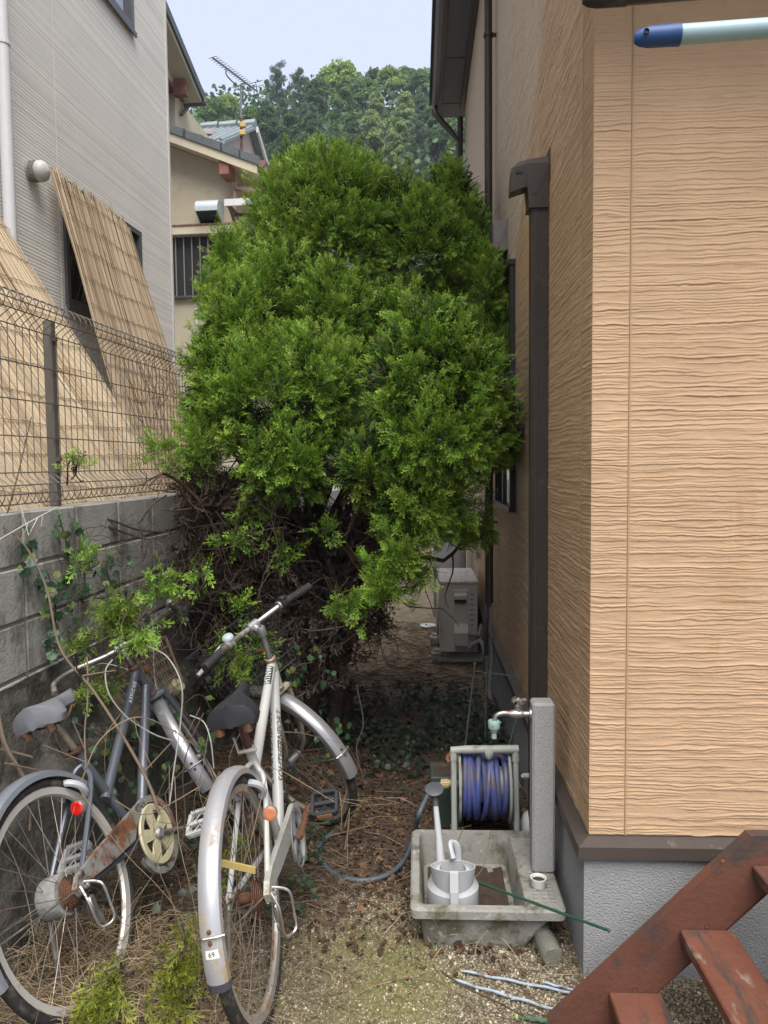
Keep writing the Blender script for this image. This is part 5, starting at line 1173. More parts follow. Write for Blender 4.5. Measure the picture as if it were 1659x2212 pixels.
for k in range(int(T_ * 30)):
    f = k / (T_ * 30 - 1); a = 2 * pi * T_ * f; x = .034 + (Wd - .068) * f + .007 * sin(a * .5 + 3 * f * 5) + .004 * sin(a + f * 20); rr = .122 + .010 * sin(a * .31 + 2) + .006 * sin(f * 40)
    pts.append(hc + ax * x + np.array([0, rr * cos(a), rr * sin(a)]))
m = MB(); m.tube(pts, .0118, 8); 
pts = []
for k in range(120):
    f = k / 119; a = 2 * pi * 4 * f; x = .06 + .11 * (.5 - .5 * cos(f * 7)); pts.append(hc + ax * x + np.array([0, (.138 + .004 * sin(a)) * cos(a), (.136) * sin(a)]))
m.tube(pts, .0105, 8); m.build('wound_hose', m_hose, reel, True)
# loose hose from the reel to the ground
hz_ = .013
cn = hl(atY(968, 1702, reO[1] - .0)); c0 = hw(su0 + .145, RY + .05, .245)
gp = [atZ(x, y, hz_) for x, y in ((893, 1812), (872, 1860), (832, 1892), (775, 1902), (720, 1886), (690, 1853), (690, 1826), (712, 1804), (728, 1790))]
hs = thing('loose_hose', 'blue green hose curving from the reel over the leaf litter', 'hose', gp[3])
path = [c0 + np.array([-.02, -.0, .0]), c0 + np.array([-.05, -.005, -.01]), atY(925, 1716, c0[1] - .03), atY(906, 1757, c0[1] - .10), gp[0] * .5 + atY(906, 1757, c0[1] - .1) * .5 + np.array([0, 0, .0])] + gp
m = MB(); m.tube(spline([q - gp[3] for q in path], 6), .0098, 10); m.build('tube', mat('grey blue hose', (.075, .10, .115), .5, .25, 7, dirt=[((.06, .085, .20), .2, 4), ((.13, .12, .10), .25, 12)]), hs, True)
m = MB(); u = c0 - path[1]; m.lathe([(.012, -.035), (.017, -.032), (.0175, .0), (.0145, .002), (.0145, .03), (.0, .031)], c0 - gp[3] + np.array([.01, 0, 0]), (1, 0, 0), 14)
for k in range(14): a = 2 * pi * k / 14; p = c0 - gp[3] + np.array([.01, .0176 * cos(a), .0176 * sin(a)]); m.box(p - np.array([.03, .0012, .0012]), p + np.array([-.002, .0012, .0012]))
m.build('connector', mat('tan connector plastic', (.46, .36, .19), .5, .1, 9), hs, True)
m = MB(); d_ = gp[-1] - gp[-2]; m.lathe([(.012, -.005), (.017, 0), (.018, .018), (.013, .024), (0, .025)], gp[-1] - gp[3], d_, 12); m.build('end_cap', mat('dull beige cap', (.27, .23, .15), .6, .15, 9), hs, True)
# pots behind the reel
pO = onplane(1032, 1650, hw(0, RY + .40, 0), dR); pO[2] = 0
pot = thing('terracotta_pot', 'orange terracotta flower pot partly hidden behind the hose reel', 'flower pot', pO)
m = MB(); m.lathe([(0, 0), (.10, 0), (.132, .178), (.146, .181), (.149, .216), (.135, .216), (.131, .183), (0, .178)], seg=28); m.build('body', mat('terracotta', (.31, .105, .05), .8, .15, 6, dirt=[((.2, .13, .09), .25, 9)]), pot, True)
m = MB(); m.lathe([(0, .196), (.130, .191)], seg=18); m.build('soil_fill', m_dirtysoil, pot)
pO = hw(hl(atY(965, 1700, RY + 2.5))[0] - .0, RY + .27, 0)
pl = atZ(958, 1790, 0); pb = thing('planter', 'dark green square planter left of the hose reel', 'planter', (pl[0] + .015, pl[1] + .05, 0), RH)
m_dkgreen = mat('dark green planter plastic', (.035, .055, .042), .6, .15, 10, dirt=[((.07, .065, .05), .25, 9)])
m = MB(); m.hull([(-.045, -.04, 0), (.075, -.04, 0), (-.045, .09, 0), (.075, .09, 0), (-.06, -.055, .22), (.09, -.055, .22), (-.06, .105, .22), (.09, .105, .22)]); m.box((-.068, -.063, .205), (.098, .113, .235), bev=.004); m.build('body', m_dkgreen, pb)
m = MB(); m.box((-.055, -.05, .232), (.085, .10, .2365)); m.build('soil_fill', m_dirtysoil, pb)
bO = hw(hl(atZ(1138, 1800, 0))[0] + .02, RY + .04, 0)
bt = thing('white_jug', 'rounded white jug squeezed between hose reel and water post', 'jug', (bO[0], bO[1], 0))
m = MB(); m.lathe([(0, 0), (.05, 0), (.058, .02), (.058, .09), (.045, .12), (.02, .135), (.018, .15), (0, .15)], seg=18); m.build('body', m_white, bt, True)
m = MB(); m.lathe([(.02, .146), (.02, .165), (0, .166)], seg=12); m.build('cap', m_ac, bt)
# plant support of three stakes and a wire ring
z5 = lambda x, y: ((900 + x / 2.765) / 1.1718, (1300 + y / 2.765) / 1.1718)
sO = atY(*z5(910, 1500), 4.05); sO[2] = 0
sup = thing('plant_support', 'ring plant support of thin green stakes beyond the hose reel', 'plant support', sO)
tops = []
m_stk = mat('faded green stake', (.10, .14, .12), .6, .2, 12)
for (x0, y0), (x1, y1), Yd in (((775, 1560), (835, 1050), 3.95), ((908, 1560), (918, 1050), 4.2), ((1100, 1530), (1220, 1110), 3.75)):
    a, b = atY(*z5(x0, y0), Yd), atY(*z5(x1, y1), Yd); a = a + (a - b) * (a[2] / max(.05, b[2] - a[2])); m = MB(); m.tube([a - sO, b - sO], .0048, 6); m.ball(b - sO, .0085, 6, 4); m.build('stake', m_stk, sup, True); tops.append(b - sO)
m = MB(); m.tube(spline([tops[0] - np.array([0, 0, .04]), tops[1] + np.array([0, 0, -.05]), tops[2] - np.array([0, 0, .03])], 6), .0022, 5); m.tube([tops[0] - np.array([0, 0, .04]), tops[2] - np.array([0, 0, .03])], .0022, 5); m.build('ring_wire', m_stk, sup)
# plastic rods on the gravel, glass jar, white lid
def rod(label, p, q, r, col, z=.012):
    a, b = atZ(*p, z), atZ(*q, z); t = thing('plastic_rod', label, 'rod', a, 0, 'thin rods lying on the gravel'); v = b - a; N_ = 16
    m = MB(); m.tube([v * k / N_ + np.array([0, 0, .002 * sin(k * 1.3)]) for k in range(N_ + 1)], [r * (1 + .12 * (k % 2)) for k in range(N_ + 1)], 8); m.build('rod_body', col, t, True)
    m = MB(); m.ball((0, 0, 0), r * 1.35, 8, 5); m.build('tip', mat('lime tip', (.30, .36, .10), .6), t)
m_rod = mat('pale blue flaking rod', (.30, .36, .43), .55, .2, 40, dirt=[((.18, .17, .15), .35, 30)])
z6 = lambda x, y: ((1100 + x / 1.9656) / 1.1718, (2050 + y / 1.9656) / 1.1718)
rod('middle pale blue rod on the gravel running under the red stairs', z6(135, 801), z6(760, 925), .0038, m_rod); rod('nearest pale blue rod on the gravel', z6(95, 846), z6(640, 1005), .0040, m_rod); rod('short pale blue rod on the gravel nearest the plinth', z6(540, 858), z6(800, 920), .0034, m_rod)
rod('dark green rod end lying at the bottom edge of the gravel', z6(410, 1030), z6(560, 1050), .006, mat('green rod', (.05, .10, .06), .6, .2, 20))
jO = atZ(*z6(590, 745), .03)
def thin_glass():
    m_ = mat('dusty thin glass', (.42, .41, .36), .18, .15, 25, spec=.6); t = m_.node_tree; tr = t.nodes.new('ShaderNodeBsdfTransparent'); tr.inputs[0].default_value = (.86, .88, .84, 1); ms = t.nodes.new('ShaderNodeMixShader'); ms.inputs[0].default_value = .22
    t.links.new(tr.outputs[0], ms.inputs[1]); t.links.new(t.nodes['Principled BSDF'].outputs[0], ms.inputs[2]); t.links.new(ms.outputs[0], t.nodes['Material Output'].inputs['Surface']); return m_
jar = thing('glass_jar', 'dusty glass jar lying on its side beside the sink', 'jar', jO)
ja = atZ(*z6(545, 650), .035) - jO; ja[2] = .006; L_ = .13
m = MB(); m.lathe([(0, 0), (.030, 0), (.035, .006), (.035, .09), (.029, .105), (.029, .125), (.031, .127), (.031, .13), (.026, .13), (.026, .105), (.031, .088), (.031, .01), (0, .01)], (0, 0, .006), ja, 22)
m.build('glass', thin_glass(), jar, True)
lO = atZ(925, 1352, .012); ld = thing('white_lid', 'white plastic lid lying on the bare earth by the outdoor unit', 'plastic lid', lO)
m = MB(); m.lathe([(0, .014), (.04, .012), (.075, .012), (.082, .004), (.08, 0)], seg=22); m.build('disc', m_white, ld, True); m = MB(); m.ball((-.02, -.01, .015), (.012, .012, .006)); m.build('knob', m_black, ld)  # disc of the white lid and its black knob
# ================================================================== BICYCLES, local: x forward, y left, z up, rear hub above the origin
BR = .345; WB = 1.10
HA = np.array([-cos(radians(69)), 0, sin(radians(69))]); HP = np.array([WB - .05 / sin(radians(69)) , 0, BR])
def axp(t): return HP + HA * t
def text_mesh(body, size, shear=0.0, bold=False, cuts=2):
    cu = bpy.data.curves.new('lettering', 'FONT'); cu.body = body; cu.size = size; cu.shear = shear; cu.align_x = 'CENTER'; cu.align_y = 'CENTER'; cu.resolution_u = 2
    if bold: cu.offset = size * .018
    o = bpy.data.objects.new('lettering', cu); COL.objects.link(o); dg = bpy.context.evaluated_depsgraph_get(); me = bpy.data.meshes.new_from_object(o.evaluated_get(dg))
    bpy.data.objects.remove(o); bpy.data.curves.remove(cu)
    bm = bmesh.new(); bm.from_mesh(me); bmesh.ops.triangulate(bm, faces=bm.faces)
    for _ in range(cuts): bmesh.ops.subdivide_edges(bm, edges=[e for e in bm.edges if e.calc_length() > size * .18], cuts=1); bmesh.ops.triangulate(bm, faces=bm.faces)
    bm.verts.index_update(); V = np.array([v.co[:] for v in bm.verts]); F = [tuple(v.index for v in f.verts) for f in bm.faces]; bm.free(); return V, F
def wrap_text(body, size, p0, p1, r, side, m_, parent, name='lettering', shear=0.0, bold=False, stretch=1.0):
    """letters along p0->p1 on a tube of radius r, centred on the direction side"""
    V, F = text_mesh(body, size, shear, bold); p0, p1 = np.asarray(p0, float), np.asarray(p1, float); c = (p0 + p1) / 2; ax = (p1 - p0) / np.linalg.norm(p1 - p0)
    s = np.asarray(side, float); s = s - ax * (s @ ax); s /= np.linalg.norm(s); tt = np.cross(s, ax)
    m = MB(); R = r + .0008; out = []
    for x, y, z in V:
        a = y / R; out.append(c + ax * x * stretch + R * (s * cos(a) + tt * sin(a)))
    m.add(out, F); return m.build(name, m_, parent)
def make_wheel(bike, name, M, tyre_m, rim_m, spoke_m, hub_m, hubr=.022, rear=False):
    """M places the wheel (hub at the origin, axle along y)"""
    R = BR - .017
    m = MB(M); m.torus((0, 0, 0), (0, 1, 0), R, .0175, 56, 10); w_ = m.build(name, tyre_m, bike, True)
    m = MB(M); prof = [(R - .014, -.011), (R - .006, -.013), (R - .006, .013), (R - .014, .011), (R - .034, .009), (R - .039, 0), (R - .034, -.009), (R - .014, -.011)]
    m.lathe(prof, (0, 0, 0), (0, 1, 0), 56); m.build('rim', rim_m, w_, True)
    m = MB(M); n = 32; r = np.random.default_rng(1)
    for k in range(n):
        sd = 1 if k % 2 else -1; a = 2 * pi * k / n; b = a + (.55 if (k // 2) % 2 else -.55); h = np.array([hubr * cos(b), sd * .028, hubr * sin(b)]); e = np.array([(R - .034) * cos(a), sd * .002, (R - .034) * sin(a)]); m.tube([h, e], .0012, 4, False)
    s = m.build('spokes', spoke_m, w_); s['kind'] = 'stuff'
    m = MB(M); m.lathe([(.006, -.055), (.006, -.038), (hubr + .004, -.032), (hubr + .004, -.028), (.016, -.024), (.016, .024), (hubr + .004, .028), (hubr + .004, .032), (.006, .038), (.006, .055)], (0, 0, 0), (0, 1, 0), 16); m.build('hub', hub_m, w_, True)
    m = MB(M); m.tube([(R - .05, 0, .02), (R - .035, 0, .02)], .003, 5); m.build('valve', m_black, w_)
    return w_
def mudguard(bike, M, a0, a1, wid, m_, name='mudguard', rad=None, flapm=None):
    R = (rad or BR + .016); n = 34; prof = [(-wid, -.016), (-wid * .92, -.002), (-wid * .5, .007), (0, .009), (wid * .5, .007), (wid * .92, -.002), (wid, -.016)]
    vs = []
    for th_ in (0, -.0022):
        for k in range(n + 1):
            a = a0 + (a1 - a0) * k / n
            for y, h in prof: vs.append(((R + h + th_) * cos(a), y, (R + h + th_) * sin(a)))
    q = len(prof); L = (n + 1) * q; fs = []
    for s in (0, 1):
        for k in range(n):
            for j in range(q - 1): f = (s * L + k * q + j, s * L + k * q + j + 1, s * L + (k + 1) * q + j + 1, s * L + (k + 1) * q + j); fs.append(f if s == 0 else f[::-1])
    for k in range(n):
        for j in (0, q - 1): fs.append((k * q + j, (k + 1) * q + j, L + (k + 1) * q + j, L + k * q + j))
    for k in (0, n): fs += [(k * q + j, k * q + j + 1, L + k * q + j + 1, L + k * q + j) for j in range(q - 1)]
    m = MB(M); m.add(vs, fs); g = m.build(name, m_, bike, True)
    # stay wire
    e = a1 - .31; m = MB(M)
    for sd in (-1, 1): m.tube([(0, sd * .052, 0), ((R - .03) * cos(e), sd * (wid + .012), (R - .03) * sin(e))], .0024, 5)
    m.tube([((R - .03) * cos(e), -(wid + .012), (R - .03) * sin(e)), ((R + .004) * cos(e), -(wid + .006), (R + .004) * sin(e)), ((R + .0145) * cos(e), -wid * .5, (R + .0145) * sin(e)), ((R + .0155) * cos(e), wid * .5, (R + .0155) * sin(e)), ((R + .004) * cos(e), wid + .006, (R + .004) * sin(e)), ((R - .03) * cos(e), wid + .012, (R - .03) * sin(e))], .0024, 5); m.build('stay_wire', m_steel, g)
    m = MB(M)
    for a in (e - .035, e + .035): m.ball(((R + .010) * cos(a), 0, (R + .010) * sin(a)), .0058, 8, 5)
    m.build('rivet', m_rustmetal if bike['category'] == 'bicycle' else m_steel, g)
    return g
def saddle(bike, c, m_, tilt=0.0, wide=.095, L_=.27):
    """nose forward"""
    M = Matrix.Translation(Vector(c)) @ Matrix.Rotation(tilt, 4, 'Y'); m = MB(M); n = 16; ring = 14; vs = []
    for k in range(n + 1):
        f = k / n; x = -L_ * .42 + L_ * f; wd = .018 + (wide - .018) * (1 - sstep(.22, .68, f)) ; wd *= (sqrt(max(0, 1 - (1 - min(1, f / .12)) ** 2)) * .75 + .25) if f < .12 else (sqrt(max(.02, 1 - ((f - .92) / .08) ** 2)) if f > .92 else 1)
        zt = .022 + .016 * (1 - f) ** 2 + .008 * f ** 3; zb = -.022 - .018 * (1 - sstep(.2, .6, f))
        for j in range(ring):
            a = 2 * pi * j / ring; y = wd * cos(a); s = sin(a); z = (zt * (abs(s) ** .7) if s > 0 else zb * (abs(s) ** .5)); z -= .012 * (y / wide) ** 2 * 2
            vs.append((x, y, z))
    fs = [(k * ring + j, k * ring + (j + 1) % ring, (k + 1) * ring + (j + 1) % ring, (k + 1) * ring + j) for k in range(n) for j in range(ring)] + [tuple(range(ring)), tuple(range((n + 1) * ring - 1, n * ring - 1, -1))]
    m.add(vs, fs); s = m.build('saddle', m_, bike, True)
    m = MB(M); 
    for sd in (-1, 1): m.tube(spline([(-.09, sd * .04, -.03), (-.03, sd * .022, -.052), (.05, sd * .02, -.05), (.13, sd * .008, -.01)], 4), .0035, 5); m.lathe([(.014, -.02), (.016, .0), (.014, .02)], (-.085, sd * .045, -.045), (0, 0, 1), 8)
    m.build('saddle_rail', m_rustmetal, s, True); return s
def pedal(bike, c, ang, m_, refl):
    M = Matrix.Translation(Vector(c)) @ Matrix.Rotation(ang, 4, 'Y'); m = MB(M); l, w_ = .046, .045
    for x in (-l, l):
        m.box((x - .007, -w_, -.012), (x + .007, w_, .012), bev=.003)
        for k in range(9): m.box((x - .0075, -w_ + .006 + k * .0095, .0115), (x + .0075, -w_ + .010 + k * .0095, .0145))
    for y in (-w_, w_): m.box((-l, y - .007, -.012), (l, y + .007, .012), bev=.003)
    m.box((-.008, -w_, -.009), (.008, w_, .009), bev=.002)
    for x in (-.027, .027): m.tube([(x - .018, -.03, 0), (x + .018, 0, 0), (x - .018, .03, 0)], .003, 5)
    p = m.build('pedal', m_, bike)
    for x in (-l - .0075, l + .0075): m = MB(M); m.box((x - .0012, -.028, -.007), (x + .0012, .028, .007)); m.build('pedal_reflector', refl, p)
    return p
def grip_bar(): pass
def build_bike(o, frame_m, guard_m, fguard_m, tyre_m, rim_m, spoke_m, saddle_m, steer, cfg):
    I = Matrix.Identity(4)
    A = Vector(axp(.3)); St = Matrix.Translation(A) @ Matrix.Rotation(steer, 4, Vector(HA)) @ Matrix.Translation(-A)
    BB = np.array([.455, 0, .285]); SC = BB + np.array([-cos(radians(70)), 0, sin(radians(70))]) * cfg.get('seat_tube', .42); RHb = np.array([0, 0, BR])
    H1, H2 = axp(.40), axp(.52)
    # wheels
    rw = make_wheel(o, 'rear_wheel', Matrix.Translation(Vector(RHb)), tyre_m, rim_m, spoke_m, m_rustmetal, .024, True)
    fw_ = make_wheel(o, 'front_wheel', St @ Matrix.Translation(Vector((WB, 0, BR))), tyre_m, rim_m, spoke_m, m_alu)
    # frame
    m = MB(); rt = .0175
    if cfg['style'] == 'twin':
        m.tube([axp(.505), BB + np.array([-.10, 0, .20])], .0185, 12); m.tube([axp(.43), BB + np.array([.02, 0, .02])], .0195, 12)
    else:
        m.tube([axp(.50), SC + np.array([.03, 0, -.075])], .0185, 12); m.tube([axp(.46), BB], .0205, 12)
    m.tube([BB, SC], .0165, 12); m.tube([axp(.385), axp(.525)], .0195, 14); m.lathe([(.024, -.036), (.024, .036)], BB, (0, 1, 0), 14); m.lathe([(0, -.036), (.024, -.036)], BB, (0, 1, 0), 14); m.lathe([(0, .036), (.024, .036)], BB, (0, 1, 0), 14)
    m.build('frame', frame_m, o, True)
    for sd in (-1, 1):
        m = MB(); ss = SC + np.array([.012, 0, -.055])
        m.tube(spline([ss, ss + np.array([-.03, sd * .022, -.012]), ss + np.array([-.07, sd * .042, -.07]), np.array([0, sd * .058, BR + .005])], 5), .0085, 8); m.build('seat_stay', frame_m, o, True)
        m = MB(); m.tube([BB + np.array([-.02, sd * .02, 0]), BB + np.array([-.10, sd * .036, .01]), np.array([0, sd * .056, BR])], .0095, 8); m.box((-.018, sd * .058 - .003, BR - .018), (.022, sd * .058 + .003, BR + .02)); m.build('chain_stay', frame_m, o, True)
    for k, (t0, r_) in enumerate(((.385, .023), (.525, .0235))): m = MB(); m.lathe([(.018, -.008), (r_, -.006), (r_, .006), (.018, .009)], axp(t0), HA, 16); m.build('headset', cfg['headset_m'], o, True)
    # seat post, clamp, saddle
    sd_ = np.array([-cos(radians(70)), 0, sin(radians(70))]); top = SC + sd_ * cfg['post']
    m = MB(); m.tube([SC - sd_ * .02, top], .0132, 10); m.build('seat_post', cfg['post_m'], o, True)
    m = MB(); m.lathe([(.0195, -.014), (.0205, -.012), (.0205, .006), (.0195, .009)], SC, sd_, 14); m.tube([SC + np.array([-.024, -.03, -.004]), SC + np.array([-.024, .03, -.004])], .006, 8); m.tube([SC + np.array([-.024, .03, -.004]), SC + np.array([-.03, .035, .05])], .0042, 6); m.build('seat_clamp', cfg['clamp_m'], o, True)
    saddle(o, top + np.array([.0, 0, .045]), saddle_m, cfg.get('tilt', -.06), cfg.get('wide', .084), cfg.get('slen', .26))
    # fork
    m = MB(St); cr = axp(.365)
    m.tube([axp(.40), cr], .013, 8); m.box(cr + np.array([-.018, -.052, -.012]), cr + np.array([.018, .052, .012]), bev=.006)
    for s in (-1, 1): m.tube(spline([cr + np.array([0, s * .047, 0]), axp(.2) + np.array([.0, s * .052, 0]), axp(.07) + np.array([.012, s * .055, 0]), np.array([WB, s * .055, BR])], 4), [.012] * 5 + [.011] * 4 + [.009] * 4, 8)
    m.build('fork', cfg['fork_m'], o, True)
    # guards
    rg = mudguard(o, Matrix.Translation(Vector(RHb)), radians(cfg.get('rg0', 38)), radians(cfg.get('rg1', 198)), .029, guard_m)
    fg = mudguard(o, St @ Matrix.Translation(Vector((WB, 0, BR))), radians(40), radians(192), .030, fguard_m)
    # stem and bar
    stt = axp(cfg['stem'])
    m = MB(St); m.tube([axp(.52), stt], .0112, 12); f_ = np.array([sin(radians(69)), 0, cos(radians(69))]); clampp = stt + f_ * .045 + HA * .012
    m.lathe([(.016, -.02), (.0165, -.01), (.0165, .012), (.012, .02), (0, .021)], stt, HA, 14); m.tube([stt - HA * .004, clampp], [.0155, .016], 12); m.lathe([(.0195, -.024), (.0195, .024)], clampp, (0, 1, 0), 14); m.lathe([(0, -.024), (.0195, -.024)], clampp, (0, 1, 0), 14); m.lathe([(0, .024), (.0195, .024)], clampp, (0, 1, 0), 14)
    stm = m.build('stem', m_alu if cfg['style'] != 'twin' else m_steel, o, True)
    m = MB(St); m.lathe([(0, .001), (.006, .0)], stt + HA * .0215, HA, 10); m.build('stem_bolt', m_black, stm)
    off = lambda x, y, z: clampp + np.array([x, y, z])
    hb = [off(*q) for q in cfg['bar']]
    m = MB(St); m.tube(spline(hb, 6), .0112, 12); m.build('handlebar', m_steel, o, True)
    for s, g in ((1, cfg['grip_l']), (-1, cfg['grip_r'])):
        if not g: continue
        e = hb[-1] if hb[-1][1] * s > 0 else hb[0]; nx = hb[-2] if hb[-1][1] * s > 0 else hb[1]; d = (nx - e) / np.linalg.norm(nx - e); m = MB(St); m.lathe([(0, -.006), (.017, -.006), (.018, 0), (.0165, .012), (.0158, .10), (.0185, .112), (.019, .122), (.012, .125)], e, d, 14)
        for k in range(14): m.lathe([(.0165, k * .007 + .006), (.0175, k * .007 + .008), (.0165, k * .007 + .010)], e, d, 12)
        gm = m.build('grip', m_rubber, o, True)
        m = MB(St); b0 = e + d * .135 + f_ * .02; m.lathe([(.0135, -.016), (.0185, -.012), (.0185, .012), (.0135, .016)], e + d * .145, d, 12); m.tube(spline([b0, b0 + f_ * .02 - HA * .012, e + d * .07 + f_ * .045 - HA * .03, e + d * -.02 + f_ * .04 - HA * .035], 4), .0055, 6, flat=1.6); m.build('brake_lever', m_alu, o, True)
    # basket, wires counted out
    bc = cfg['basket']; B0 = clampp + np.array(bc[0]); w0, w1, d0, d1, hh = bc[1]
    m = MB(St); rr = .0016
    def P(u, v, t): # u across -1..1, v depth 0..1, t height 0..1
        w_ = (w0 + (w1 - w0) * t) / 2; d_ = d0 + (d1 - d0) * t; return B0 + np.array([v * d_, u * w_, t * hh])
    for t in np.linspace(0, 1, 6):
        lp = [P(-1, 0, t), P(1, 0, t), P(1, 1, t), P(-1, 1, t)]; 
        for i in range(4): m.tube([lp[i], lp[(i + 1) % 4]], .0032 if t in (0, 1) else rr, 5)
    for u in np.linspace(-1, 1, 13): m.tube([P(u, 0, 1), P(u, 0, 0), P(u, 1, 0), P(u, 1, 1)], rr, 4)
    for v in np.linspace(0, 1, 9): m.tube([P(-1, v, 1), P(-1, v, 0), P(1, v, 0), P(1, v, 1)], rr, 4)
    m.build('basket', cfg['basket_m'], o)
    m = MB(St); m.box(B0 + np.array([-.05, -.02, hh * .55]), B0 + np.array([0, .02, hh * .6])); m.tube([B0 + np.array([d0 * .5, -.07, 0]), np.array([WB, -.055, BR])], .004, 5); m.tube([B0 + np.array([d0 * .5, .07, 0]), np.array([WB, .055, BR])], .004, 5); m.build('basket_stay', cfg['stay_m'], o)
    # drive
    y0 = -.052
    m = MB()
    if cfg['style'] == 'twin':
        ring = .098
        m.lathe([(.0, -.004), (.03, -.004), (.03, .004), (0, .004)], BB + np.array([0, y0 - .012, 0]), (0, -1, 0), 18)
        m.lathe([(.082, -.004), (.104, -.003), (.106, .002), (.102, .008), (.082, .006), (.082, -.004)], BB + np.array([0, y0 - .012, 0]), (0, -1, 0), 36)
        for k in range(5):
            a = 2 * pi * k / 5 + .3; u = np.array([cos(a), 0, sin(a)]); v_ = np.array([-sin(a), 0, cos(a)]); c = BB + np.array([0, y0 - .012, 0])
            m.hull([c + u * .02 + v_ * s * .016 + np.array([0, yy, 0]) for s in (-1, 1) for yy in (-.008, .003)] + [c + u * .086 + v_ * s * .024 + np.array([0, yy, 0]) for s in (-1, 1) for yy in (-.006, .003)])
        cr_ = m.build('chainwheel_cover', mat('yellowed cream plastic', (.46, .42, .27), .5, .12, 8, dirt=[((.30, .25, .12), .2, 10)]), o, True)
        m = MB(); m.lathe([(.0, -.006), (.02, -.005), (.022, .008), (.016, .016), (0, .017)], BB + np.array([0, y0 - .02, 0]), (0, -1, 0), 16); m.build('crank_boss', m_alu, cr_, True)
    else:
        m.lathe([(.094, -.002), (.099, -.002), (.099, .004), (.094, .004), (.094, -.002)], BB + np.array([0, y0 - .014, 0]), (0, -1, 0), 40); m.lathe([(.06, 0), (.088, 0), (.09, .003), (.06, .003)], BB + np.array([0, y0 - .004, 0]), (0, -1, 0), 36)
        for k in range(5): a = 2 * pi * k / 5; u = np.array([cos(a), 0, sin(a)]); m.tube([BB + np.array([0, y0 - .004, 0]), BB + u * .09 + np.array([0, y0 - .006, 0])], .007, 6)
        m.build('chainwheel', m_rustmetal if 0 else m_alu, o, True)
    # chain case outline, hockey stick
    out = []
    N_ = 22; Ro = cfg.get('case_r', .122); c = BB
    for k in range(N_ + 1): a = radians(cfg.get('case_a1', 100) - (cfg.get('case_a1', 100) - cfg.get('case_a0', -150)) * k / N_); out.append((c[0] + Ro * cos(a), c[2] + Ro * sin(a)))
    inn = []
    for k in range(N_ + 1): a = radians(cfg.get('case_a0', -150) + (cfg.get('case_a1', 100) - cfg.get('case_a0', -150)) * k / N_); inn.append((c[0] + (Ro - .024) * cos(a), c[2] + (Ro - .024) * sin(a)))
    def plate(poly, ya, yb, mm, nm, par): k = MB(); k.prism(poly, ya, yb); return k.build(nm, mm, par)
    # ring part built as quads
    k = MB(); vs = []; 
    for (x, z) in out: vs += [(x, y0 - .018, z), (x, y0 - .002, z)]
    for (x, z) in inn[::-1]: vs += [(x, y0 - .018, z), (x, y0 - .002, z)]
    n2 = len(out); fs = []
    for i in range(n2 - 1):
        a, b, c_, d = 2 * i, 2 * i + 2, 2 * n2 + 2 * i + 2, 2 * n2 + 2 * i; fs += [(a, b, c_, d), (a + 1, d + 1, c_ + 1, b + 1), (a, a + 1, b + 1, b), (d, c_, c_ + 1, d + 1)]
    k.add(vs, fs)
    tb_ = [(BB[0] + .0, BB[2] + Ro), (BB[0] - .06, BB[2] + Ro - .004), (.06, BR + .052), (.0, BR + .04), (-.03, BR + .015), (-.02, BR - .012), (.06, BR + .0), (.16, BR - .01), (BB[0] - .13, BB[2] + .045), (BB[0] - .095, BB[2] + .075), (BB[0] - .05, BB[2] + .098)]
    vs = [(x, y0 - .0185, z) for x, z in tb_] + [(x, y0 - .001, z) for x, z in tb_]; q = len(tb_)
    k.add(vs, [tuple(range(q)), tuple(range(2 * q - 1, q - 1, -1))] + [(i, i + q, (i + 1) % q + q, (i + 1) % q) for i in range(q)])
    k.build('chain_case', cfg['case_m'], o)
    ca = radians(cfg['crank'])
    for s, an_ in ((-1, ca), (1, ca + pi)):
        e = BB + np.array([.165 * cos(an_), s * .085, .165 * sin(an_)]); m = MB(); m.tube([BB + np.array([0, s * .075, 0]), e], [.0125, .010], 8, flat=.8); m.tube([e, e + np.array([0, s * .02, 0])], .011, 8); m.tube([BB, BB + np.array([0, s * .08, 0])], .010, 8); m.build('crank', cfg['crank_m'], o, True)
        pedal(o, e + np.array([0, s * .066, 0]), cfg.get('pang', -.5), cfg['pedal_m'], cfg['refl_m'])
    # sprockets, derailleur, guard loop
    m = MB()
    for k in range(6): m.lathe([(.02, 0), (.026 + .005 * k, 0), (.026 + .005 * k, .002), (.02, .002)], (0, -.045 + .0045 * k, BR), (0, -1, 0), 20)
    m.build('sprockets', m_rustmetal, o)
    m = MB(); m.tube([(0, -.062, BR), (.0, -.078, BR), (.012, -.078, BR + .0)], .007, 8); m.box((-.012, -.082, BR - .085), (.018, -.066, BR - .03), bev=.005); m.lathe([(.006, -.004), (.02, -.004), (.02, .004), (.006, .004)], (.015, -.07, BR - .10), (0, 1, 0), 14); m.tube([(.0, -.076, BR - .06), (.015, -.076, BR - .10), (.03, -.07, BR - .15)], .006, 6); m.build('gear_changer', m_steel, o, True)
    m = MB(); m.tube(spline([(.01, -.065, BR + .015), (.02, -.10, BR - .0), (.02, -.118, BR - .02), (.018, -.118, BR - .08), (.012, -.118, BR - .115), (-.005, -.105, BR - .125), (-.025, -.09, BR - .11), (-.03, -.09, BR - .03), (-.012, -.07, BR + .01)], 5), .0042, 7); m.build('guard_loop', m_steel, o, True)
    # ring lock
    lc = SC + np.array([-.105, 0, -.105]); la = np.array([.55, 0, -.8]); la /= np.linalg.norm(la)
    m = MB(); m.torus(lc, (.82, 0, .57), .048, .0115, 24, 8, a0=cfg.get('lk0', -.6), a1=cfg.get('lk0', -.6) + 4.6); m.build('ring_lock', mat('grey lock shell', (.40, .41, .43), .45, .08, 9, dirt=[((.28, .26, .24), .2, 9)]), o, True)
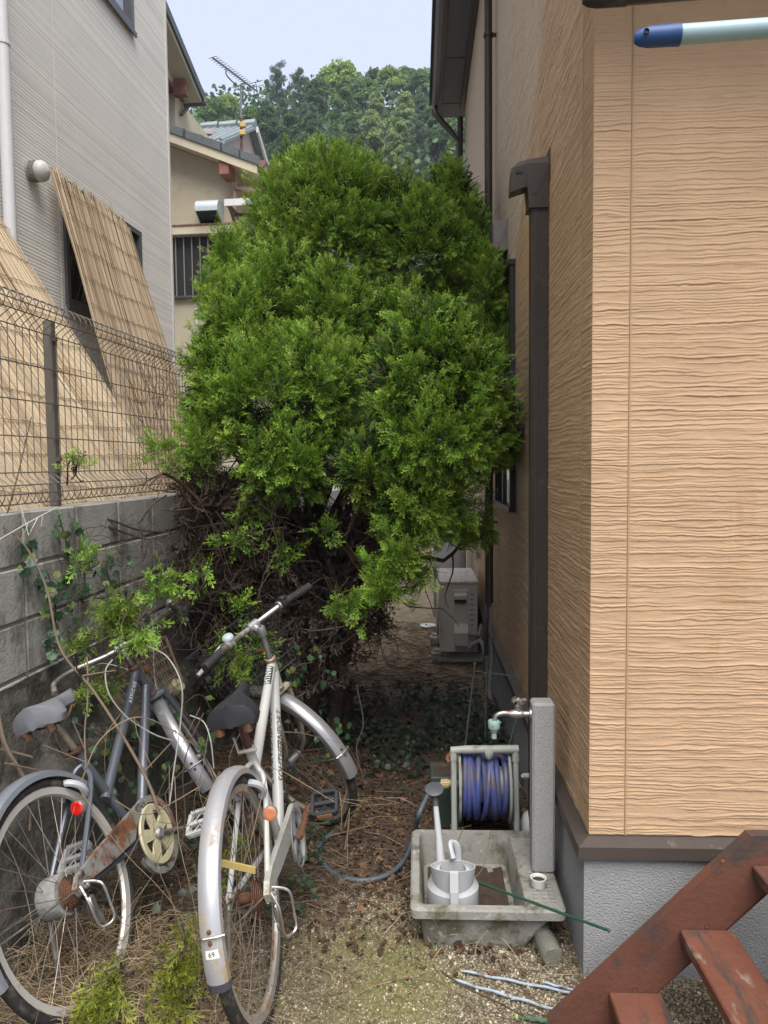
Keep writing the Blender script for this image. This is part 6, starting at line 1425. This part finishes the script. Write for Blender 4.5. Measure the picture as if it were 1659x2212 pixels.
    # rear reflector on the right stay
    rc = SC + np.array([-.13, -.062, -.175]) if cfg['style'] != 'twin' else SC + np.array([-.135, -.028, -.155])
    m = MB(); m.lathe([(0, .0), (.019, .0), (.0215, .004), (.0215, .011), (.019, .013), (.010, .0135), (.0, .0125)], rc, (-1, -.1, .25), 24); rf = m.build('reflector', cfg['rear_refl'], o, True)
    m = MB(); m.lathe([(0, -.010), (.0222, -.010), (.0226, .009), (.0216, .0105)], rc, (-1, -.1, .25), 24); m.build('reflector_shell', m_alu, rf, True)
    # kickstand
    m = MB(); m.tube([(.0, .062, BR), (-.02, .09, .17), (-.03, .13, .015)], .009, 8); m.box((-.05, .12, .0), (-.005, .145, .016)); m.build('kickstand', m_steel, o, True)
    # cables
    m = MB(St); e = hb[-1] if hb[-1][1] > 0 else hb[0]
    m.tube(spline([e + (clampp - e) * .5, clampp + np.array([.10, .10, -.02]), clampp + np.array([.12, .02, -.12]), axp(.45) + np.array([.03, .02, 0])], 6), .0026, 5); m.tube(spline([clampp + (clampp - e) * .5, clampp + np.array([.09, -.14, 0.0]), clampp + np.array([.10, -.05, -.16]), axp(.38) + np.array([.03, -.02, 0])], 6), .0026, 5); m.build('brake_cable', cfg['cable_m'], o, True)
    return St, BB, SC, clampp, rg, fg, H1, H2, f_
def pose(x, y, head, lean):
    f = Vector((sin(head), cos(head), 0)); l = Vector((-cos(head), sin(head), 0)); u = Vector((0, 0, 1)); l2 = l * cos(lean) - u * sin(lean); u2 = u * cos(lean) + l * sin(lean)
    return Matrix(((f.x, l2.x, u2.x, x), (f.y, l2.y, u2.y, y), (f.z, l2.z, u2.z, 0), (0, 0, 0, 1)))
m_orange = mat('faded orange reflector', (.42, .16, .07), .35, .12, 30)
m_redr = mat('red reflector', (.52, .012, .010), .18, .25, 40, spec=.7)
m_pedref = mat('orange pedal reflector', (.40, .17, .05), .3)
# --- white bicycle
wb = thing('white_bicycle', 'old white city bicycle with rust stained mudguard and black saddle in the foreground', 'bicycle', group='abandoned bicycles among the weeds', mat=pose(-.346, 2.157, .036, .175))
m_wframe = mat('yellowed white frame paint', (.43, .43, .41), .38, .06, 7, spec=.5, dirt=[((.42, .36, .22), .25, 8), ((.30, .17, .08), .06, 25)])
m_wguard = mat('rust stained silver mudguard', (.36, .365, .38), .38, .08, 6, metal=.35, dirt=[((.27, .20, .11), .33, 6, (1, 1.6, .7)), ((.17, .07, .03), .10, 17)])
m_fguard = mat('grey silver mudguard', (.29, .295, .30), .32, .08, 6, metal=.5, dirt=[((.25, .22, .18), .22, 8)])
m_rimr = mat('rust stained rim', (.42, .40, .36), .4, .12, 9, metal=.5, dirt=[((.25, .16, .09), .45, 9)])
m_spk = mat('tarnished spoke', (.22, .19, .17), .45, .3, 8, metal=.5, dirt=[(RUST, .4, 6)])
m_blacksad = mat('black vinyl saddle', (.028, .029, .033), .38, .15, 14, spec=.5, dirt=[((.10, .10, .10), .22, 9)])
St, BB, SC, cl, rg, fg, H1, H2, f_ = build_bike(wb, m_wframe, m_wguard, m_fguard, m_rubber, m_rimr, m_spk, m_blacksad, radians(52), dict(style='single', post=.125, post_m=mat('rusted seat post', (.11, .045, .03), .75, .3, 20), clamp_m=m_wframe, headset_m=mat('rusty headset', (.28, .19, .12), .5, .3, 20, metal=.4), fork_m=mat('dirty fork', (.30, .27, .20), .5, .2, 8, dirt=[((.10, .07, .04), .4, 9)]), stem=.66,
    bar=[(-.055, .29, .0), (-.03, .17, .005), (0, .05, 0), (0, -.05, 0), (-.03, -.17, .005), (-.055, -.29, 0)], grip_l=True, grip_r=True, basket=((.05, 0, -.235), (.26, .34, .20, .25, .22)), basket_m=m_black, stay_m=m_rustmetal, crank=12, crank_m=m_rustmetal, pedal_m=mat('black pedal plastic', (.028, .03, .036), .5, .2, 20), refl_m=m_pedref, case_m=mat('silver chain case', (.42, .42, .40), .45, .1, 8, metal=.3, dirt=[((.26, .24, .15), .3, 8)]), rear_refl=m_orange, cable_m=m_black, case_a0=-70, case_a1=100, case_r=.115, rg0=40, rg1=181))
m_ink = mat('black lettering', (.015, .015, .018), .5)
a, b = axp(.46), BB; d = (a - b) / np.linalg.norm(a - b); mid = b + d * (np.linalg.norm(a - b) * .52)
wrap_text('SOUTHERNPORT', .036, mid - d * .17, mid + d * .17, .0205, (-.6, -1, .1), m_ink, wb, shear=.25, stretch=1.0); wrap_text('SOUTHERNPORT', .036, mid + d * .17, mid - d * .17, .0205, (-.5, 1, .2), m_ink, wb, shear=.25)
a, b = axp(.50), SC + np.array([.03, 0, -.075]); d = (a - b) / np.linalg.norm(a - b); c = a - d * .095
m = MB(); u = np.cross(d, (0, 1, 0)); u = u / np.linalg.norm(u); u = u if u[2] > 0 else -u
vs = []
for x in (-.055, .055):
    for k in range(9): t = radians(-52 + 13 * k); vs.append(c + d * x + .0192 * (u * cos(t) + np.array([0, 1, 0]) * sin(t)))
m.add(vs, [(k, k + 1, 10 + k, 9 + k) for k in range(8)]); pl_ = m.build('badge', mat('dark badge', (.05, .055, .055), .5, .1, 30), wb)
wrap_text('HTNW', .034, c - d * .06, c + d * .06, .0196, u, mat('badge letters', (.62, .63, .60), .4), pl_, bold=True)
# number sticker on the rear mudguard
Rg = BR + .0275; ang = radians(169.3); m = MB(); vs = []
for k in range(5):
    a = ang - .028 + .056 * k / 4
    for y, h in ((-.0262, -.0035), (-.0145, .0068 - .0005), (0, .0087 - .0002), (.0145, .0068 - .0005), (.0262, -.0035)): vs.append(((BR + .0168 + h) * cos(a), y, BR + (BR + .0168 + h) * sin(a)))
m.add(vs, [(k * 5 + j, k * 5 + j + 1, k * 5 + 6 + j, k * 5 + 5 + j) for k in range(4) for j in range(4)]); stk = m.build('number_sticker', mat('pale sticker', (.66, .65, .58), .6, .05, 20), rg)
V, F = text_mesh('69', .017, 0, False, 1); m = MB(); rad_ = np.array([cos(ang), 0, sin(ang)]); tan_ = np.array([-sin(ang), 0, cos(ang)]) * -1
up_ = -tan_ if (-tan_)[2] > 0 else tan_
m.add([np.array([0, 0, BR]) + rad_ * (BR + .0168 + .0094 - abs(x) * .12) + np.array([0, -x, 0]) + up_ * y for x, y, z in V], F); m.build('lettering', m_ink, stk, fixn=False)
m = MB(Matrix.Translation(Vector((0, 0, BR)))); R = BR + .016
for (a0_, a1_) in ((radians(181), radians(184)),):
    vs = []
    for a in (a0_, a1_):
        for y, h in ((-.030, -.017), (-.027, -.001), (-.015, .0085), (0, .0105), (.015, .0085), (.027, -.001), (.030, -.017)): vs.append(((R + h) * cos(a), y, (R + h) * sin(a)))
    m.add(vs, [(j, j + 1, 8 + j, 7 + j) for j in range(6)])
m.build('guard_edge', mat('dark edge strip', (.05, .05, .07), .5), rg)
# bell, gear twist
mS = MB(St); e = cl + np.array([-.022, .135, .012]); mS.lathe([(.0, .025), (.012, .024), (.020, .019), (.023, .012), (.023, .008), (.019, .006), (.019, .0), (0, 0)], e + np.array([0, 0, .008]), HA + np.array([0, .15, 0]), 20); mS.box(e + np.array([-.012, -.012, -.02]), e + np.array([.012, .012, .012]), bev=.003); mS.build('bell', mat('white grey bell', (.34, .41, .42), .35, .06, 9), wb, True)
mS = MB(St); e = cl + np.array([-.028, -.165, .004]); mS.lathe([(.012, -.028), (.021, -.024), (.022, .02), (.018, .03), (.012, .032)], e, (.2, -1, 0), 14); mS.box(e + np.array([-.02, -.012, .01]), e + np.array([.015, .018, .03]), bev=.004); mS.build('gear_twister', m_black, wb, True)
# pale strip caught in the spokes
t0 = thing('wood_strip', 'yellowish strip stuck through the rear spokes of the white bicycle', 'strip', atY(470, 1862, 2.02)); b0 = atY(552, 1880, 2.12) - atY(470, 1862, 2.02)
m = MB(); u = np.array([0, 0, 1.0]); m.hull([q + np.array([0, sy * .004, sz * .009]) for q in (np.zeros(3), b0) for sy in (-1, 1) for sz in (-1, 1)]); m.build('slat', mat('yellow wood', (.48, .36, .13), .6, .15, 12), t0)
# --- grey blue bicycle
gb = thing('grey_blue_bicycle', 'grey blue city bicycle with rusty chain case and red reflector leaning to the left', 'bicycle', group='abandoned bicycles among the weeds', mat=pose(-.842, 2.20, .142, .383))
m_bframe = mat('grey blue metallic paint', (.135, .145, .172), .36, .08, 6, metal=.45, dirt=[((.10, .09, .08), .2, 9)])
m_bguard = mat('blue silver mudguard', (.24, .255, .29), .36, .08, 6, metal=.4, dirt=[((.20, .19, .19), .2, 8)])
m_fsil = mat('brushed silver mudguard', (.36, .36, .37), .3, .1, 6, metal=.65, dirt=[((.22, .19, .15), .22, 9)])
m_greysad = mat('faded grey saddle', (.16, .165, .18), .6, .08, 12, dirt=[((.10, .10, .10), .2, 9)])
m_rim2 = mat('pale aluminium rim', (.56, .54, .50), .42, .08, 8, metal=.4, dirt=[((.28, .20, .13), .25, 7)])
St, BB, SC, cl, rg, fg, H1, H2, f_ = build_bike(gb, m_bframe, m_bguard, m_fsil, m_rubber, m_rim2, m_spk, m_greysad, radians(27), dict(style='twin', post=.13, seat_tube=.43, post_m=mat('spotted chrome post', (.40, .33, .27), .35, .2, 30, metal=.7, dirt=[(RUST, .35, 25)]), clamp_m=m_rustmetal, headset_m=mat('rust red headset', (.13, .06, .045), .7, .3, 20), fork_m=m_bframe, stem=.60, tilt=.02, wide=.088,
    bar=[(-.17, .275, -.02), (-.10, .265, .015), (-.02, .19, .02), (0.01, .06, 0), (.01, -.06, 0), (-.02, -.19, .02), (-.10, -.265, .015), (-.17, -.275, -.02)], grip_l=False, grip_r=True, basket=((.06, 0, -.26), (.25, .32, .20, .25, .20)), basket_m=mat('rusty basket wire', (.16, .11, .075), .7, .35, 30), stay_m=m_rustmetal, crank=-22, crank_m=mat('dull crank', (.20, .19, .17), .5, .2, 14, metal=.5), pedal_m=mat('pale grey pedal', (.46, .47, .46), .5, .08, 9, dirt=[((.3, .29, .26), .2, 9)]), refl_m=m_white, case_m=mat('rusting grey chain case', (.27, .28, .26), .5, .12, 9, metal=.3, dirt=[((.17, .075, .03), .48, 7), ((.08, .035, .02), .42, 15)]), rear_refl=m_redr, cable_m=mat('pale cable', (.40, .40, .37), .5), case_a0=-165, case_a1=100, case_r=.135, rg0=38, rg1=190))
a, b = axp(.505), BB + np.array([-.10, 0, .20]); d = (a - b) / np.linalg.norm(a - b); c = a - d * .13
wrap_text('A F F I C H E', .020, c - d * .07, c + d * .07, .0185, (-.75, -1, .1), mat('white lettering', (.70, .71, .72), .4), gb, bold=True)
# emblem on the front mudguard
Rg = BR + .016; ang = radians(150); V, F = text_mesh('S', .045, .2, True, 1); Mx = St @ Matrix.Translation(Vector((WB, 0, BR))); m = MB(Mx); rad_ = np.array([cos(ang), 0, sin(ang)]); t_ = np.array([sin(ang), 0, -cos(ang)])
m.add([rad_ * (Rg + .0102 - abs(y) * .12) + t_ * x * 1 + np.array([0, y, 0]) for x, y, z in V], F); m.build('emblem', mat('dark emblem', (.16, .16, .16), .5), fg)
# headlamp on the fork
mS = MB(St); c = axp(.36) + np.array([.07, -.085, -.02]); mS.lathe([(0, -.035), (.02, -.034), (.030, -.02), (.032, .0), (.032, .025), (.027, .03), (0, .032)], c, (-.5, -.8, .3), 20); mS.tube([c, axp(.34) + np.array([0, -.05, 0])], .007, 6); mS.build('headlamp', mat('yellowed lamp shell', (.36, .32, .21), .5, .12, 9), gb, True)
mS = MB(St)
for s in (-1, 1): p = axp(.455) + np.array([.045, s * .04, .03]); mS.box(p - np.array([.012, .018, .014]), p + np.array([.012, .018, .014]), bev=.003); mS.lathe([(0, .0005), (.007, 0)], p + np.array([-.0122, 0, 0]), (-1, 0, 0), 10)
mS.build('basket_bracket', m_rustmetal, gb)
m = MB(); m.lathe([(.024, -.034), (.06, -.034), (.063, -.026), (.063, .026), (.06, .034), (.024, .034)], (0, .02, BR), (0, 1, 0), 22); m.build('hub_brake', mat('grey corroded brake drum', (.24, .235, .225), .85, .3, 18, bump=.5, bscale=70), gb, True)

m = MB()
for pts in ([(243, 1425, 2.62), (228, 1450, 2.6), (236, 1500, 2.58), (275, 1550, 2.6), (330, 1585, 2.64), (372, 1600, 2.7)], [(318, 1395, 2.72), (362, 1420, 2.68), (392, 1480, 2.62), (390, 1560, 2.6), (376, 1660, 2.55), (366, 1740, 2.5)], [(410, 1545, 2.75), (440, 1560, 2.75), (455, 1600, 2.72), (462, 1660, 2.7)]):
    m.tube(spline([atY(*p) for p in pts], 7), .0026, 6)
o = m.build('loose_cable', mat('weathered pale cable', (.30, .295, .27), .55, .1, 9), gb, True, world=True); o['kind'] = 'stuff'
# ================================================================== GROUND COVER
r = np.random.default_rng(77)
ico = bmesh.new(); bmesh.ops.create_icosphere(ico, subdivisions=1, radius=1.0); ico.verts.index_update(); IVt = np.array([v.co[:] for v in ico.verts]); IFt = np.array([[v.index for v in f.verts] for f in ico.faces]); ico.free()
oc = np.array([(1, 0, 0), (-1, 0, 0), (0, 1, 0), (0, -1, 0), (0, 0, 1), (0, 0, -1.0)]); of = np.array([(0, 2, 4), (2, 1, 4), (1, 3, 4), (3, 0, 4), (2, 0, 5), (1, 2, 5), (3, 1, 5), (0, 3, 5)])
n = 42000; x = r.uniform(-1.0, 1.35, n); y = r.uniform(1.55, 3.2, n); k = r.random(n) < gravel_k(x, y) * (1 - .75 * moss_k(x, y)) * .95 + .02; x, y = x[k], y[k]; n = len(x)
s = r.uniform(.0022, .0052, n) * (1 + .9 * (r.random(n) < .05)); d = r.normal(size=(n, 3)); ez, ex, ey = frames(d, r.uniform(0, 6, n)); ez2 = ez
pos = np.stack([x, y, gz(x, y) + s * .3], -1)
V, F = scatter(oc * np.array([1.15, .9, .75]), of, pos, ex, ey, ez, s)
m_peb = mat('pale pebble', (.40, .365, .285), .85, .1, 5, attr=('tone', (.28, .26, .24), (1.35, 1.3, 1.2)))
o = np_mesh('gravel', V, F, m_peb, None, {'tone': np.repeat(np.clip(r.normal(size=n) * .28 + .48, 0, 1), 6)}); tag(o, 'pale gravel strewn over the near ground', 'gravel', kind='stuff')
# brown leaf litter
def litter_k(x, y): return np.clip(sstep(2.15, 2.75, y) * (1 - sstep(4.0, 4.7, y)) * (.65 + fbm(x * 2.5, y * 2.5, 3, 6)) * (1 - .85 * sstep(3.1, 3.9, y) * sstep(-.1, .2, x)), 0, 1)
n = 13000; x = r.uniform(-.95, .75, n); y = r.uniform(2.0, 4.8, n); k = r.random(n) < litter_k(x, y) * 1.1; x, y = x[k], y[k]; n = len(x)
nn = np.stack([r.normal(size=n) * .45, r.normal(size=n) * .45 - .15, np.ones(n)], -1); ez, ex, ey = frames(nn, r.uniform(0, 6.28, n)); s = r.uniform(.008, .026, n) * (1 + .9 * (r.random(n) < .10)); pos = np.stack([x, y, gz(x, y) + .004 + r.uniform(0, .012, n)], -1)
LV = IV.copy(); LV[:, 0] -= .5; LV[:, 2] = .35 * (LV[:, 1] ** 2) * 2 + .3 * LV[:, 0] ** 2; LF = np.array([(0, 1, 2, 10), (2, 3, 4, 10), (4, 5, 6, 10), (6, 7, 8, 10), (8, 9, 0, 10)])
V, F = scatter(LV, LF, pos, ex, ey, ez, s)
m_lit = mat('fallen leaf', (.125, .074, .041), .8, .35, 14, attr=('tone', (.18, .18, .20), (1.9, 1.8, 1.6)), trans=.1)
o = np_mesh('leaf_litter', V, F, m_lit, None, {'tone': np.repeat(np.clip(r.beta(.9, 2.8, n) , 0, 1), len(LV))}); tag(o, 'brown fallen leaves covering the soil between sink and bicycles', 'leaf litter', kind='stuff')
# dry stalks and needles
def stalks(name, label, n, xr, yr, lr, m_, seed, zr=(0, .01), curl=.25, rad=.0011, keep=None, tilt=.12):
    r = np.random.default_rng(seed); x = r.uniform(*xr, n); y = r.uniform(*yr, n)
    if keep is not None: k = r.random(n) < keep(x, y); x, y = x[k], y[k]
    n = len(x); L_ = r.uniform(*lr, n); a = r.uniform(0, 6.28, n); b = a + r.normal(size=n) * curl; t = np.abs(r.normal(size=n)) * tilt; z0 = gz(x, y) + .004 + r.uniform(*zr, n); w_ = rad * r.uniform(.6, 1.3, n)
    p0 = np.stack([x, y, z0], -1); p1 = p0 + np.stack([np.cos(a), np.sin(a), t], -1) * L_[:, None] * .5; p2 = p1 + np.stack([np.cos(b), np.sin(b), -t * .6], -1) * L_[:, None] * .5
    sd = np.stack([-np.sin(a), np.cos(a), np.zeros(n)], -1) * w_[:, None]; up = np.array([0, 0, 1.0]) * w_[:, None]
    rings = []
    for p in (p0, p1, p2): rings += [p + sd, p - sd * .5 + up, p - sd * .5 - up]
    V = np.stack(rings, 1).reshape(-1, 3); base = (np.arange(n) * 9)[:, None, None]; f = np.array([(q * 3 + i, q * 3 + (i + 1) % 3, q * 3 + 3 + (i + 1) % 3, q * 3 + 3 + i) for q in (0, 1) for i in range(3)])
    o = np_mesh(name, V, (f[None] + base).reshape(-1, 4), m_, None, {'tone': np.repeat(r.random(n), 9)}); tag(o, label, 'litter', kind='stuff'); return o
m_ndl = mat('brown needle', (.125, .078, .050), .9, .2, 9, attr=('tone', (.4, .4, .4), (1.7, 1.6, 1.5)))
m_strw = mat('pale straw', (.33, .255, .16), .85, .15, 9, attr=('tone', (.35, .33, .3), (1.35, 1.3, 1.25)))
m_strw2 = mat('grey dry stem', (.20, .155, .105), .85, .2, 9, attr=('tone', (.3, .3, .3), (1.35, 1.3, 1.25)))
stalks('needle_litter', 'short brown needles and twigs scattered on the soil', 24000, (-1.1, .8), (1.7, 4.9), (.015, .05), m_ndl, 1, rad=.0008, keep=lambda x, y: np.clip(.38 + .7 * sstep(2.2, 2.7, y), 0, 1) * (.6 + fbm(x * 3, y * 3, 2, 2)))
stalks('dry_grass', 'grey dry grass stems matted under the bicycles', 2300, (-1.25, -.1), (1.6, 3.0), (.04, .16), m_strw2, 2, zr=(0, .05), curl=.7, rad=.0007, tilt=.3)
stalks('matted_straw', 'pale dead stems lying thick under the grey blue bicycle', 2600, (-1.15, -.45), (1.65, 2.5), (.05, .2), m_strw, 12, zr=(0, .10), curl=.8, rad=.0009, tilt=.45)
stalks('straw_litter', 'thin dry stems scattered over the gravel', 420, (-.5, 1.2), (1.7, 3.6), (.06, .25), m_strw, 3, curl=.5, rad=.0011)
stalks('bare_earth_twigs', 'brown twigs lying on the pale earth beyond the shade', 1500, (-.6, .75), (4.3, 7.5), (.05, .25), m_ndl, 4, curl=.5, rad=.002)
# tall dry weeds growing up through the bicycles
wd = MB(); r = np.random.default_rng(41); o0 = np.array([-.75, 2.4, 0.0])
for i in range(46):
    x, y = r.uniform(-1.02, -.42), r.uniform(1.95, 2.9); h = r.uniform(.25, .85); lean = r.normal(size=2) * .22
    pts = [np.array([x, y, 0]) - o0]
    for k in range(1, 5): pts.append(pts[0] + np.array([lean[0] * (k / 4) ** 1.5 * h + r.normal() * .02, lean[1] * (k / 4) ** 1.5 * h + r.normal() * .02, h * k / 4 * (1 - .12 * k / 4)]))
    if r.random() < .12: pts.append(pts[-1] + np.array([r.normal() * .16, r.normal() * .12, -.10]))
    wd.tube(spline(pts, 3), .0008 + .0005 * r.random(), 4, False)
o = wd.build('dry_weeds', m_straw); o.location = Vector(o0); tag(o, 'tall dry weed stems growing up through both bicycles', 'dry weeds', kind='stuff')
# ground ivy in the shade before the outdoor unit
n = 5200; r = np.random.default_rng(55); x = r.uniform(-.5, .8, n); y = r.uniform(3.3, 5.6, n); kk = sstep(3.55, 4.2, y) * (1 - sstep(4.9, 5.5, y)) * np.clip(.75 + fbm(x * 3, y * 3, 3, 9) * 1.3, 0, 1) * sstep(-.55, -.15, x + .2 * (y - 3.5)); k = r.random(n) < kk; x, y = x[k], y[k]; n = len(x)
nn = np.stack([r.normal(size=n) * .5, r.normal(size=n) * .5 - .3, np.ones(n)], -1); ez, ex, ey = frames(nn, r.uniform(0, 6.28, n)); V, F = scatter(LV, LF, np.stack([x, y, gz(x, y) + .012 + np.abs(r.normal(size=n)) * .03], -1), ex, ey, ez, r.uniform(.022, .050, n))
m_gi = mat('ground ivy leaf', (.022, .036, .020), .5, .25, 9, attr=('tone', (.45, .5, .5), (1.7, 1.55, 1.4)), spec=.35)
o = np_mesh('ground_ivy', V, F, m_gi, None, {'tone': np.repeat(r.beta(1.2, 2.5, n), len(LV))}); tag(o, 'dark ground ivy carpeting the shaded passage', 'ground ivy', kind='stuff')
n = 1500; x = r.uniform(-1.25, -.25, n); y = r.uniform(2.5, 3.6, n); k = r.random(n) < np.clip(.4 + fbm(x * 4, y * 4, 3, 15), 0, 1) * .7; x, y = x[k], y[k]; n = len(x); nn = np.stack([r.normal(size=n) * .5, r.normal(size=n) * .5 - .4, np.ones(n)], -1); ez, ex, ey = frames(nn, r.uniform(0, 6.28, n)); V, F = scatter(LV, LF, np.stack([x, y, gz(x, y) + .02 + np.abs(r.normal(size=n)) * .05], -1), ex, ey, ez, r.uniform(.02, .045, n))
o = np_mesh('weed_leaves', V, F, m_gi, None, {'tone': np.repeat(r.beta(1.4, 2, n), len(LV))}); tag(o, 'dark ivy leaves among the weeds behind the bicycles', 'ground ivy', kind='stuff')
# moss and tiny grass tips
n = 11000; r = np.random.default_rng(66); x = r.uniform(-.7, .6, n); y = r.uniform(1.7, 2.6, n); k = r.random(n) < moss_k(x, y) * 1.0; x, y = x[k], y[k]; n = len(x); d = np.stack([r.normal(size=n) * .5, r.normal(size=n) * .5, np.ones(n)], -1); d, u, v = frames(d, r.uniform(0, 6, n)); BV = np.array([(0, -.12, 0), (0, .12, 0), (1, 0, 0.0)]); V, F = scatter(BV, np.array([[0, 1, 2]]), np.stack([x, y, gz(x, y)], -1), d, u, v, r.uniform(.006, .016, n))
o = np_mesh('moss', V, F, mat('yellow green moss', (.15, .16, .045), .9, .3, 20)); tag(o, 'yellow green moss tips between the pebbles', 'moss', kind='stuff')
# small green seedling
def seedling(label, px, py, n, s, seed, m_i):
    r = np.random.default_rng(seed); c = atZ(px, py, .01); t = thing('seedling', label, 'seedling', c)
    m = MB()
    for i in range(n):
        a = r.uniform(0, 6.28); h = r.uniform(.01, .03); e = np.array([cos(a) * r.uniform(.01, .045), sin(a) * r.uniform(.01, .035), h]); m.tube([(0, 0, 0), e * .6 + np.array([0, 0, .008]), e], .0012, 4)
        o = bpy.data.objects.new('leaf', ivm[m_i if i % 4 else 2]); COL.objects.link(o); o.parent = t; q = r.uniform(.8, 1.3) * s; o.matrix_basis = Matrix.Translation(Vector(e)) @ Matrix.Rotation(a, 4, 'Z') @ Matrix.Rotation(r.uniform(-.5, .3), 4, 'Y') @ Matrix.Diagonal((q, q * 1.2, q, 1))
    m.build('stem', m_deadtwig, t)
seedling('bright green seedling on the soil right of the white bicycle', 645, 1915, 9, .030, 1, 0); seedling('small yellow green seedling below the bright one', 668, 1942, 3, .022, 2, 2); seedling('seedling beside the front tyre of the white bicycle', 762, 1745, 4, .03, 3, 0)
# single sticks
def stick(label, pts, r0, r1, m_=m_deadtwig, nm='dead_stick'):
    P = [atY(*p) for p in pts]; c = P[0]; m = MB(); q = spline([p - c for p in P], 6); m.tube(q, list(np.linspace(r0, r1, len(q))), 6); rr = np.random.default_rng(len(label))
    for k in range(3):
        s = q[rr.integers(4, len(q) - 1)]; m.tube([s, s + rr.normal(size=3) * .04, s + rr.normal(size=3) * .07], [r1 * .8, r1 * .6, r1 * .4], 4)
    o = m.build(nm, m_, None, True); o.location = Vector(c); tag(o, label, 'stick', 'dead sticks among the bicycles')
m_stick = mat('grey brown stick', (.13, .095, .065), .85, .25, 9, bump=.3, bscale=60)
stick('long bare stick sloping from the block wall down to the grey bicycle', [(0, 1130, 2.75), (55, 1180, 2.72), (100, 1270, 2.65), (130, 1400, 2.5), (200, 1490, 2.4), (265, 1590, 2.3), (320, 1690, 2.25), (345, 1760, 2.22)], .0032, .0048, m_stick)
stick('thick brown stick leaning at the left edge below the grey saddle', [(-12, 1500, 2.35), (8, 1600, 2.3), (40, 1660, 2.3), (75, 1720, 2.3)], .0075, .0065, m_stick)
stick('thin pale stem arching across the letters of the grey bicycle', [(175, 1690, 2.2), (215, 1600, 2.25), (290, 1550, 2.3), (360, 1570, 2.4), (420, 1610, 2.45)], .0022, .0018, m_straw)
stick('pale upright stem rising in front of the grey seat post', [(188, 1420, 2.5), (190, 1500, 2.4), (183, 1580, 2.3), (186, 1660, 2.2)], .003, .0022, m_stick)
stick('dark wiry vine looped over the silver mudguard', [(440, 1540, 2.5), (412, 1600, 2.45), (395, 1670, 2.42), (400, 1760, 2.4), (392, 1830, 2.35)], .0022, .002)
stick('pale wire like stem crossing from saddle to mudguard', [(250, 1730, 2.15), (310, 1760, 2.2), (370, 1735, 2.3), (430, 1700, 2.4)], .0018, .0018, m_straw)
stick('bare twig bent over at the fence foot on the far left', [(10, 1130, 2.8), (40, 1020, 2.8), (68, 900, 2.8)], .003, .0016, m_stick)
stick('white looking stem leaning on the wall top at the far left', [(0, 1165, 2.7), (60, 1130, 2.75), (125, 1095, 2.8)], .0032, .0025, mat('bleached stem', (.42, .39, .34), .8, .15, 9))
stick('orange brown dry stalk standing by the white front wheel', [(737, 1795, 2.95), (738, 1750, 2.95), (733, 1710, 2.97)], .003, .002, m_straw); stick('second dry stalk right of the white front wheel', [(745, 1835, 2.85), (752, 1790, 2.87), (755, 1745, 2.88)], .003, .002, m_straw)
stick('forked dry twig lying on the gravel before the sink', [(735, 2120, 2.05), (790, 2060, 2.18), (850, 2010, 2.33), (910, 1960, 2.45)], .0022, .0016, m_stick)
stick('dark bent stick on the gravel near the rods', [(955, 2100, 2.06), (1010, 2135, 2.0), (1075, 2165, 1.96), (1130, 2195, 1.9)], .003, .002)
stick('brown vine hanging in the dark hollow under the cypress', [(770, 1480, 3.6), (785, 1560, 3.4), (770, 1620, 3.3), (790, 1700, 3.2)], .0028, .002)
stick('pale grass stem looped over the back of the sink', [(1000, 1790, 2.7), (985, 1840, 2.72), (1000, 1900, 2.75), (1040, 1880, 2.75), (1060, 1800, 2.78)], .0018, .0014, m_straw)
stick('pale stem hanging over the front of the sink', [(1055, 2010, 2.38), (1030, 2040, 2.37), (1030, 2080, 2.3), (1045, 2110, 2.2)], .0018, .0014, m_straw)
# ================================================================== damp air
hm_ = bpy.data.materials.new('damp air'); hm_.use_nodes = True; t = hm_.node_tree; t.nodes.clear()
ho = t.nodes.new('ShaderNodeOutputMaterial'); hv_ = t.nodes.new('ShaderNodeVolumePrincipled'); hv_.inputs['Color'].default_value = (.80, .88, 1, 1); hv_.inputs['Density'].default_value = .0010; hv_.inputs['Anisotropy'].default_value = .2
t.links.new(hv_.outputs[0], ho.inputs['Volume'])
m = MB(); m.box((-305, -205, -2), (305, 160, 75)); hz_o = m.build('haze', hm_); tag(hz_o, kind='stuff')
